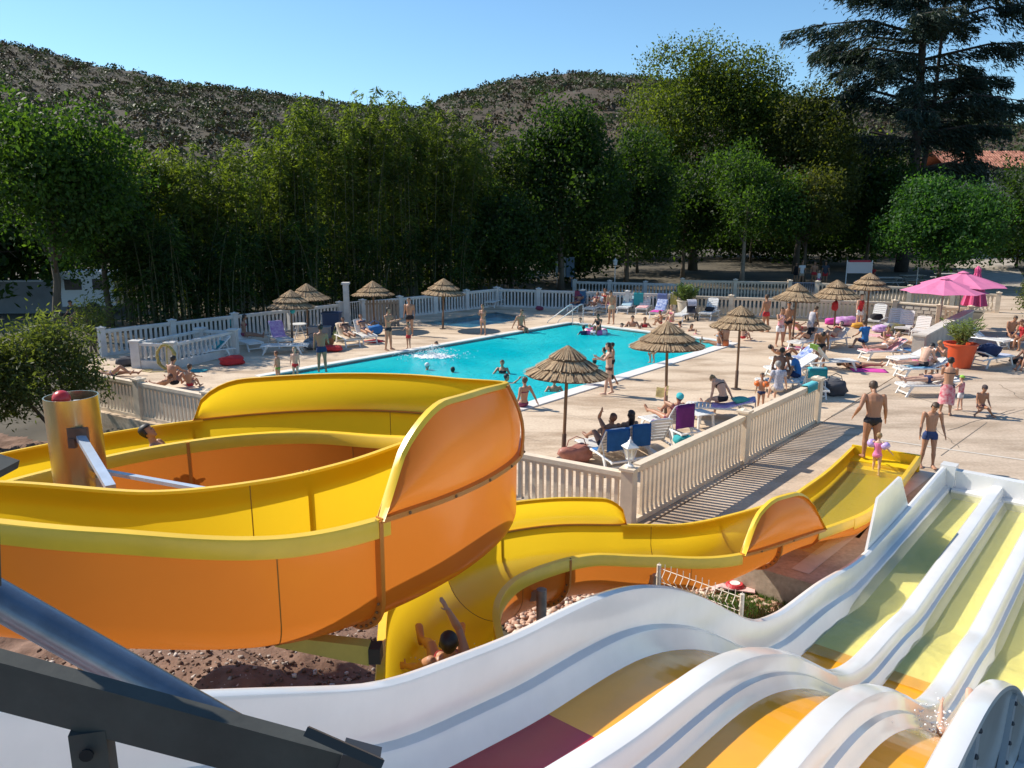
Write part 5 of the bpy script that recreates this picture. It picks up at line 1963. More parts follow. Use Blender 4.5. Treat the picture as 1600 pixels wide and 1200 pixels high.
MB().box((.38, 0, 1.5), (.6, .08, 1.5)).bar((.5, 0, 0), (.5, 0, .8), .06, .06).obj('blue_panel', mat('poster_blue', (.16, .24, .36), .7), vt)
bx = thing('storage_bin', 'dark blue plastic storage bin in the shade beside the white column', 'bin', spot(520, 522))
NB = mat('bin_navy', (.03, .05, .11), .5)
MB().box((0, 0, .5), (.8, .6, 1.0)).obj('body', NB, bx)
MB().box((0, 0, 1.03), (.88, .68, .07)).obj('lid', NB, bx)
sk = thing('slatted_screen', 'low slatted wooden screen shaded by the parasol right of the white column', 'screen', spot(592, 517) + Vector((0, 1.2, 0)), R(10))
for i in range(10):
    MB().box((-.75 + i * .17, 0, .7), (.13, .03, 1.35)).obj('slat', mat('screen_wood', (.26, .21, .17), .8, .2, 4), sk)
MB().box((0, .03, .2), (1.7, .03, .08)).box((0, .03, 1.2), (1.7, .03, .08)).obj('rail', mat('screen_wood', (.26, .21, .17), .8), sk)
tbx = thing('low_crate', 'low pale crate standing in front of the dark blue bin', 'crate', spot(500, 528))
MB().box((0, 0, .25), (.95, .5, .5)).box((0, 0, .52), (1.0, .55, .05)).obj('body', mat('crate_grey', (.30, .29, .29), .7), tbx)
# pool ladder
ld = thing('pool_ladder', 'bent stainless steel handrail at the far left corner of the pool', 'handrail', spot(893, 506))
for s in (0, 1):
    o = Vector((.0 + .55 * s, .1 * s, 0))
    MB().tube([o + Vector((-1.25, .25, .0)), o + Vector((-1.2, .25, .12)), o + Vector((-.1, .02, 1.0)), o + Vector((0, 0, 1.02)), o + Vector((.04, -.02, .95)), o + Vector((.06, -.05, -.5))], .024, 8).obj('tube', mat('bright_steel', (.62, .62, .62), .25, metal=.9), ld, smooth=True)
# wire fence at the right border
rf_ = thing('wire_fence', 'green-grey wire mesh fence in front of the rounded bush at the right border', 'fence', (25.6, 37.6, 0), R(-20))
WG = mat('wire_greygreen', (.26, .30, .26), .5)
for i in range(44):
    MB().tube([(i * .12, 0, 0), (i * .12, 0, 1.5)], .009, 4).obj('wire', WG, rf_)
for z in (.1, .5, .9, 1.3, 1.48):
    MB().tube([(0, 0, z), (5.2, 0, z)], .009, 4).obj('cross_wire', WG, rf_)
for x in (0, 2.6, 5.2):
    MB().box((x, 0, .8), (.05, .05, 1.6)).obj('post', WG, rf_)

# ================================================================== SUNBEDS
def lounger_meshes(a):
    key = ('lg', a)
    if key in MATS:
        return MATS[key]
    ca, sa = math.cos(R(a)), math.sin(R(a))
    py, pz = 1.16, .365
    fr = MB()
    for s in (-.31, .31):
        fr.tube([(s, .02, .31), (s, .06, .355), (s, 1.2, .355), (s, 1.86, .335), (s, 1.93, .30)], [.024, .03, .03, .028, .024], 6)
        fr.tube([(s * .92, py, pz), (s * .92, py + .74 * ca, pz + .74 * sa)], .024, 6)
        if a > 15:
            fr.tube([(s * .98, py + .40 * ca, pz + .40 * sa), (s * .98, py + .40 * ca + .16, .36)], .014, 5)
    fr.bar((-.31, .04, .33), (.31, .04, .33), .05, .05).bar((-.31, 1.9, .32), (.31, 1.9, .32), .05, .04)
    fr.tube([(-.285, py + .74 * ca, pz + .74 * sa), (-.15, py + .785 * ca, pz + .785 * sa), (.15, py + .785 * ca, pz + .785 * sa), (.285, py + .74 * ca, pz + .74 * sa)], .024, 6)
    lg = MB()
    for s in (-.31, .31):
        lg.loft([[Vector((s + dx, .28 + dy + yo, z)) for dx, dy in ((-w, -d), (w, -d), (w, d), (-w, d))] for z, w, d, yo in ((.34, .022, .06, 0), (.2, .02, .035, -.07), (0, .024, .035, -.17))])
    lg.bar((-.31, .16, .10), (.31, .16, .10), .03, .04)
    lg2 = MB()
    for s in (-.31, .31):
        lg2.loft([[Vector((s + dx, 1.52 + dy + yo, z)) for dx, dy in ((-w, -d), (w, -d), (w, d), (-w, d))] for z, w, d, yo in ((.34, .022, .06, 0), (.2, .02, .035, .06), (0, .024, .035, .15))])
    lg2.bar((-.31, 1.63, .10), (.31, 1.63, .10), .03, .04)
    sl = MB().box((0, 0, 0), (.56, .082, .018)).mesh('slat', WHITE)
    bs = MB().box((0, 0, 0), (.53, .082, .018)).mesh('slat', WHITE)
    MATS[key] = (fr.mesh('frame', WHITE, smooth=True), lg.mesh('leg', WHITE), lg2.mesh('leg', WHITE), sl, bs)
    return MATS[key]


LGROUP = 'white sunbeds round the pool'


def lounger(label, foot, head, a=35, group=LGROUP, z=0.0):
    """foot and head: ground points; returns (origin, rz)."""
    foot, head = Vector(foot), Vector(head)
    d = head - foot
    rz = math.atan2(d.y, d.x) - PI / 2
    t = thing('sun_lounger', label, 'sunbed', (foot.x, foot.y, z), rz, group)
    fr, l1, l2, sl, bs = lounger_meshes(a)
    link('frame', fr, t)
    link('leg', l1, t)
    link('leg', l2, t)
    for i in range(10):
        link('slat', sl, t, (0, .12 + i * .106, .372))
    ca, sa = math.cos(R(a)), math.sin(R(a))
    for i in range(7):
        o = link('slat', bs, t, (0, 1.16 + (.07 + i * .105) * ca - .01 * sa, .372 + (.07 + i * .105) * sa))
        o.rotation_euler = (R(a), 0, 0)
    return t


def on_lounger(t, x, y, z):
    c, s = math.cos(t.rotation_euler.z), math.sin(t.rotation_euler.z)
    return Vector((t.location.x + x * c - y * s, t.location.y + x * s + y * c, z))


TOWELS = {}


def cloth(name, color, color2=None, scale=8, stretch=None):
    return mat('cloth_' + name, color, .9, .1 if not color2 else 0, scale, color2=color2, stretch=stretch, bump=.3, bscale=50)


def towel_on(t, a, y0, y1, m, label, w=.6, seed=0, hang=0.0):
    """Towel draped along a sunbed from y0 to y1 (metres along the bed)."""
    r = random.Random(seed)
    ca, sa = math.cos(R(a)), math.sin(R(a))
    pts = []
    n = 16
    for i in range(n + 1):
        q = y0 + (y1 - y0) * i / n
        if q <= 1.16:
            p = Vector((0, q, .40))
        else:
            p = Vector((0, 1.16 + (q - 1.16) * ca - .025 * sa, .40 + (q - 1.16) * sa))
        if q > 1.95:
            e = q - 1.95
            p = Vector((0, 1.16 + .80 * ca + .03, .40 + .80 * sa - e))
        pts.append(p)
    rows = []
    for p in pts:
        row = []
        for j in range(9):
            u = -1 + 2 * j / 8
            x = u * w / 2
            dz = .014 * noise.noise(Vector((x * 9, p.y * 6, seed))) + .006
            ov = max(0, abs(x) - .29)
            row.append(Vector((math.copysign(min(abs(x), .30), x) + .03 * noise.noise(Vector((p.y * 3, seed, 0))), p.y, p.z + dz - ov * 1.1)))
        rows.append(row)
    up_ = MB().loft(rows, cap=False, loop=False)
    low_ = [[v + Vector((0, 0, -.012)) for v in row] for row in rows]
    o0 = len(up_.v)
    up_.loft(low_, cap=False, loop=False)
    nn, k = len(rows), 9
    edge = [(i, 0) for i in range(nn)] + [(nn - 1, j) for j in range(1, k)] + [(i, k - 1) for i in range(nn - 2, -1, -1)] + [(0, j) for j in range(k - 2, 0, -1)]
    for e in range(len(edge)):
        p, q = edge[e], edge[(e + 1) % len(edge)]
        ia, ib = p[0] * k + p[1], q[0] * k + q[1]
        up_.f.append([ia, ib, o0 + ib, o0 + ia])
        up_.m.append(0)
    o = up_.obj('towel', m, smooth='all')
    o.location = t.location
    o.rotation_euler = t.rotation_euler
    return tag(o, label, 'towel')


def lump(name, label, cat, p, size, m, seed=0, rz=0.0, amp=.3, parts=None):
    """Soft bag or heap of cloth: a crumpled closed body."""
    mb = MB()
    n, k = 16, 10
    vs, fs = [], []
    for i in range(k + 1):
        th = PI * i / k
        for j in range(n):
            q = 2 * PI * j / n
            d = Vector((math.sin(th) * math.cos(q), math.sin(th) * math.sin(q), -math.cos(th)))
            d = Vector((math.copysign(abs(d.x) ** .75, d.x), math.copysign(abs(d.y) ** .75, d.y), math.copysign(abs(d.z) ** .8, d.z)))
            f = 1 + amp * noise.fractal(Vector((d.x * 1.6 + seed, d.y * 1.6, d.z * 1.6)), .8, 2.2, 4)
            vs.append((d.x * size[0] / 2 * f, d.y * size[1] / 2 * f, max(.0, size[2] * (.5 + d.z * .5 * f))))
    for i in range(k):
        for j in range(n):
            fs.append((i * n + j, i * n + (j + 1) % n, (i + 1) * n + (j + 1) % n, (i + 1) * n + j))
    mb.add(vs, fs)
    if parts:
        t = thing(name, label, cat, p, rz)
        mb.obj('body', m, t, smooth='all')
        parts(t)
        return t
    o = mb.obj(name, m, smooth='all')
    o.location = p
    o.rotation_euler = (0, 0, rz)
    return tag(o, label, cat)


def straps(m, w=.25, h=.5, d=0.0):
    def f(t):
        MB().tube([(-w, d, h * .7), (-w * .7, d, h * 1.25), (0, d, h * 1.42), (w * .7, d, h * 1.25), (w, d, h * .7)], .013, 5).obj('strap', m, t)
    return f


def mat_on_ground(label, a, b, w, m, z=.012, seed=0, name='towel', th=.02):
    a, b = Vector(a), Vector(b)
    n = 10
    t = (b - a).normalized()
    s = Vector((-t.y, t.x, 0))
    rows = []
    for i in range(n + 1):
        p = a.lerp(b, i / n)
        rows.append([p + s * (w * (j / 5 - .5)) + Vector((0, 0, z + .012 * (1 + noise.noise(Vector((i * .7, j * .9, seed)))))) for j in range(6)])
    mb = MB().loft(rows, cap=False, loop=False)
    mb.loft([[Vector((v.x, v.y, z * .4)) for v in r_] for r_ in rows], cap=False, loop=False)
    k = 6
    edge = [(i, 0) for i in range(n + 1)] + [(n, j) for j in range(1, k)] + [(i, k - 1) for i in range(n - 1, -1, -1)] + [(0, j) for j in range(k - 2, 0, -1)]
    o0 = (n + 1) * k
    for e in range(len(edge)):
        p, q = edge[e], edge[(e + 1) % len(edge)]
        ia, ib = p[0] * k + p[1], q[0] * k + q[1]
        mb.f.append([ia, ib, o0 + ib, o0 + ia])
        mb.m.append(0)
    return tag(mb.obj(name, m, smooth='all'), label, 'towel' if name == 'towel' else 'mat')


# ================================================================== PEOPLE
SKINS = [mat('skin_tan', (.43, .215, .125), .5, .06, 5), mat('skin_fair', (.60, .36, .25), .5, .06, 5), mat('skin_brown', (.30, .145, .085), .5, .06, 5), mat('skin_bronze', (.37, .175, .095), .48, .06, 5)]
HAIR = {'black': mat('hair_black', (.018, .013, .011), .55, .3, 30), 'brown': mat('hair_brown', (.07, .04, .022), .55, .3, 30), 'fair': mat('hair_fair', (.30, .19, .09), .6, .3, 30), 'grey': mat('hair_grey', (.30, .28, .26), .6, .2, 30), 'auburn': mat('hair_auburn', (.13, .05, .025), .55, .3, 30)}
PEOPLE = []


def rotx(a):
    return Matrix.Rotation(R(a), 3, 'X')


def build_body(H, pose, sex='m', child=False, build=1.0, fine=False):
    """Returns (tube list for the union, joints). Local frame: facing +Y, right is +X, pelvis joint at the origin."""
    g = lambda k, d=0: pose.get(k, d)
    M0 = Matrix.Rotation(R(g('roll')), 3, 'Y') @ rotx(g('pitch')) @ Matrix.Rotation(R(g('twist')), 3, 'Z')
    Mw = M0 @ rotx(-g('bend') * .5)
    Mc = Mw @ rotx(-g('bend') * .5) @ Matrix.Rotation(R(g('yawc')), 3, 'Z') @ Matrix.Rotation(R(g('leanc')), 3, 'Y')
    hs = 1.24 if child else 1.07           # child's head is bigger for the body
    ls = .93 if child else 1.0
    J = {}
    J['pel'] = Vector((0, 0, 0))
    J['wai'] = M0 @ Vector((0, 0, .085 * H))
    J['che'] = J['wai'] + Mw @ Vector((0, 0, .15 * H))
    J['nec'] = J['che'] + Mc @ Vector((0, 0, .105 * H))
    Mh = Mc @ rotx(-g('nod')) @ Matrix.Rotation(R(g('turn')), 3, 'Z')
    J['hdb'] = J['nec'] + (Mc @ rotx(-g('nod') * .5)) @ Vector((0, .012 * H, .035 * H))
    J['hed'] = J['hdb'] + Mh @ Vector((0, .012 * H, .062 * H * hs))
    fem = sex == 'f'
    sw = (.100 if fem else .113) * H * (.95 if child else 1)
    hw = .052 * H
    for sd, sg in (('l', -1), ('r', 1)):
        J['sh' + sd] = J['che'] + Mc @ Vector((sg * sw, -.003 * H, .075 * H))
        fl, ab, el = g(sd + 'a'), g(sd + 'ab', 8), g(sd + 'e', 12)
        inn = g(sd + 'in', 0)
        Ma = Mc @ Matrix.Rotation(R(-sg * ab), 3, 'Y') @ rotx(fl) @ Matrix.Rotation(R(sg * inn), 3, 'Z')
        ua, fa = .168 * H, .150 * H
        J['el' + sd] = J['sh' + sd] + Ma @ Vector((0, 0, -ua))
        Mf = Ma @ rotx(el)
        J['wr' + sd] = J['el' + sd] + Mf @ Vector((0, 0, -fa))
        J['Mf' + sd] = Mf
        J['hi' + sd] = M0 @ Vector((sg * hw, 0, -.012 * H))
        hf, ha, kn = g(sd + 'h'), g(sd + 'hb', 3), g(sd + 'k', 3)
        Mt_ = M0 @ Matrix.Rotation(R(-sg * ha), 3, 'Y') @ rotx(hf)
        J['kn' + sd] = J['hi' + sd] + Mt_ @ Vector((0, 0, -.235 * H * ls))
        Ms = Mt_ @ rotx(-kn)
        J['an' + sd] = J['kn' + sd] + Ms @ Vector((0, 0, -.232 * H * ls))
        Mfo = Ms @ rotx(g(sd + 'f', 0))
        J['toe' + sd] = J['an' + sd] + Mfo @ Vector((sg * .01 * H, .105 * H, -.030 * H))
        J['hel' + sd] = J['an' + sd] + Mfo @ Vector((0, -.028 * H, -.030 * H))
        J['Mfo' + sd] = Mfo
    J['Mc'], J['Mh'], J['M0'], J['Mw'] = Mc, Mh, M0, Mw
    b = build
    T = []      # each: list of rings
    NS = 12

    def ell(c, M, rx, ry):
        return [c + M @ Vector((rx * math.cos(2 * PI * k / NS), ry * math.sin(2 * PI * k / NS), 0)) for k in range(NS)]
    hip = (.100 if fem else .092) * b
    wst = (.070 if fem else .080) * b
    chs = (.088 if fem else .102) * b
    tr = [ell(M0 @ Vector((0, 0, -.062 * H)), M0, .045 * H, .04 * H),
          ell(M0 @ Vector((0, -.004 * H, -.035 * H)), M0, hip * .85 * H, .064 * b * H),
          ell(M0 @ Vector((0, -.006 * H, .005 * H)), M0, hip * H, .070 * b * H),
          ell(M0 @ Vector((0, 0, .045 * H)), M0, (hip + wst) * .5 * H, .060 * b * H),
          ell(J['wai'], Mw, wst * H, .055 * b ** 1.3 * H),
          ell(J['wai'] + Mw @ Vector((0, .002 * H, .075 * H)), Mw, (wst + chs) * .51 * H, .060 * b * H),
          ell(J['che'], Mc, chs * H, .064 * b * H),
          ell(J['che'] + Mc @ Vector((0, 0, .05 * H)), Mc, chs * 1.03 * H, .058 * b * H),
          ell(J['che'] + Mc @ Vector((0, -.004 * H, .08 * H)), Mc, chs * .86 * H, .046 * b * H),
          ell(J['che'] + Mc @ Vector((0, -.004 * H, .098 * H)), Mc, .048 * H, .036 * H),
          ell(J['nec'] + Mc @ Vector((0, 0, .0)), Mc, .032 * H, .033 * H)]
    T.append(tr)
    T.append([ell(J['nec'] + Mc @ Vector((0, 0, -.02 * H)), Mc, .034 * H, .034 * H), ell(J['hdb'], Mh, .030 * H, .032 * H), ell(J['hdb'].lerp(J['hed'], .5), Mh, .03 * H, .03 * H)])
    # head: skull, jaw, nose, ears
    hh = H * hs
    hd = []
    for z, rx, ry, yo in ((-.066, .012, .012, .030), (-.060, .022, .024, .022), (-.045, .031, .036, .010), (-.022, .038, .045, .002), (0, .042, .050, -.003), (.022, .043, .052, -.005), (.040, .039, .047, -.006), (.054, .027, .034, -.006), (.061, .010, .013, -.006)):
        hd.append(ell(J['hed'] + Mh @ Vector((0, yo * hh, z * hh)), Mh, rx * hh, ry * hh))
    T.append(hd)
    c = J['hed']
    T.append([ell(c + Mh @ Vector((0, y * hh, z * hh)), Mh @ rotx(75), w * hh, w * hh) for y, z, w in ((.040, .004, .004), (.049, -.008, .0065), (.056, -.019, .008), (.047, -.023, .006))])
    for sg in (-1, 1):
        T.append([ell(c + Mh @ Vector((sg * x * hh, -.004 * hh, -.008 * hh)), Mh @ Matrix.Rotation(PI / 2, 3, 'Y'), .015 * hh, .010 * hh) for x in (.037, .046)])
    if fem and not child:
        for sg in (-1, 1):
            T.append([ell(J['che'] + Mc @ Vector((sg * .043 * H, y * H, .008 * H)), Mc @ rotx(90), w * H, w * H) for y, w in ((.03, .04), (.055, .036), (.072, .024), (.080, .008))])
    lb = b ** .7 * (.92 if child else 1)
    for sd, sg in (('l', -1), ('r', 1)):
        def limb(keys, rads, extra=()):
            pts = [J[k] if isinstance(k, str) else k for k in keys]
            rings = []
            prev = None
            for i, p in enumerate(pts):
                t = (pts[min(i + 1, len(pts) - 1)] - pts[max(i - 1, 0)]).normalized()
                if prev is None:
                    u = J['M0'] @ Vector((1, 0, 0))
                    a = (u - t * u.dot(t)).normalized()
                else:
                    a = (prev - t * prev.dot(t)).normalized()
                prev = a
                bb = t.cross(a)
                rx, ry = rads[i] if isinstance(rads[i], tuple) else (rads[i], rads[i])
                rings.append([p + a * rx * H * math.cos(2 * PI * k / NS) + bb * ry * H * math.sin(2 * PI * k / NS) for k in range(NS)])
            T.append(rings)
        s_, e_, w_ = J['sh' + sd], J['el' + sd], J['wr' + sd]
        limb([s_ + (s_ - e_) * .12, s_, s_.lerp(e_, .25), s_.lerp(e_, .6), e_, e_.lerp(w_, .25), e_.lerp(w_, .7), w_], [.018 * lb, .034 * lb, .034 * lb, .028 * lb, .0225 * lb, .025 * lb, .019 * lb, .0155 * lb])
        h_, k_, a_ = J['hi' + sd], J['kn' + sd], J['an' + sd]
        limb([h_ + (h_ - k_) * .12, h_, h_.lerp(k_, .2), h_.lerp(k_, .55), h_.lerp(k_, .85), k_, k_.lerp(a_, .12), k_.lerp(a_, .32), k_.lerp(a_, .7), a_], [.040 * lb, .056 * lb, .056 * lb, .047 * lb, .037 * lb, .035 * lb, .033 * lb, .036 * lb, .025 * lb, .0205 * lb])
        Mfo = J['Mfo' + sd]
        an = J['an' + sd]
        T.append([[an + Mfo @ Vector((x * H + sg * yy * .08 * H, yy * H, zz * H)) for x, zz in ((-w, -.036), (-w * .9, -.036 + hgt * .7), (-w * .4, -.036 + hgt), (w * .4, -.036 + hgt), (w * .9, -.036 + hgt * .7), (w, -.036))] for yy, w, hgt in ((-.034, .012, .022), (-.02, .021, .045), (.0, .023, .055), (.04, .025, .036), (.075, .029, .024), (.098, .028, .018), (.112, .016, .012))])
        # hand: palm, four fingers and a thumb
        Mf = J['Mf' + sd]
        T.append([ell(w_ + Mf @ Vector((0, 0, z * H)), Mf, .0095 * H, y * H) for z, y in ((.004, .014), (-.015, .02), (-.04, .0235), (-.052, .022))])
        fr_ = .0050 * H if fine else .0060 * H
        for q, (yy, ln) in enumerate(((-.0175, .036), (-.006, .046), (.006, .048), (.0175, .042))):
            b0 = w_ + Mf @ Vector((0, yy * H, -.046 * H))
            cur = 1 if pose.get('grip') else .25
            p1 = b0 + Mf @ Vector((-sg * .006 * cur * H, yy * .1 * H, -ln * .5 * H))
            p2 = p1 + Mf @ Vector((-sg * .014 * cur * H, yy * .05 * H, -ln * .5 * H))
            tt = MB().tube([b0, p1, p2], [fr_ * 1.1, fr_, fr_ * .8], 6)
            T.append(('mb', tt))
        b0 = w_ + Mf @ Vector((0, .016 * H, -.014 * H))
        tt = MB().tube([b0, b0 + Mf @ Vector((-sg * .004 * H, .020 * H, -.018 * H)), b0 + Mf @ Vector((-sg * .010 * H, .026 * H, -.040 * H))], [fr_ * 1.5, fr_ * 1.25, fr_ * .9], 6)
        T.append(('mb', tt))
    mb = MB()
    for t in T:
        if isinstance(t, tuple):
            mb.add(t[1].v, t[1].f)
        else:
            mb.loft(t)
    return mb, J


STAND = dict(la=4, ra=-3, le=14, re=10, lh=3, rh=-3, lk=3, rk=4)
SIT_G = dict(pitch=8, bend=10, lh=92, rh=96, lk=12, rk=8, la=-30, ra=-34, le=10, re=8, lab=16, rab=18)       # on the ground, leaning on hands
SIT_CROSS = dict(pitch=4, bend=16, lh=88, rh=88, lhb=40, rhb=40, lk=105, rk=105, la=40, ra=40, le=30, re=30)
SIT_KNEES = dict(pitch=12, bend=24, lh=118, rh=112, lk=105, rk=98, la=60, ra=62, le=20, re=24)
SIT_EDGE = dict(pitch=2, bend=12, lh=84, rh=86, lk=80, rk=84, la=-8, ra=-10, le=6, re=6, lab=20, rab=20)
SIT_BED = dict(pitch=2, bend=22, lh=80, rh=82, lk=86, rk=80, la=36, ra=34, le=50, re=44)
LIE = dict(pitch=90, lh=2, rh=4, lk=2, rk=6, lab=14, rab=16, lf=-40, rf=-40, nod=8)
LIE_KNEE = dict(pitch=88, lh=4, rh=44, lk=6, rk=80, lab=14, rab=20, lf=-40, nod=10)
PRONE = dict(pitch=-90, lab=150, rab=150, le=60, re=60, lf=-60, rf=-60, nod=-14)
WADE = dict(la=30, ra=26, lab=35, rab=38, le=30, re=36, lh=6, rh=-4, lk=8, rk=8)


def recline(a, knees=0, **k):
    d = dict(pitch=90 - a, lh=a + knees * .8, rh=a + knees, lk=4 + knees * 1.5, rk=4 + knees * 1.85, la=10, ra=14, lab=14, rab=14, le=30, re=40, nod=12, lf=-35, rf=-35)
    d.update(k)
    return d


def person(label, p, yaw, H=1.7, pose=STAND, sex='m', child=False, skin=0, hair='brown', hairstyle='short', wear=(), build=1.0, voxel=.016, anchor='min', z=None, fine=False, group=None, smooth_n=3):
    mb, J = build_body(H, pose, sex, child, build, fine)
    me = mb.mesh('person_raw', SKINS[skin])
    o = bpy.data.objects.new('person', me)
    COL.objects.link(o)
    rm = o.modifiers.new('r', 'REMESH')
    rm.mode = 'VOXEL'
    rm.voxel_size = voxel
    sm_ = o.modifiers.new('s', 'SMOOTH')
    sm_.factor = .5
    sm_.iterations = smooth_n
    tag(o, label, 'person', group)
    PEOPLE.append(dict(o=o, J=J, H=H, p=Vector(p), yaw=R(yaw), z=p[2] if z is None else z, wear=wear, hair=hair, style=hairstyle, skin=skin, anchor=anchor, hs=1.24 if child else 1.07, child=child))
    return o


BONES = [('pel', 'wai'), ('wai', 'che'), ('che', 'nec'), ('nec', 'hdb'), ('hdb', 'hed')] + [(a + s, b + s) for s in 'lr' for a, b in (('sh', 'el'), ('el', 'wr'), ('hi', 'kn'), ('kn', 'an'), ('an', 'toe'))]


def finish_people():
    dg = bpy.context.evaluated_depsgraph_get()
    dg.update()
    for d in PEOPLE:
        o, J, H = d['o'], d['J'], d['H']
        me = bpy.data.meshes.new_from_object(o.evaluated_get(dg))
        o.modifiers.clear()
        old = o.data
        o.data = me
        me.name = 'person'
        bpy.data.meshes.remove(old)
        if not me.materials:
            me.materials.append(SKINS[d['skin']])
        n = len(me.vertices)
        co = np.empty(n * 3, np.float32)
        me.vertices.foreach_get('co', co)
        co = co.reshape(-1, 3)
        no = np.empty(n * 3, np.float32)
        me.vertices.foreach_get('normal', no)
        no = no.reshape(-1, 3)
        nf = len(me.polygons)
        fv = np.array([tuple(p.vertices)[:4] if len(p.vertices) == 4 else tuple(p.vertices) + (p.vertices[0],) * (4 - len(p.vertices)) for p in me.polygons])
        fc = co[fv].mean(1)
        best = np.full(nf, 1e9)
        bi = np.zeros(nf, int)
        bt = np.zeros(nf)
        wgt = {0: .085, 1: .085, 2: .085, 3: .035, 4: .05}
        for i, (a, b) in enumerate(BONES):
            A, B = np.array(J[a]), np.array(J[b])
            ab = B - A
            t = ((fc - A) @ ab) / (ab @ ab)
            tc = np.clip(t, 0, 1)
            w = wgt.get(i, .04 if BONES[i][0][:2] not in ('hi',) else .055)
            dd = np.linalg.norm(fc - (A + tc[:, None] * ab), axis=1) / (w * H)
            m = dd < best
            best[m], bi[m], bt[m] = dd[m], i, t[m]
        M0i, Mci, Mhi = (np.array(J[k].transposed()) for k in ('M0', 'Mc', 'Mh'))
        lp = (fc - np.array(J['pel'])) @ M0i.T / H
        lc = (fc - np.array(J['che'])) @ Mci.T / H
        lh = (fc - np.array(J['hed'])) @ Mhi.T / (H * d['hs'])
        thigh = np.isin(bi, [i for i, b in enumerate(BONES) if b[0][:2] == 'hi'])
        uarm = np.isin(bi, [i for i, b in enumerate(BONES) if b[0][:2] == 'sh'])
        torso = np.isin(bi, [0, 1, 2])
        head = np.isin(bi, [4]) | ((bi == 3) & (bt > .6))

        def grow(name, mask, off, m, jag=0):
            if mask.sum() < 4:
                return None
            f = fv[mask]
            used = np.unique(f)
            mp = np.full(n, -1)
            mp[used] = np.arange(len(used))
            v = co[used] + no[used] * off
            faces = [[int(mp[i]) for i in dict.fromkeys(q)] for q in f]
            # rim going back to the skin so that the cloth has thickness
            edges = {}
            for q in faces:
                for i in range(len(q)):
                    e = (q[i], q[(i + 1) % len(q)])
                    if (e[1], e[0]) in edges:
                        del edges[(e[1], e[0])]
                    else:
                        edges[e] = 1
            k0 = len(used)
            inner = {}
            vv = [tuple(x) for x in v]
            for (a, b) in edges:
                for x in (a, b):
                    if x not in inner:
                        inner[x] = len(vv)
                        vv.append(tuple(co[used[x]] - no[used[x]] * .004))
                faces.append([b, a, inner[a], inner[b]])
            mm = bpy.data.meshes.new(name)
            mm.from_pydata(vv, [], faces)
            mm.materials.append(m)
            mm.polygons.foreach_set('use_smooth', [True] * len(mm.polygons))
            mm.update()
            return link(name, mm, o)
        st = d['style']
        x_, y_, z_ = lh[:, 0], lh[:, 1], lh[:, 2]
        hm = HAIR[d['hair']] if d['hair'] in HAIR else None
        if hm and st != 'bald':
            msk = head & ((z_ > .036 - .1 * np.maximum(0, y_)) & (y_ < .05) & (z_ > .018) | (y_ < .004) & (z_ > -.012 + .3 * np.maximum(0, y_)) | (y_ < -.022) & (z_ > -.040))
            grow('hair', msk, .0085 * H if st != 'crop' else .004 * H, hm)
            if st in ('long', 'pony', 'bun'):
                Mh, c = J['Mh'], J['hed']
                hb = MB()
                if st == 'long':
                    rings = []
                    for yy, zz, w, t in ((-.035, .03, .036, .02), (-.050, -.02, .045, .022), (-.054, -.07, .046, .02), (-.056, -.12, .040, .016), (-.056, -.165, .026, .010), (-.056, -.19, .008, .004)):
                        rings.append([c + Mh @ Vector((w * H * math.cos(q), yy * H + t * H * math.sin(q), zz * H)) for q in np.linspace(0, 2 * PI, 11)[:-1]])
                    hb.loft(rings)
                elif st == 'pony':
                    hb.tube([c + Mh @ Vector((0, yy * H, zz * H)) for yy, zz in ((-.045, .03), (-.075, .025), (-.088, -.01), (-.088, -.06), (-.082, -.10))], [.010 * H, .016 * H, .018 * H, .014 * H, .004 * H], 8)
                else:
                    cc = c + Mh @ Vector((0, -.045 * H, .045 * H))
                    hb.ball(cc, .026 * H, 10, 7)
                hb.obj('hair_length', hm, o, smooth='all')
        if st in ('cap', 'swimcap'):
            pass
        for w in d['wear']:
            kind, m = w[0], w[1]
            if kind == 'trunks':
                grow('swim_trunks', (torso & (lp[:, 2] < .035) & (lp[:, 2] > -.12)) | (thigh & (bt < .10)), .007, m)
            elif kind == 'shorts':
                grow('shorts', (torso & (lp[:, 2] < .04)) | (thigh & (bt < .52)), .012, m)
            elif kind == 'boxers':
                grow('swim_shorts', (torso & (lp[:, 2] < .042)) | (thigh & (bt < .30)), .008, m)
            elif kind == 'bikini':
                grow('bikini_bottom', (torso & (lp[:, 2] < .026) & (lp[:, 2] > -.12)) | (thigh & (bt < .04)), .007, m)
                grow('bikini_top', (torso & (lc[:, 2] > -.018) & (lc[:, 2] < .030) & (lc[:, 1] > -.0)) | (torso & (lc[:, 2] > -.012) & (lc[:, 2] < .004)), .007, m)
            elif kind == 'onepiece':
                grow('swimsuit', torso & (lc[:, 2] < .055) | (thigh & (bt < .03)), .007, m)
            elif kind == 'tshirt':
                grow('t_shirt', (torso & (lp[:, 2] > -.03)) & (lc[:, 2] < .10) | (uarm & (bt < .55)), .014, m)
            elif kind == 'top':
                grow('vest', (torso & (lp[:, 2] > -.02)) & (lc[:, 2] < .075), .012, m)
            elif kind == 'dress':
                grow('dress', torso & (lc[:, 2] < .07) | (thigh & (bt < .45)), .02, m)
            elif kind == 'trousers':
                shin = np.isin(bi, [i for i, b in enumerate(BONES) if b[0][:2] == 'kn'])
                grow('trousers', (torso & (lp[:, 2] < .04)) | thigh | (shin & (bt < .85)), .012, m)
            elif kind == 'cap':
                grow('cap', head & (z_ > .016), .014, m)
                c, Mh = J['hed'], J['Mh']
                cb = MB()
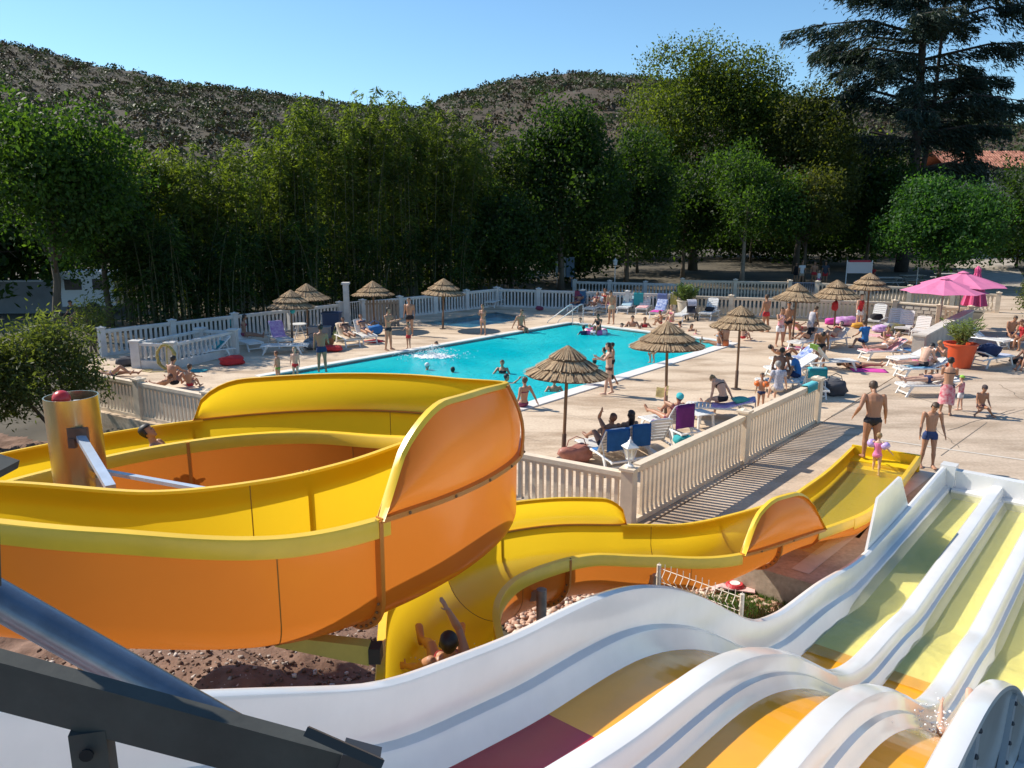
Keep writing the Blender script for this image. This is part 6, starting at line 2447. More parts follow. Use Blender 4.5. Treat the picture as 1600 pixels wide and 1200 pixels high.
                rg = [[c + Mh @ Vector((xx * H, yy * H, zz * H)) for xx in np.linspace(-.042, .042, 7) for yy, zz in ((.045 + .045 * (1 - (xx / .045) ** 2) * s, .026 - .012 * s),)] for s in (0, .5, 1)]
                cb.loft(rg, cap=False, loop=False)
                cb.loft([[v + Mh @ Vector((0, 0, -.006)) for v in r_] for r_ in rg], cap=False, loop=False)
                cb.obj('cap_peak', m, o)
            elif kind == 'swimcap':
                grow('swim_cap', head & (z_ > .0 + .35 * np.maximum(0, y_)) , .0105 * H, m)
            elif kind == 'bandana':
                grow('bandana', head & (z_ > .012 + .2 * np.maximum(0, y_)), .0105 * H, m)
            elif kind == 'hat':
                c, Mh = J['hed'], J['Mh']
                hb = MB()
                prof = [(.085, .018), (.047, .026), (.045, .06), (.035, .075), (.005, .079)]
                hb.loft([[c + Mh @ Vector((r_ * H * math.cos(q), r_ * H * math.sin(q), zz * H)) for q in np.linspace(0, 2 * PI, 17)[:-1]] for r_, zz in prof])
                hb.obj('sun_hat', m, o, smooth='all')
            elif kind == 'armbands':
                for s_ in 'lr':
                    a, b = J['sh' + s_], J['el' + s_]
                    c = a.lerp(b, .55)
                    ax = (b - a).normalized()
                    ab_ = MB()
                    q1 = ax.orthogonal().normalized()
                    q2 = ax.cross(q1)
                    rg = []
                    for f, rr in ((-.075, .05), (-.06, .085), (-.02, .10), (.02, .10), (.06, .085), (.075, .05)):
                        rg.append([c + ax * f + (q1 * math.cos(q) + q2 * math.sin(q)) * rr for q in np.linspace(0, 2 * PI, 15)[:-1]])
                    ab_.loft(rg).obj('armband', m, o, smooth='all')
            elif kind == 'pareo':
                base, c1 = J['M0'], None
                rg = []
                kn = (J['knl'] + J['knr']) / 2
                for f, rx, ry in ((-.03, .098, .078), (.12, .108, .085), (.35, .118, .09), (.65, .122, .095), (1.0, .128, .10), (1.28, .13, .105)):
                    cc = (J['wai'] * .25).lerp(kn, f)
                    rg.append([cc + base @ Vector((rx * H * math.cos(q) * (1 + .05 * math.sin(5 * q + f * 3)), ry * H * math.sin(q), .012 * H * math.sin(3 * q))) for q in np.linspace(0, 2 * PI, 25)[:-1]])
                pb = MB().loft(rg, cap=False)
                pb.loft([[v + (kn * 0) + base @ Vector((0, 0, .0)) + (v - sum(r_, Vector()) / 24) * -.03 for v in r_] for r_ in rg], cap=False)
                pb.obj('pareo', m, o, smooth='all')
            elif kind == 'glasses':
                c, Mh = J['hed'], J['Mh']
                gb_2 = MB()
                for sg in (-1, 1):
                    gb_2.ball(c + Mh @ Vector((sg * .019 * H, .046 * H, .004 * H)), (.013 * H, .006 * H, .010 * H), 8, 6)
                gb_2.obj('sunglasses', mat('dark_glasses', (.01, .01, .01), .15), o)
        me.polygons.foreach_set('use_smooth', np.ones(nf, bool))
        me.update()
        # eyes and mouth on the bigger figures
        if d.get('face', True) and H * 1 > 0 and d['o'].get('category') == 'person' and st != 'noface':
            c, Mh, hh = J['hed'], J['Mh'], H * d['hs']
            eb = MB()
            for sg in (-1, 1):
                eb.ball(c + Mh @ Vector((sg * .0165 * hh, .0425 * hh, .003 * hh)), (.007 * hh, .005 * hh, .0045 * hh), 6, 4)
            eb.obj('eyes', mat('eye_dark', (.03, .02, .015), .3), o)
            MB().ball(c + Mh @ Vector((0, .046 * hh, -.034 * hh)), (.012 * hh, .004 * hh, .0035 * hh), 6, 4).obj('mouth', mat('lip_rose', (.30, .08, .07), .5), o)
        rot = Matrix.Rotation(d['yaw'], 3, 'Z')
        o.rotation_euler = (0, 0, d['yaw'])
        z0 = co[:, 2].min()
        if d['anchor'] == 'pelvis':
            z0 = co[np.linalg.norm(co - np.array(J['pel']), axis=1) < .16 * H][:, 2].min()
        elif d['anchor'] == 'head':
            z0 = J['hed'].z
        elif d['anchor'] == 'torso':
            m = np.linalg.norm(co - np.array(J['wai']), axis=1) < .2 * H
            z0 = co[m][:, 2].min()
        if d['anchor'] == 'feet':
            c = (J['anl'] + J['anr']) / 2
            q = rot @ Vector((c.x, c.y, 0))
            o.location = (d['p'].x - q.x, d['p'].y - q.y, d['z'] - z0)
        elif d['anchor'] == 'min' and J['pel'].z - z0 > .35 * H:
            c = (J['anl'] + J['anr']) / 2
            q = rot @ Vector((c.x, c.y, 0))
            o.location = (d['p'].x - q.x, d['p'].y - q.y, d['z'] - z0)
        else:
            o.location = (d['p'].x, d['p'].y, d['z'] - z0)

# ================================================================== WHO AND WHAT LIES WHERE
C_ = cloth
black, navy, red = C_('black', (.02, .02, .025)), C_('navy', (.02, .035, .10)), C_('red', (.50, .03, .035))
blue, turq, lilac = C_('blue', (.03, .16, .42)), C_('turquoise', (.05, .42, .45)), C_('lilac', (.42, .22, .52))
purple, green, pink = C_('purple', (.24, .05, .26)), C_('green', (.16, .28, .05)), C_('pink', (.72, .18, .32))
whitec, orange, grey = C_('white', (.72, .70, .68)), C_('orange', (.70, .17, .05)), C_('grey', (.28, .28, .30))
olive, beige, maroon = C_('olive', (.34, .32, .10)), C_('beige', (.52, .40, .28)), C_('maroon', (.22, .04, .08))
magenta, yellow, teal = C_('magenta', (.62, .06, .34)), C_('yellow', (.60, .42, .04)), C_('teal', (.03, .30, .32))
printw = C_('white_print', (.70, .68, .70), (.28, .34, .52), 16)
printp = C_('pink_print', (.72, .18, .22), (.74, .60, .56), 11)
printr = C_('red_print', (.55, .04, .09), (.70, .50, .48), 9)
printl = C_('lilac_print', (.40, .18, .50), (.66, .50, .70), 10)
printg = C_('grey_print', (.30, .30, .38), (.60, .58, .60), 22)
bluep = C_('blue_print', (.04, .10, .36), (.50, .55, .66), 9)
armb = mat('armband_lilac', (.42, .26, .62), .35, scale=14, color2=(.62, .50, .76))
orb = mat('armband_orange', (.75, .17, .03), .35)
S = spot

# ---- left of the pool
L1 = lounger('empty sunbed with a white and teal towel in front of the baluster pen', S(294, 566), S(357, 556), 38)
towel_on(L1, 38, .1, 1.0, whitec, 'white towel on the seat of the sunbed before the baluster pen', seed=1)
towel_on(L1, 38, 1.0, 1.6, teal, 'teal towel lying at the backrest hinge of the sunbed before the pen', seed=2, w=.5)
mat_on_ground('small teal mat on the deck under the sunbed before the pen', S(290, 579), S(322, 580), .45, teal)
lump('bag', 'red beach bag lying on its side between the pen and the slide', 'bag', S(362, 570), (1.0, .55, .35), red, 3, .4)
lump('bag', 'dark grey beach bag dropped beside the pen post', 'bag', S(203, 571), (.9, .5, .36), C_('charcoal', (.06, .06, .07)), 4, .3)
mat_on_ground('crumpled blue towel on the deck by the left balustrade', S(152, 583), S(183, 584), .8, C_('royal', (.08, .10, .40)), seed=4)
person('person lying with bare legs stretched out on the blue towel by the left balustrade', S(176, 589), -82, 1.75, LIE_KNEE, skin=0, wear=[('trunks', navy)], voxel=.02)
person('adult sitting with bare back to the slide, above the left balustrade', S(272, 606), -20, 1.74, SIT_KNEES, skin=0, hair='black', wear=[('trunks', black)], voxel=.02)
person('child sitting close on the right of the bare-backed adult by the left balustrade', S(297, 607), -25, 1.3, SIT_KNEES, child=True, skin=0, hair='brown', wear=[('trunks', red)], voxel=.02)
person('person lying low with only the head showing over the left balustrade rail', S(250, 609), 60, 1.6, dict(recline(30)), skin=0, hair='auburn', wear=[('trunks', blue)], voxel=.02)
L2 = lounger('sunbed against the far left balustrade under the long-haired bather', S(402, 549), S(366, 538), 30)
person('person with long dark hair sitting upright on a sunbed by the left balustrade', on_lounger(L2, 0, 1.25, .39), -70, 1.66, dict(SIT_G, pitch=0, bend=5, la=10, ra=10, lh=88, rh=84), 'f', skin=2, hair='black', hairstyle='long', wear=[('bikini', maroon)], voxel=.02)
tq = lump('bag', 'turquoise bag hung on the left balustrade beside the long-haired bather', 'bag', S(362, 529) + Vector((0, .2, .55)), (.4, .2, .5), turq, 5, .6)
L3 = lounger('sunbed with its raised back covered by a lilac towel under the front left parasol', S(449, 544), S(424, 532), 52)
towel_on(L3, 52, .75, 2.15, printl, 'lilac patterned towel hung over a raised sunbed back', seed=5)
L4 = lounger('flat empty white sunbed lying broadside in front of the left parasol pole', S(408, 553), S(485, 551), 0)
mat_on_ground('blue towel on the deck right of the left parasol pole', S(462, 541), S(480, 540), .6, blue, seed=8)
lump('bag', 'dark striped bag standing beyond the flat empty sunbed', 'bag', S(489, 546), (.75, .5, .5), C_('dark_stripe', (.03, .03, .04), (.35, .35, .36), 6), 6, .1, parts=straps(black))
lump('bag', 'red swimming bag on the deck beside the parasol shade', 'bag', S(519, 549), (.85, .45, .26), red, 7, .0)
tq2 = lump('bag', 'small turquoise bag hung on the left parasol pole', 'bag', S(457, 541) + Vector((.12, -.1, 1.45)), (.22, .16, .32), turq, 8)
side = thing('side_table', 'small round white table in the shade behind the lilac towel', 'table', S(468, 529))
MB().lathe([(.36, .66), (.38, .68), (.38, .70), (.02, .70)], 20).obj('tabletop', WHITE, side)
for k in range(3):
    q = k * 2.1
    MB().tube([(.06 * math.cos(q), .06 * math.sin(q), .66), (.3 * math.cos(q), .3 * math.sin(q), 0)], .022, 6).obj('leg', WHITE, side)
L5 = lounger('sunbed with a shirtless reclining person left of the standing man', S(553, 543), S(522, 527), 40)
L6 = lounger('sunbed behind, nearer the fence, with a second reclining person', S(580, 538), S(548, 522), 44)
towel_on(L5, 40, .0, 1.9, beige, 'beige towel under the reclining person left of the standing man', seed=9)
person('person in dark swimwear reclining with sunglasses on the nearer of two paired sunbeds', on_lounger(L5, 0, 1.05, .40), R_2 if False else math.degrees(L5.rotation_euler.z) + 180, 1.66, recline(40), 'f', skin=2, hair='black', wear=[('bikini', black), ('glasses', black)], voxel=.02)
person('person in dark swimwear reclining on the further of two paired sunbeds', on_lounger(L6, 0, 1.05, .40), math.degrees(L6.rotation_euler.z) + 180, 1.66, recline(44), 'f', skin=0, hair='brown', wear=[('bikini', navy)], voxel=.02)
lump('bag', 'olive-yellow beach bag at the head of the paired sunbeds', 'bag', S(530, 532), (.6, .45, .45), olive, 9, .2, parts=straps(olive))
lump('bag', 'blue beach bag right of the paired sunbeds', 'bag', S(586, 524), (.7, .5, .5), blue, 10, .2, parts=straps(blue))
mat_on_ground('red towel on the deck beside the standing man', S(574, 535), S(596, 532), .8, red, seed=11)
lump('bag', 'small orange-brown bag at the foot of the paired sunbeds', 'bag', S(514, 541), (.45, .35, .35), C_('rust', (.40, .13, .05)), 12)
person('man in black trunks standing on the left edge of the pool with hands before him', S(607, 547), -115, 1.78, dict(STAND, la=35, ra=35, le=70, re=70, lab=4, rab=4), skin=0, hair='black', wear=[('trunks', black)], voxel=.018)
person('shirtless man in dark trunks standing back in the shade by the paddling pool', S(641, 524), 170, 1.75, STAND, skin=0, hair='brown', hairstyle='crop', wear=[('boxers', black)], voxel=.02)
person('small child in red standing in front of the shirtless man in the shade', S(639, 545), 150, 1.15, dict(STAND, la=60, ra=60, le=40, re=40), child=True, skin=0, hair='brown', wear=[('boxers', red)], voxel=.02)
person('brown-backed man standing at the near left corner of the pool, right above the slide', S(504, 582), 10, 1.74, dict(STAND, ra=20, re=40), skin=3, hair='black', wear=[('boxers', navy)], voxel=.02)
person('child whose dark head just shows above the slide rim, left of the brown-backed man', S(436, 599), 80, 1.12, dict(STAND), child=True, skin=0, hair='auburn', wear=[('trunks', green)], voxel=.02)
person('child with a pinkish face just above the slide rim beside the brown-backed man', S(463, 595), 175, 1.18, dict(STAND), child=True, skin=1, hair='fair', wear=[('trunks', red)], voxel=.02)
person('girl in a pale bikini standing on the far left pool edge, facing the camera', S(755, 523), 165, 1.45, dict(STAND, la=25, ra=28, le=90, re=90, lab=2, rab=2), 'f', child=True, skin=0, hair='brown', hairstyle='pony', wear=[('bikini', C_('peach', (.60, .30, .22)))], voxel=.018)
person('man sitting on the left edge of the pool with his legs over the water', S(813, 516), -140, 1.76, SIT_EDGE, skin=0, hair='brown', hairstyle='crop', wear=[('trunks', black)], anchor='pelvis', z=.04, voxel=.02)
L7 = lounger('pale blue-shaded sunbed standing alone against the far corner of the balustrade', S(764, 481), S(778, 477), 62)

# ---- in the water
def wader(label, px, py, H=1.65, dip=.25, yaw=180, pose=WADE, **k):
    p = S(px, py, -.09)
    k.setdefault('voxel', .022)
    person(label, p, yaw, H, pose, anchor='head', z=-.09 + dip, **k)


wader('swimmer with a white cap, head above water nearest the slide rim', 667, 578, 1.7, .16, -20, hair='grey', wear=[('swimcap', whitec), ('trunks', navy)])
wader('swimmer whose dark hair barely shows above the slide rim right of the white cap', 707, 582, 1.6, .10, -20, hair='black', wear=[('trunks', red)])
wader('swimmer by the left pool wall behind the splash', 682, 542, 1.6, .15, 180, hair='black', wear=[('trunks', blue)])
wader('person standing chest-deep with wet hair left of the front straw parasol', 785, 583, 1.62, .40, 170, sex='f', hair='brown', wear=[('bikini', black)])
wader('person swimming with one arm out below the chest-deep bather', 790, 597, 1.7, .18, -95, hair='black', wear=[('trunks', black)], pose=dict(WADE, ra=95, rab=20))
wader('person in the water seen under the left rim of the front straw parasol', 866, 611, 1.6, .35, 180, hair='brown', wear=[('trunks', navy)])
wader('person whose dark head shows over the right slope of the front straw parasol', 929, 571, 1.6, .15, 0, hair='black', wear=[('trunks', blue)])
wader('person behind the standing bikini bather, dark hair and shoulders in the water', 945, 558, 1.62, .30, 60, sex='f', hair='black', wear=[('bikini', black)])
wader('child in a dark rash vest wading in front of the pink ring', 912, 523, 1.35, .35, 20, child=True, hair='black', wear=[('tshirt', navy)])
wader('bather with a pale face by the far pool wall left of the ring', 907, 508, 1.6, .30, 150, sex='f', skin=1, hair='brown', wear=[('bikini', red)])
wader('bather holding the far side of the pink ring', 921, 516, 1.6, .2, 180, skin=1, hair='fair', wear=[('trunks', red)])
wader('bather in the group of heads, leftmost, in the far right water', 972, 515, 1.5, .22, 120, child=True, skin=1, hair='black', wear=[('trunks', blue)])
wader('small child held in the group of heads in the far right water', 980, 513, 1.1, .12, 100, child=True, skin=1, hair='brown', wear=[('trunks', green)])
wader('tallest bather of the group in the far right water', 988, 513, 1.75, .55, 170, skin=0, hair='black', wear=[('trunks', navy)])
wader('bather with a red swimsuit in the group in the far right water', 1007, 514, 1.65, .5, 190, sex='f', skin=0, hair='auburn', wear=[('onepiece', red)])
wader('low dark head in front of the red swimsuit in the far right water', 999, 516, 1.4, .15, 200, skin=2, hair='black', wear=[('trunks', red)])
wader('bather with dark hair left of the second straw parasol top', 1063, 514, 1.55, .3, 60, skin=3, hair='black', wear=[('trunks', black)])
wader('bather with long brown hair right of the second straw parasol top', 1080, 520, 1.5, .35, 200, sex='f', skin=0, hair='brown', hairstyle='long', wear=[('bikini', blue)])
wader('small child with a pink top near the right end of the water', 1087, 525, 1.0, .25, 160, child=True, skin=1, hair='fair', wear=[('top', pink)])
# ring
rg = thing('swim_ring', 'pink and white inflatable ring floating near the far side of the pool', 'swim ring', S(930, 521, -.09))
for k in range(12):
    a0, a1 = 2 * PI * k / 12, 2 * PI * (k + 1) / 12
    mb = MB()
    rings = []
    for s in range(4):
        a = lerp(a0, a1, s / 3)
        rings.append([Vector(((.46 + .15 * math.cos(q)) * math.cos(a), (.46 + .15 * math.cos(q)) * math.sin(a), .09 + .15 * math.sin(q))) for q in np.linspace(0, 2 * PI, 13)[:-1]])
    mb.loft(rings, cap=False).obj('panel', mat('ring_pink', (.72, .12, .34), .35) if k % 2 else mat('ring_white', (.74, .68, .68), .35), rg, smooth='all')
person('person in a dark one-piece riding on the pink ring', S(935, 519) + Vector((0, 0, .0)), 150, 1.6, dict(SIT_KNEES, bend=30), 'f', skin=2, hair='black', wear=[('onepiece', black)], anchor='pelvis', z=.03, voxel=.02)
person('man bending forward with his feet at the far pool edge, watching the ring', S(955, 506), 155, 1.78, dict(STAND, bend=26, la=30, ra=34, lh=10, rh=4, lk=10), skin=0, hair='black', wear=[('boxers', beige)], voxel=.02)
# splash: a low churned foam sheet and flying drops
def foam(name, c, rx, ry, z, thr, seed, amp=.07, res=.035, ax=None):
    """Broken white foam: only the cells of a noisy sheet that stand above the threshold."""
    ax = ax or Vector((1, 0, 0))
    ay = Vector((-ax.y, ax.x, 0))
    nx_, ny_ = int(2 * rx / res), int(2 * ry / res)
    mb = MB()
    H_ = {}
    for j in range(ny_ + 1):
        for i in range(nx_ + 1):
            x, y = -rx + i * res, -ry + j * res
            d = math.hypot(x / rx, y / ry)
            f = noise.fractal(Vector((x * 5, y * 5, seed)), .6, 2.3, 5) * .5 + (1 - d) * 1.0
            H_[i, j] = f
    idx = {}

    def vid(i, j):
        if (i, j) not in idx:
            p = Vector(c) + ax * (-rx + i * res) + ay * (-ry + j * res)
            idx[i, j] = len(mb.v)
            mb.v.append((p.x, p.y, z + .004 + amp * max(0, H_[i, j] - thr) * (.6 + .5 * noise.noise(Vector((i * .6, j * .6, seed))))))
        return idx[i, j]
    for j in range(ny_):
        for i in range(nx_):
            if (H_[i, j] + H_[i + 1, j + 1]) / 2 > thr:
                mb.f.append([vid(i, j), vid(i + 1, j), vid(i + 1, j + 1), vid(i, j + 1)])
                mb.m.append(0)
    return tag(mb.obj(name, FOAM, smooth='all'), kind='stuff')


c = S(675, 557, -.09)
foam('splash_foam', c, 1.35, .8, -.09, .42, 3, .22)
r = np.random.RandomState(4)
P = []
for k in range(700):
    a, d = r.rand() * 6.28, abs(r.normal()) * .6
    P.append((c.x + d * math.cos(a) * 1.4, c.y + d * math.sin(a), -.07 + r.rand() ** 2 * .5 * math.exp(-d)))
specks('splash', P, .004, .016, FOAM, 3)

# ---- far side
L8 = lounger('sunbed in the shade under a blue towel at the far side, nearest the ladder', S(893, 488), S(912, 482), 35)
towel_on(L8, 35, .2, 1.9, C_('slate_blue', (.07, .16, .26)), 'slate blue towel on the shaded sunbed nearest the ladder', seed=13)
person('person lying in the shade on the slate blue towel at the far side', on_lounger(L8, 0, 1.0, .41), math.degrees(L8.rotation_euler.z) + 180, 1.6, recline(35), 'f', skin=3, hair='black', wear=[('bikini', navy)], voxel=.024)
L9 = lounger('sunbed at the far side carrying a tanned sunbather, left of the bending man', S(918, 492), S(946, 483), 40)
person('tanned person in maroon lying on the sunbed left of the bending man', on_lounger(L9, 0, 1.0, .41), math.degrees(L9.rotation_euler.z) + 180, 1.65, recline(40, 20), 'f', skin=2, hair='black', wear=[('bikini', maroon)], voxel=.024)
L10 = lounger('sunbed at the far side with a pink towel on its back, behind the bending man', S(938, 489), S(964, 479), 48)
towel_on(L10, 48, 1.0, 2.0, pink, 'pink towel on the sunbed back behind the bending man', seed=14)
person('person with red-brown hair sitting on the sunbed behind the bending man', on_lounger(L10, 0, .8, .41), 150, 1.62, dict(SIT_G, la=20, ra=20), 'f', skin=3, hair='auburn', wear=[('bikini', red)], voxel=.024)
L11 = lounger('sunbed with a pale blue towel on its back, before the shaded towels', S(971, 491), S(996, 480), 38)
towel_on(L11, 38, .9, 2.0, C_('paleblue', (.34, .48, .56)), 'pale blue towel on a sunbed back at the far side', seed=15)
L12 = lounger('white sunbed with its slatted back upright in front of the teal towel', S(1001, 492), S(1016, 482), 58)
towel_on(L12, 58, .1, 1.1, printp, 'pink patterned towel on the seat of the upright white sunbed', seed=16)
L13 = lounger('sunbed draped with a white and blue towel left of the palm pot', S(1022, 499), S(1046, 488), 40)
towel_on(L13, 40, .9, 2.2, bluep, 'white and blue towel on the sunbed left of the palm pot', seed=17)
towel_on(L13, 40, .05, .9, magenta, 'magenta towel on the foot of the sunbed left of the palm pot', seed=18)
L13b = lounger('plain white sunbed low in front of the cream pot', S(1056, 503), S(1080, 497), 20)
st_ = thing('pushchair', 'dark folding pushchair with a hood standing right of the cream pot', 'pushchair', S(1080, 500))
DKB = mat('pram_black', (.02, .02, .03), .7)
MB().tube([(-.25, -.35, .1), (-.25, .25, .95), (.25, .25, .95), (.25, -.35, .1)], .018, 6).tube([(-.25, .3, .1), (-.25, -.1, .55)], .018, 6).tube([(.25, .3, .1), (.25, -.1, .55)], .018, 6).obj('frame', IRON, st_)
MB().loft([[Vector((x, y, z)) for x in (-.22, .22)] + [Vector((x, y + .04, z + .04)) for x in (.22, -.22)] for y, z in ((-.35, .42), (-.1, .40), (.08, .62), (.2, .92))]).obj('seat', DKB, st_)
MB().loft([[Vector((x, .12 - .42 * math.sin(q) * .6, .80 + .30 * math.cos(q))) for x in (-.24, .24)] + [Vector((x, .12 - .40 * math.sin(q) * .6, .78 + .28 * math.cos(q))) for x in (.24, -.24)] for q in np.linspace(-.4, 1.6, 7)]).obj('hood', printg, st_)
for x in (-.25, .25):
    for y in (-.35, .3):
        w_ = MB().lathe([(.02, -.025), (.10, -.025), (.10, .025), (.02, .025)], 12).obj('wheel', MATS['tyre'], st_)
        w_.location = (x, y, .1)
        w_.rotation_euler = (0, PI / 2, 0)
L14 = lounger('white sunbed with a raised slatted back alone before the cream balustrade', S(1100, 500), S(1123, 491), 58)
lump('bag', 'dark bag on the seat of the lone white sunbed before the cream balustrade', 'bag', on_lounger(L14, 0, .9, .38), (.5, .4, .25), black, 19)
person('person sitting low at the far water edge above the second straw parasol', S(1049, 506), 140, 1.62, dict(SIT_KNEES), skin=1, hair='fair', wear=[('bikini', pink)], sex='f', voxel=.024)
person('child crouching at the far water edge left of the second straw parasol', S(1032, 508), 100, 1.2, SIT_KNEES, child=True, skin=3, hair='auburn', wear=[('trunks', red)], voxel=.024)


def hung(label, px, py, w, h, m, seed, fy=None):
    """Towel folded over the top rail of the far balustrade."""
    x = S(px, 489).x
    A, B = cornr, S(1052, 489)
    f = (px - 774) / (1052 - 774)
    d0 = _ray(px, 470)
    # where the view line over this pixel column meets the fence line
    k = d0[0] / d0[1]
    t = (A.x - k * A.y) / ((A.x - k * A.y) - (B.x - k * B.y))
    p = A.lerp(B, t)
    al = (B - A).normalized()
    n_ = Vector((al.y, -al.x, 0))
    if n_.y > 0:
        n_ = -n_
    rows = []
    for i in range(13):
        q = i / 12
        if q < .75:
            pos = n_ * .115 + Vector((0, 0, 1.11 - h * (1 - q / .75)))
        else:
            aa = (q - .75) / .25
            pos = n_ * (.115 - .23 * aa) + Vector((0, 0, 1.11 - .22 * max(0, aa - .8)))
        rows.append([p + pos + al * (w * (j / 6 - .5)) + n_ * (.02 * noise.noise(Vector((j * .8, i * .3, seed)))) for j in range(7)])
    mb = MB().loft(rows, cap=False, loop=False)
    mb.loft([[v + n_ * .012 for v in r_] for r_ in rows], cap=False, loop=False)
    return tag(mb.obj('towel', m, smooth='all'), label, 'towel')


hung('maroon towel hung on the shaded far balustrade, leftmost of the hung towels', 904, 470, .42, .65, maroon, 1)
hung('dark blue towel hung right beside the maroon one on the far balustrade', 911, 470, .36, .7, C_('dkblue', (.05, .13, .24)), 2)
hung('teal towel hung on the far balustrade behind the sunbeds', 998, 470, .55, .72, teal, 3)
hung('lilac-blue towel hung on the far balustrade right of the teal one', 1035, 475, .55, .95, C_('periwinkle', (.20, .25, .48)), 4)
hung('olive towel hung on the far balustrade behind the palm pot', 1053, 470, .40, .62, olive, 5)
lump('bag', 'small red bag on the shaded deck by the far balustrade', 'bag', S(843, 485), (.45, .3, .25), maroon, 44)

# ---- right edge of the pool
person('person in a dark bikini sitting on the near right pool edge, back to the deck', S(818, 637), 38, 1.64, dict(SIT_G, lh=80, rh=78, lk=40, rk=44, bend=2, lab=24, rab=26, la=-16, ra=-20), 'f', skin=0, hair='brown', hairstyle='bun', wear=[('bikini', maroon)], anchor='pelvis', z=.03, voxel=.014)
person('person in a dark bikini with long wet hair standing by the pool edge', S(951, 617), 88, 1.66, dict(STAND, lh=10, rh=-8, lk=4, rk=6, la=40, ra=30, le=75, re=60, lab=0, rab=4), 'f', skin=1, hair='black', hairstyle='long', wear=[('bikini', C_('winebrown', (.10, .04, .03)))], voxel=.012, fine=True)
person('child standing half hidden behind the long-haired bikini bather', S(957, 590), 85, 1.25, dict(STAND), child=True, skin=3, hair='black', wear=[('boxers', black)], voxel=.018)
person('child crouching on the white coping under the second straw parasol', S(1019, 568), 30, 1.3, dict(STAND, bend=75, lh=50, rh=46, lk=60, rk=56, la=70, ra=70), child=True, skin=0, hair='black', wear=[('trunks', navy)], voxel=.018)
person('person lying flat at the pool edge under the front straw parasol', S(922, 602), -110, 1.6, PRONE, skin=3, hair='black', wear=[('trunks', red)], voxel=.018)
for i, (px, py, yw, H, sk, ha, wr, sx) in enumerate(((1122, 541, 60, 1.6, 3, 'brown', [('bikini', printg)], 'f'), (1133, 541, 20, 1.68, 0, 'brown', [('trunks', navy)], 'm'), (1160, 532, -60, 1.4, 1, 'auburn', [('trunks', red)], 'm'))):
    person(['person sitting at the pool corner, left of two under the third straw parasol', 'bare-backed person sitting at the pool corner, right of two under the third straw parasol', 'person sitting on the deck just right of the third straw parasol pole'][i], S(px, py), yw, H, SIT_KNEES if i else SIT_G, sx, skin=sk, hair=ha, wear=wr, voxel=.018)
lump('beach_ball', 'small orange ball on the coping at the pool corner', 'ball', S(1133, 541.5), (.3, .3, .3), orange, 20, amp=.01)

# ---- near corner: readers by the lantern
L20 = lounger('sunbed of the man beside the lantern, with a bright blue towel', S(915, 706), S(967, 738), 56)
towel_on(L20, 56, .9, 2.5, blue, 'bright blue towel hung over the sunbed back left of the lantern', seed=21)
person('man sitting on a sunbed left of the lantern, drinking with a raised hand', on_lounger(L20, 0, 1.0, .41), math.degrees(L20.rotation_euler.z) + 180, 1.74, recline(60, 34, la=95, le=95, lab=-6, re=40, ra=30, nod=0), skin=2, hair='auburn', hairstyle='crop', wear=[('trunks', black)], voxel=.012, fine=True)
bgp = lump('bag', 'brown-pink leather bag at the foot of the front straw parasol', 'bag', S(900, 722), (.85, .42, .42), mat('leather_pink', (.38, .15, .11), .5, .2, 6), 22, .3, parts=straps(mat('leather_pink', (.38, .15, .11), .5), .28, .45))
mat_on_ground('beige cloth on the deck between the bag and the balustrade', S(905, 735), S(950, 742), .5, beige, seed=22)
L21 = lounger('sunbed seen from behind with bare slatted back, right of the lantern', S(985, 692), S(1036, 722), 58)
towel_on(L21, 58, .2, 1.2, whitec, 'white towel on the seat of the bare-backed sunbed right of the lantern', seed=23)
L22 = lounger('sunbed with a bright blue towel over its back, directly behind the lantern', S(950, 700), S(1003, 731), 57)
towel_on(L22, 57, 1.1, 2.5, blue, 'bright blue towel hung over the sunbed back right of the lantern', seed=24, w=.5)
person('person with a dark ponytail sitting on the sunbed behind the lantern', on_lounger(L22, .1, 1.0, .41), math.degrees(L22.rotation_euler.z) + 180, 1.66, recline(62, 20), 'f', skin=0, hair='black', hairstyle='long', wear=[('bikini', black)], voxel=.013)
L23 = lounger('sunbed of the reader in a turquoise cap, covered by a purple towel', S(1010, 668), S(1064, 690), 55)
towel_on(L23, 55, .6, 2.6, purple, 'purple towel hung over the sunbed back of the turquoise cap', seed=25, w=.64)
person('person in a turquoise swim cap reclining with one knee up, reading', on_lounger(L23, 0, 1.0, .41), math.degrees(L23.rotation_euler.z) + 180, 1.7, recline(52, 10, rh=118, rk=105, lh=60, lk=8, la=60, le=70, nod=20), 'f', skin=0, hair='brown', wear=[('bikini', maroon), ('swimcap', turq)], voxel=.012, fine=True)
bk_ = S(1040, 672)
bo = thing('magazine', 'open pale yellow magazine held by the reader in the turquoise cap', 'magazine', on_lounger(L23, .0, .62, .98), L23.rotation_euler.z)
MB().add([(-.2, 0, .05), (0, 0, 0), (0, .04, .28), (-.2, .04, .33)], [(0, 1, 2, 3), (3, 2, 1, 0)]).add([(0, 0, 0), (.2, 0, .05), (.2, .04, .33), (0, .04, .28)], [(0, 1, 2, 3), (3, 2, 1, 0)]).obj('page', mat('paper_yellow', (.70, .62, .36), .8, .2, 10), bo)
tb3 = thing('side_table', 'low white plastic table among the sunbeds right of the purple towel', 'table', S(1092, 668), .5)
MB().box((0, 0, .43), (.6, .6, .03)).obj('tabletop', WHITE, tb3)
for x in (-.25, .25):
    for y in (-.25, .25):
        MB().bar((x, y, .42), (x * 1.1, y * 1.1, 0), .05, .05).obj('leg', WHITE, tb3)
lump('bag', 'dark teal bag on the deck under the purple towel', 'bag', S(1068, 697), (.5, .35, .3), teal, 26)
L24 = lounger('sunbed set broadside with the bent woman on it, foot to the left', S(1070, 650), S(1150, 655), 18)
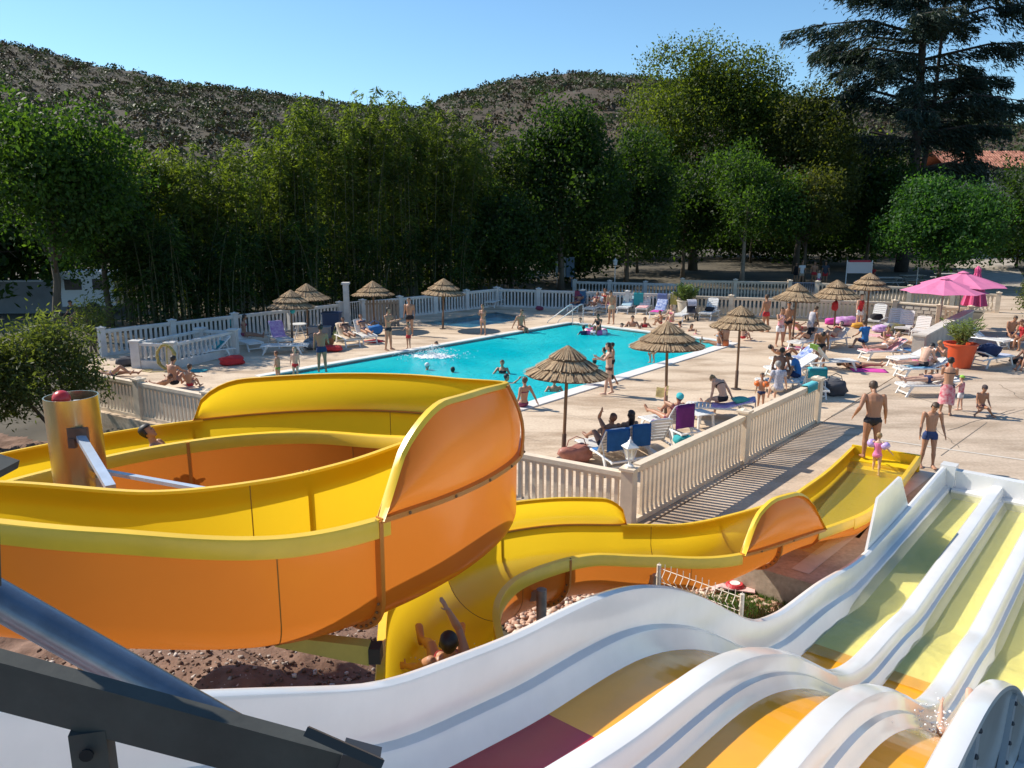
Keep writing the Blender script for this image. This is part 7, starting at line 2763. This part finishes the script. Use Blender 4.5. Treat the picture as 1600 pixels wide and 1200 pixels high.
towel_on(L24, 18, .75, 1.95, printl, 'lilac towel on the broadside sunbed behind the bent bather', seed=27)
towel_on(L24, 18, 1.7, 2.2, bluep, 'blue patterned towel hanging off the head of the broadside sunbed', seed=28, w=.66)
person('fair-haired bather bending forward on the broadside sunbed, back to the camera', on_lounger(L24, -.1, 1.05, .41), 28, 1.66, dict(SIT_G, pitch=-6, bend=46, lh=84, rh=70, lk=20, rk=50, la=50, ra=20, nod=30, le=10, re=10, lab=12, rab=22), 'f', skin=1, hair='fair', hairstyle='bun', wear=[('bikini', black)], anchor='pelvis', voxel=.012, fine=True)
lump('towel', 'sea-green towel heaped on the broadside sunbed', 'towel', on_lounger(L24, .0, 1.55, .5), (.5, .4, .16), C_('seagreen', (.08, .40, .34)), 29)

# ---- family by the end of the right balustrade
person('child with orange armbands standing beside the balustrade among the family', S(1188, 640), 150, 1.12, dict(STAND, la=35, le=110), child=True, skin=0, hair='brown', wear=[('trunks', navy), ('armbands', orb)], voxel=.014)
L25 = lounger('sunbed with the family group behind the cream balustrade', S(1180, 610), S(1262, 612), 10)
person('person in a grey patterned top sitting with the back to the balustrade', S(1214, 632), 0, 1.66, dict(SIT_G, pitch=0, bend=14, lh=88, rh=88, lk=60, rk=60, la=20, ra=24), 'f', skin=1, hair='grey', hairstyle='short', wear=[('tshirt', printg), ('shorts', C_('sand', (.5, .42, .34)))], anchor='pelvis', z=.41, voxel=.014)
person('dark-haired tanned person sitting on the family sunbed behind the grey patterned top', S(1217, 605), -30, 1.7, dict(SIT_G, bend=26, la=30, ra=20), 'm', skin=2, hair='black', wear=[('trunks', black)], anchor='pelvis', z=.40, voxel=.016)
person('person leaning over in a bright blue top in the family group', S(1244, 608), 70, 1.66, dict(SIT_G, bend=52, la=50, ra=50), 'f', skin=2, hair='black', wear=[('tshirt', blue), ('shorts', navy)], anchor='pelvis', z=.40, voxel=.016)
L26 = lounger('sunbed with a turquoise towel on its back by the end post of the cream balustrade', S(1250, 606), S(1272, 622), 55)
towel_on(L26, 55, .8, 2.3, turq, 'turquoise towel on the sunbed by the end post of the cream balustrade', seed=30)
dp = rend - D2 * .65
rows = []
for i in range(11):
    q = i / 10 - .5
    zz = 1.22 - max(0, abs(q) - .14) * .55
    rows.append([dp + N2 * (max(-.105, min(.105, q * .75))) + D2 * (j / 6 - .5) * .75 + Vector((0, 0, zz + .012 * noise.noise(Vector((i * .6, j * .7, 3)))) ) for j in range(7)])
mb = MB().loft(rows, cap=False, loop=False)
mb.loft([[v + Vector((0, 0, .012)) for v in r_] for r_ in rows], cap=False, loop=False)
tag(mb.obj('towel', C_('aqua', (.12, .50, .52)), smooth='all'), 'aqua towel draped over the rail at the end post of the cream balustrade', 'towel')
lump('bag', 'round dark bag on the deck just past the end post of the cream balustrade', 'bag', S(1303, 617), (.78, .6, .5), C_('charcoal', (.06, .06, .07)), 31, .2, parts=straps(black, .3, .5))

# ---- right-hand sunbathers
L30 = lounger('sunbed with a beige back and a blue towel, left of the bending dark man', S(1206, 575), S(1256, 573), 40)
towel_on(L30, 40, .9, 1.7, bluep, 'blue patterned towel on the sunbed left of the bending dark man', seed=32, w=.66)
L31 = lounger('low sunbed with metal frame further left, behind the family group', S(1198, 590), S(1238, 588), 30)
lump('towel', 'white towel heap on the low sunbed behind the family group', 'towel', on_lounger(L31, 0, .8, .38), (.6, .5, .2), whitec, 33)
person('dark tanned man bending forward among the right-hand sunbeds', S(1280, 577), 165, 1.78, dict(STAND, bend=64, lh=24, rh=16, lk=20, rk=14, la=40, ra=44, le=14, re=14, nod=10), skin=2, hair='black', hairstyle='crop', wear=[('trunks', black)], voxel=.014)
L32 = lounger('sunbed with a green towel over its raised back', S(1335, 577), S(1300, 578), 50)
towel_on(L32, 50, 1.2, 2.15, green, 'green towel over a raised sunbed back', seed=34, w=.64)
mat_on_ground('magenta mat on the deck with bare legs on it, right of the green towel', S(1330, 578), S(1385, 580), .7, magenta, seed=35)
person('person lying on the magenta mat with bare legs stretched to the right', S(1342, 575), -92, 1.66, LIE, 'f', skin=0, hair='brown', wear=[('bikini', black)], voxel=.016)
person('person in a bright blue t-shirt sitting with the back turned, mid-deck', S(1350, 545), 20, 1.7, SIT_CROSS, skin=0, hair='brown', wear=[('tshirt', blue), ('shorts', navy)], voxel=.016)
L33 = lounger('sunbed covered by a coral printed towel with a sunbather, left of the low wall', S(1345, 562), S(1404, 560), 34)
towel_on(L33, 34, .0, 1.9, printp, 'coral printed towel on the sunbed left of the low wall', seed=36, w=.66)
person('pale sunbather reclining on the coral printed towel', on_lounger(L33, 0, 1.0, .41), math.degrees(L33.rotation_euler.z) + 180, 1.66, recline(34), 'f', skin=1, hair='fair', wear=[('bikini', whitec)], voxel=.016)
person('girl sitting on the deck behind the coral towel with dark hair tied up', S(1384, 548), 175, 1.5, SIT_CROSS, 'f', skin=0, hair='brown', hairstyle='bun', wear=[('bikini', pink)], voxel=.016)
mat_on_ground('blue towel on the deck behind the coral towel sunbed', S(1400, 549), S(1432, 546), .9, C_('midblue', (.05, .16, .34)), seed=37)
person('person with fair hair lying toward the low wall, legs behind the pier', S(1402, 538), -88, 1.66, dict(recline(20)), 'f', skin=1, hair='fair', wear=[('bikini', navy)], voxel=.018)
L34 = lounger('sunbed just behind the pier of the low wall with a rust towel', S(1392, 574), S(1440, 570), 20)
# white upright loungers under the wall
for i, (fx, fy, hx, hy, a, lab) in enumerate(((1362, 512, 1384, 502, 60, 'upright white sunbed before the stone-faced wall, leftmost of three'), (1388, 520, 1407, 509, 58, 'upright white sunbed before the stone-faced wall, middle of three'), (1408, 524, 1423, 512, 58, 'grey-looking shaded sunbed before the stone-faced wall, rightmost of three'), (1434, 530, 1446, 519, 40, 'low shaded sunbed behind the low wall, nearest the pink parasol pole'))):
    lounger(lab, S(fx, fy), S(hx, hy), a)
lump('bag', 'dark bag on the seat of the leftmost upright sunbed', 'bag', S(1368, 511) + Vector((0, 0, .38)), (.6, .4, .3), black, 38)
lump('towel', 'lilac printed towel heap before the upright sunbeds', 'towel', S(1378, 519), (.9, .6, .35), printl, 39)
lump('bag', 'olive and blue bag before the middle upright sunbed', 'bag', S(1399, 521), (.85, .55, .5), C_('oliveblue', (.24, .21, .06), (.03, .05, .12), 3), 40)
lump('swim_ring', 'violet inflatable heap on the deck under the right straw parasols', 'inflatable', S(1322, 509), (1.1, .7, .5), C_('violet', (.40, .07, .42), (.6, .45, .6), 4), 41)
lump('swim_ring', 'magenta inflatable left of the violet heap', 'inflatable', S(1298, 507), (.6, .5, .35), magenta, 46)
lump('bag', 'orange-yellow bag right of the violet inflatable heap', 'bag', S(1342, 513), (.7, .45, .3), C_('amber', (.60, .30, .04)), 42)
mat_on_ground('pink and white towel spread before the upright sunbeds', S(1352, 523), S(1396, 527), .8, printp, seed=43)
lump('bag', 'red bag hung under the rim of the straw parasol', 'bag', S(1300, 535) + Vector((-.05, -.12, 1.45)), (.28, .2, .42), red, 47)
L35 = lounger('sunbed under the right straw parasols with a sunbather raising a knee', S(1282, 545), S(1325, 536), 30)
person('person reclining with a raised knee under the right straw parasols', on_lounger(L35, 0, 1.0, .41), math.degrees(L35.rotation_euler.z) + 180, 1.66, recline(30, 30), 'f', skin=1, hair='brown', wear=[('bikini', red)], voxel=.018)
L36 = lounger('sunbed beneath the straw parasol of the white skirt, with a dark reclining person', S(1238, 548), S(1272, 542), 35)
person('dark-suited person reclining under the straw parasol of the white skirt', on_lounger(L36, 0, 1.0, .41), math.degrees(L36.rotation_euler.z) + 180, 1.66, recline(35, 30), 'f', skin=0, hair='black', wear=[('onepiece', black)], voxel=.018)
mat_on_ground('pink towel on the deck before the reclining dark suit', S(1235, 546), S(1256, 543), .6, pink, seed=45)
person('sunbather with a bent knee left of the beige-backed sunbed', S(1226, 560), -80, 1.66, dict(recline(25, 50)), skin=3, hair='black', wear=[('trunks', black)], voxel=.018)
person('man in red shorts standing with his back turned by the cream balustrade', S(1196, 519), 30, 1.78, dict(STAND, ra=10, re=30), skin=3, hair='brown', wear=[('boxers', red)], voxel=.018)
person('person in a white skirt and pink top standing under a straw parasol', S(1217, 541), 190, 1.66, dict(STAND, la=30, ra=34, le=90, re=90), 'f', skin=0, hair='brown', wear=[('top', printp), ('shorts', whitec)], voxel=.016)
person('man with bare chest standing close behind the white skirt', S(1229, 534), 160, 1.76, dict(STAND), skin=3, hair='black', wear=[('trunks', black)], voxel=.018)
person('person in a grey striped dress leaning forward beside a straw parasol pole', S(1266, 536), -60, 1.66, dict(STAND, bend=30, la=40, ra=36, lh=16, rh=-6), 'f', skin=0, hair='brown', wear=[('dress', printg)], voxel=.016)
person('person lying on a towel behind the straw parasols with a red top', S(1250, 516), -70, 1.6, recline(30), 'f', skin=0, hair='black', wear=[('bikini', red)], voxel=.02)
mat_on_ground('red printed towel behind the straw parasols', S(1240, 514), S(1268, 512), .9, printr, seed=48)
person('person in red standing by the stone wall under the right straw parasol', S(1341, 512), 200, 1.65, dict(STAND), 'f', skin=1, hair='auburn', wear=[('top', red), ('shorts', whitec)], voxel=.02)

# ---- right front group
L40 = lounger('sunbed with a shirtless man perched on its edge, left of the orange pot', S(1400, 590), S(1478, 588), 22)
towel_on(L40, 22, .4, 1.2, C_('skyblue', (.20, .42, .60)), 'sky blue towel under the perched shirtless man', seed=49)
person('shirtless man in black trunks sitting hunched on a sunbed before the low wall', on_lounger(L40, .05, .95, .40), -60, 1.74, dict(SIT_BED, bend=50, la=60, ra=64, le=50, re=40, nod=14), skin=1, hair='black', wear=[('trunks', black)], anchor='pelvis', z=.40, voxel=.013)
person('person lying on the hunched man\'s sunbed, only legs showing left', on_lounger(L40, -.1, .75, .40), 95, 1.6, LIE, 'f', skin=1, hair='fair', wear=[('bikini', pink)], voxel=.016)
person('person with fair hair sitting facing the hunched man, hands to face', S(1472, 585), 110, 1.62, dict(SIT_BED, la=70, ra=70, le=100, re=100, bend=34), 'f', skin=0, hair='fair', wear=[('bikini', printr)], anchor='pelvis', z=.40, voxel=.014)
L41 = lounger('front sunbed with a man lying flat in dark trunks, before the red pareo', S(1403, 617), S(1500, 616), 12)
person('man lying flat on his back in dark trunks on the front sunbed', on_lounger(L41, 0, .98, .40), math.degrees(L41.rotation_euler.z) + 180, 1.74, dict(LIE, pitch=80, lh=10, rh=12), skin=1, hair='brown', wear=[('boxers', navy)], voxel=.013)
person('person in a red and white pareo with dark tied hair, standing with the back turned', S(1476, 648), -30, 1.66, dict(STAND, la=45, ra=50, le=60, re=60, bend=6), 'f', skin=0, hair='black', hairstyle='bun', wear=[('pareo', printr), ('bikini', black)], voxel=.012, fine=True)
person('toddler in a red top with a lime green sun hat beside the red pareo', S(1499, 641), 40, 1.05, dict(STAND, la=40, le=50), child=True, skin=1, hair='fair', wear=[('top', printr), ('shorts', whitec), ('bandana', C_('lime', (.30, .55, .08)))], voxel=.012)
person('child in a dark cap sitting on the bare concrete alone', S(1531, 648), 175, 1.25, dict(SIT_CROSS, la=20, ra=20), child=True, skin=3, hair='brown', wear=[('cap', C_('dkbrown', (.07, .05, .05))), ('trunks', maroon)], voxel=.012)
L42 = lounger('sunbed with dark towels in the shade right of the orange pot', S(1572, 568), S(1528, 574), 20)
lump('bag', 'dark blue bag on the sunbed right of the orange pot', 'bag', on_lounger(L42, 0, 1.2, .38), (.9, .55, .5), navy, 50, .2)
towel_on(L42, 20, .1, 1.0, printw, 'white patterned towel on the sunbed right of the orange pot', seed=51)
L43 = lounger('empty shaded sunbed behind the orange pot, below the bushes', S(1574, 546), S(1533, 540), 35)
L44 = lounger('sunbed at the right border under the sitting couple', S(1562, 540), S(1612, 548), 30)
person('tanned man sitting on the sunbed at the right border, facing the camera', S(1577, 540), 170, 1.76, dict(SIT_BED, bend=30), skin=3, hair='brown', hairstyle='crop', wear=[('trunks', navy)], anchor='pelvis', z=.40, voxel=.015)
person('person in a red top beside the tanned man at the right border', S(1595, 546), 120, 1.64, dict(SIT_BED, bend=26), 'f', skin=3, hair='auburn', wear=[('top', red), ('trunks', red)], anchor='pelvis', z=.40, voxel=.015)
person('dark-haired person crouching at the far right border before the couple', S(1602, 578), 120, 1.6, SIT_KNEES, skin=2, hair='black', wear=[('trunks', black)], voxel=.016)
lump('bag', 'dark bag on the concrete at the right border', 'bag', S(1588, 568), (.5, .4, .3), black, 52)

# ---- people beyond the gate
for i, (px, py, yw, H, wr, sk, ha, lab) in enumerate(((1244, 447, 150, 1.6, [('top', black), ('shorts', black)], 0, 'black', 'person in black beyond the gate, leftmost of the group'), (1253, 449, 180, 1.72, [('tshirt', whitec), ('shorts', beige)], 0, 'brown', 'person in a white t-shirt beyond the gate'), (1273, 450, 175, 1.76, [('boxers', red)], 3, 'brown', 'bare-chested man in long red shorts beyond the gate'), (1281, 452, 185, 1.2, [('top', whitec), ('shorts', pink)], 1, 'fair', 'child between the red shorts and the dark shirt beyond the gate'), (1291, 450, 170, 1.76, [('tshirt', C_('darkshirt', (.05, .06, .08))), ('shorts', red)], 3, 'black', 'man in a dark shirt and red shorts beyond the gate'))):
    person(lab, S(px, py) + Vector((.8, 2.5, 0)), yw, H, STAND, 'm', skin=sk, hair=ha, wear=wr, voxel=.022, child=H < 1.3)
person('person in red sitting at a picnic table in the shade beyond the parasols', S(1381, 447) + Vector((0, 2, 0)), 120, 1.7, dict(SIT_BED), skin=3, hair='black', wear=[('tshirt', red), ('shorts', black)], anchor='pelvis', z=.45, voxel=.024)
person('person in blue walking behind the upper balustrade under the last straw parasol', S(1362, 482) + Vector((.6, 2.0, 0)), 90, 1.7, STAND, skin=1, hair='fair', wear=[('tshirt', C_('skyblue', (.20, .42, .60))), ('shorts', grey)], voxel=.024)
person('person in dark clothes sitting in the shade beyond the left balustrade', S(118, 512), 170, 1.7, dict(SIT_BED), skin=0, hair='black', wear=[('tshirt', C_('darkshirt', (.05, .06, .08))), ('shorts', grey)], anchor='pelvis', z=.45, voxel=.02)
ch = thing('garden_chair', 'dark garden chair under the person in the shade on the left', 'chair', S(118, 512) + Vector((0, .05, 0)), R(-10))
MB().box((0, 0, .41), (.5, .5, .04)).obj('seat', IRON, ch)
MB().box((0, .26, .72), (.5, .04, .55)).obj('backrest', IRON, ch)
for x in (-.22, .22):
    for y in (-.22, .24):
        MB().bar((x, y, .4), (x, y, -.05), .035, .035).obj('leg', IRON, ch)

# ---- at the end of the slides
tubp = FL.pt(FL.n() - 1, .38, 0)
person('tanned man in black trunks climbing out of the yellow tub, back turned', S(1376, 722) if False else Vector((tubp.x - .16, tubp.y - .22, 0)), -8, 1.80, dict(lh=4, rh=-4, lk=10, rk=12, la=-6, ra=10, lab=22, rab=12, le=50, re=22, bend=14, nod=20), build=1.08, skin=3, hair='brown', wear=[('trunks', black)], z=.19, anchor='min', voxel=.0095, fine=True)
gp = FL.pt(FL.n() - 1, -.10, 0)
person('small child in a pink swimsuit with lilac armbands wading in the yellow tub', Vector((gp.x - .50, gp.y - .52, 0)), -30, .98, dict(lh=30, rh=-8, lk=30, rk=6, la=30, ra=-10, lab=40, rab=40, le=30, re=30), 'f', child=True, skin=1, hair='fair', wear=[('onepiece', C_('candy', (.80, .22, .42))), ('armbands', armb)], z=-.02, voxel=.0085, fine=True)
person('boy in navy swim shorts standing on the concrete beside the tub, looking down', S(1447, 730), 172, 1.58, dict(lh=5, rh=-4, lk=6, rk=4, la=2, ra=6, lab=13, rab=10, le=14, re=16, nod=34, turn=-14), child=False, build=.86, skin=0, hair='brown', wear=[('boxers', C_('navyblue', (.03, .055, .16)))], voxel=.009, fine=True)
# riders on the slides
i_ = int(2.75 * Flume.M)
q = FL.pt(i_, -.10, -.75)
person('rider in a red bikini lying back in the yellow flume with a raised right hand', q, 8, 1.62, dict(pitch=52, bend=16, lh=52, rh=48, lhb=14, rhb=10, lk=34, rk=30, la=10, lab=30, le=14, ra=112, rab=30, re=38, nod=16, lf=-20, rf=-20), 'f', skin=0, hair='black', wear=[('bikini', C_('deepred', (.34, .02, .025)))], anchor='min', z=q.z + .03, voxel=.0075, fine=True)
i_ = int(11.45 * Flume.M)
q = FU.pt(i_, .05, -.76)
person('boy riding in the upper loop with only his wet dark head above the rim', q, -80, 1.55, dict(recline(62), nod=-6), skin=0, hair='black', wear=[('trunks', navy)], anchor='min', z=q.z + .08, voxel=.009, fine=True)
ps = sp(-11.0, 2.46, flz(-11.0))
person('rider in red trunks mostly hidden behind the outer wall of the white slide', ps, -40, 1.35, dict(recline(24), lh=40, rh=54, lk=30, rk=40), child=True, skin=1, hair='brown', wear=[('boxers', C_('brightred', (.68, .02, .05)))], anchor='min', z=ps.z + .03, voxel=.009, fine=True)
r = np.random.RandomState(14)
P = []
for k in range(110):
    s = -11.3 + r.normal() * .35
    P.append(sp(s, 2.35 + r.normal() * .12, flz(s) + .03 + abs(r.normal()) * .12))
for k in range(150):
    v = FL.pt(int(3.0 * Flume.M), -.1 + r.normal() * .3, -.72)
    P.append((v.x + r.normal() * .12, v.y + r.normal() * .2, v.z + abs(r.normal()) * .06))
specks('slide_spray', P, .003, .008, FOAM, 6)

finish_people()
for o in SC.objects:
    if o.parent is None and o.get('category') and not o.get('group'):
        c_ = o['category']
        if c_ == 'person':
            o['group'] = 'bathers in the pool water' if o.location.z < -.2 and o.location.y > 20 else 'people on and around the deck'
        elif c_ in ('bag', 'towel', 'tree', 'plant pot', 'shrub', 'board'):
            o['group'] = {'bag': 'bags on the deck', 'towel': 'towels on the deck and sunbeds', 'tree': 'single trees behind the pool', 'plant pot': 'potted plants', 'shrub': 'bushes round the deck', 'board': 'boards beyond the fences'}[c_]
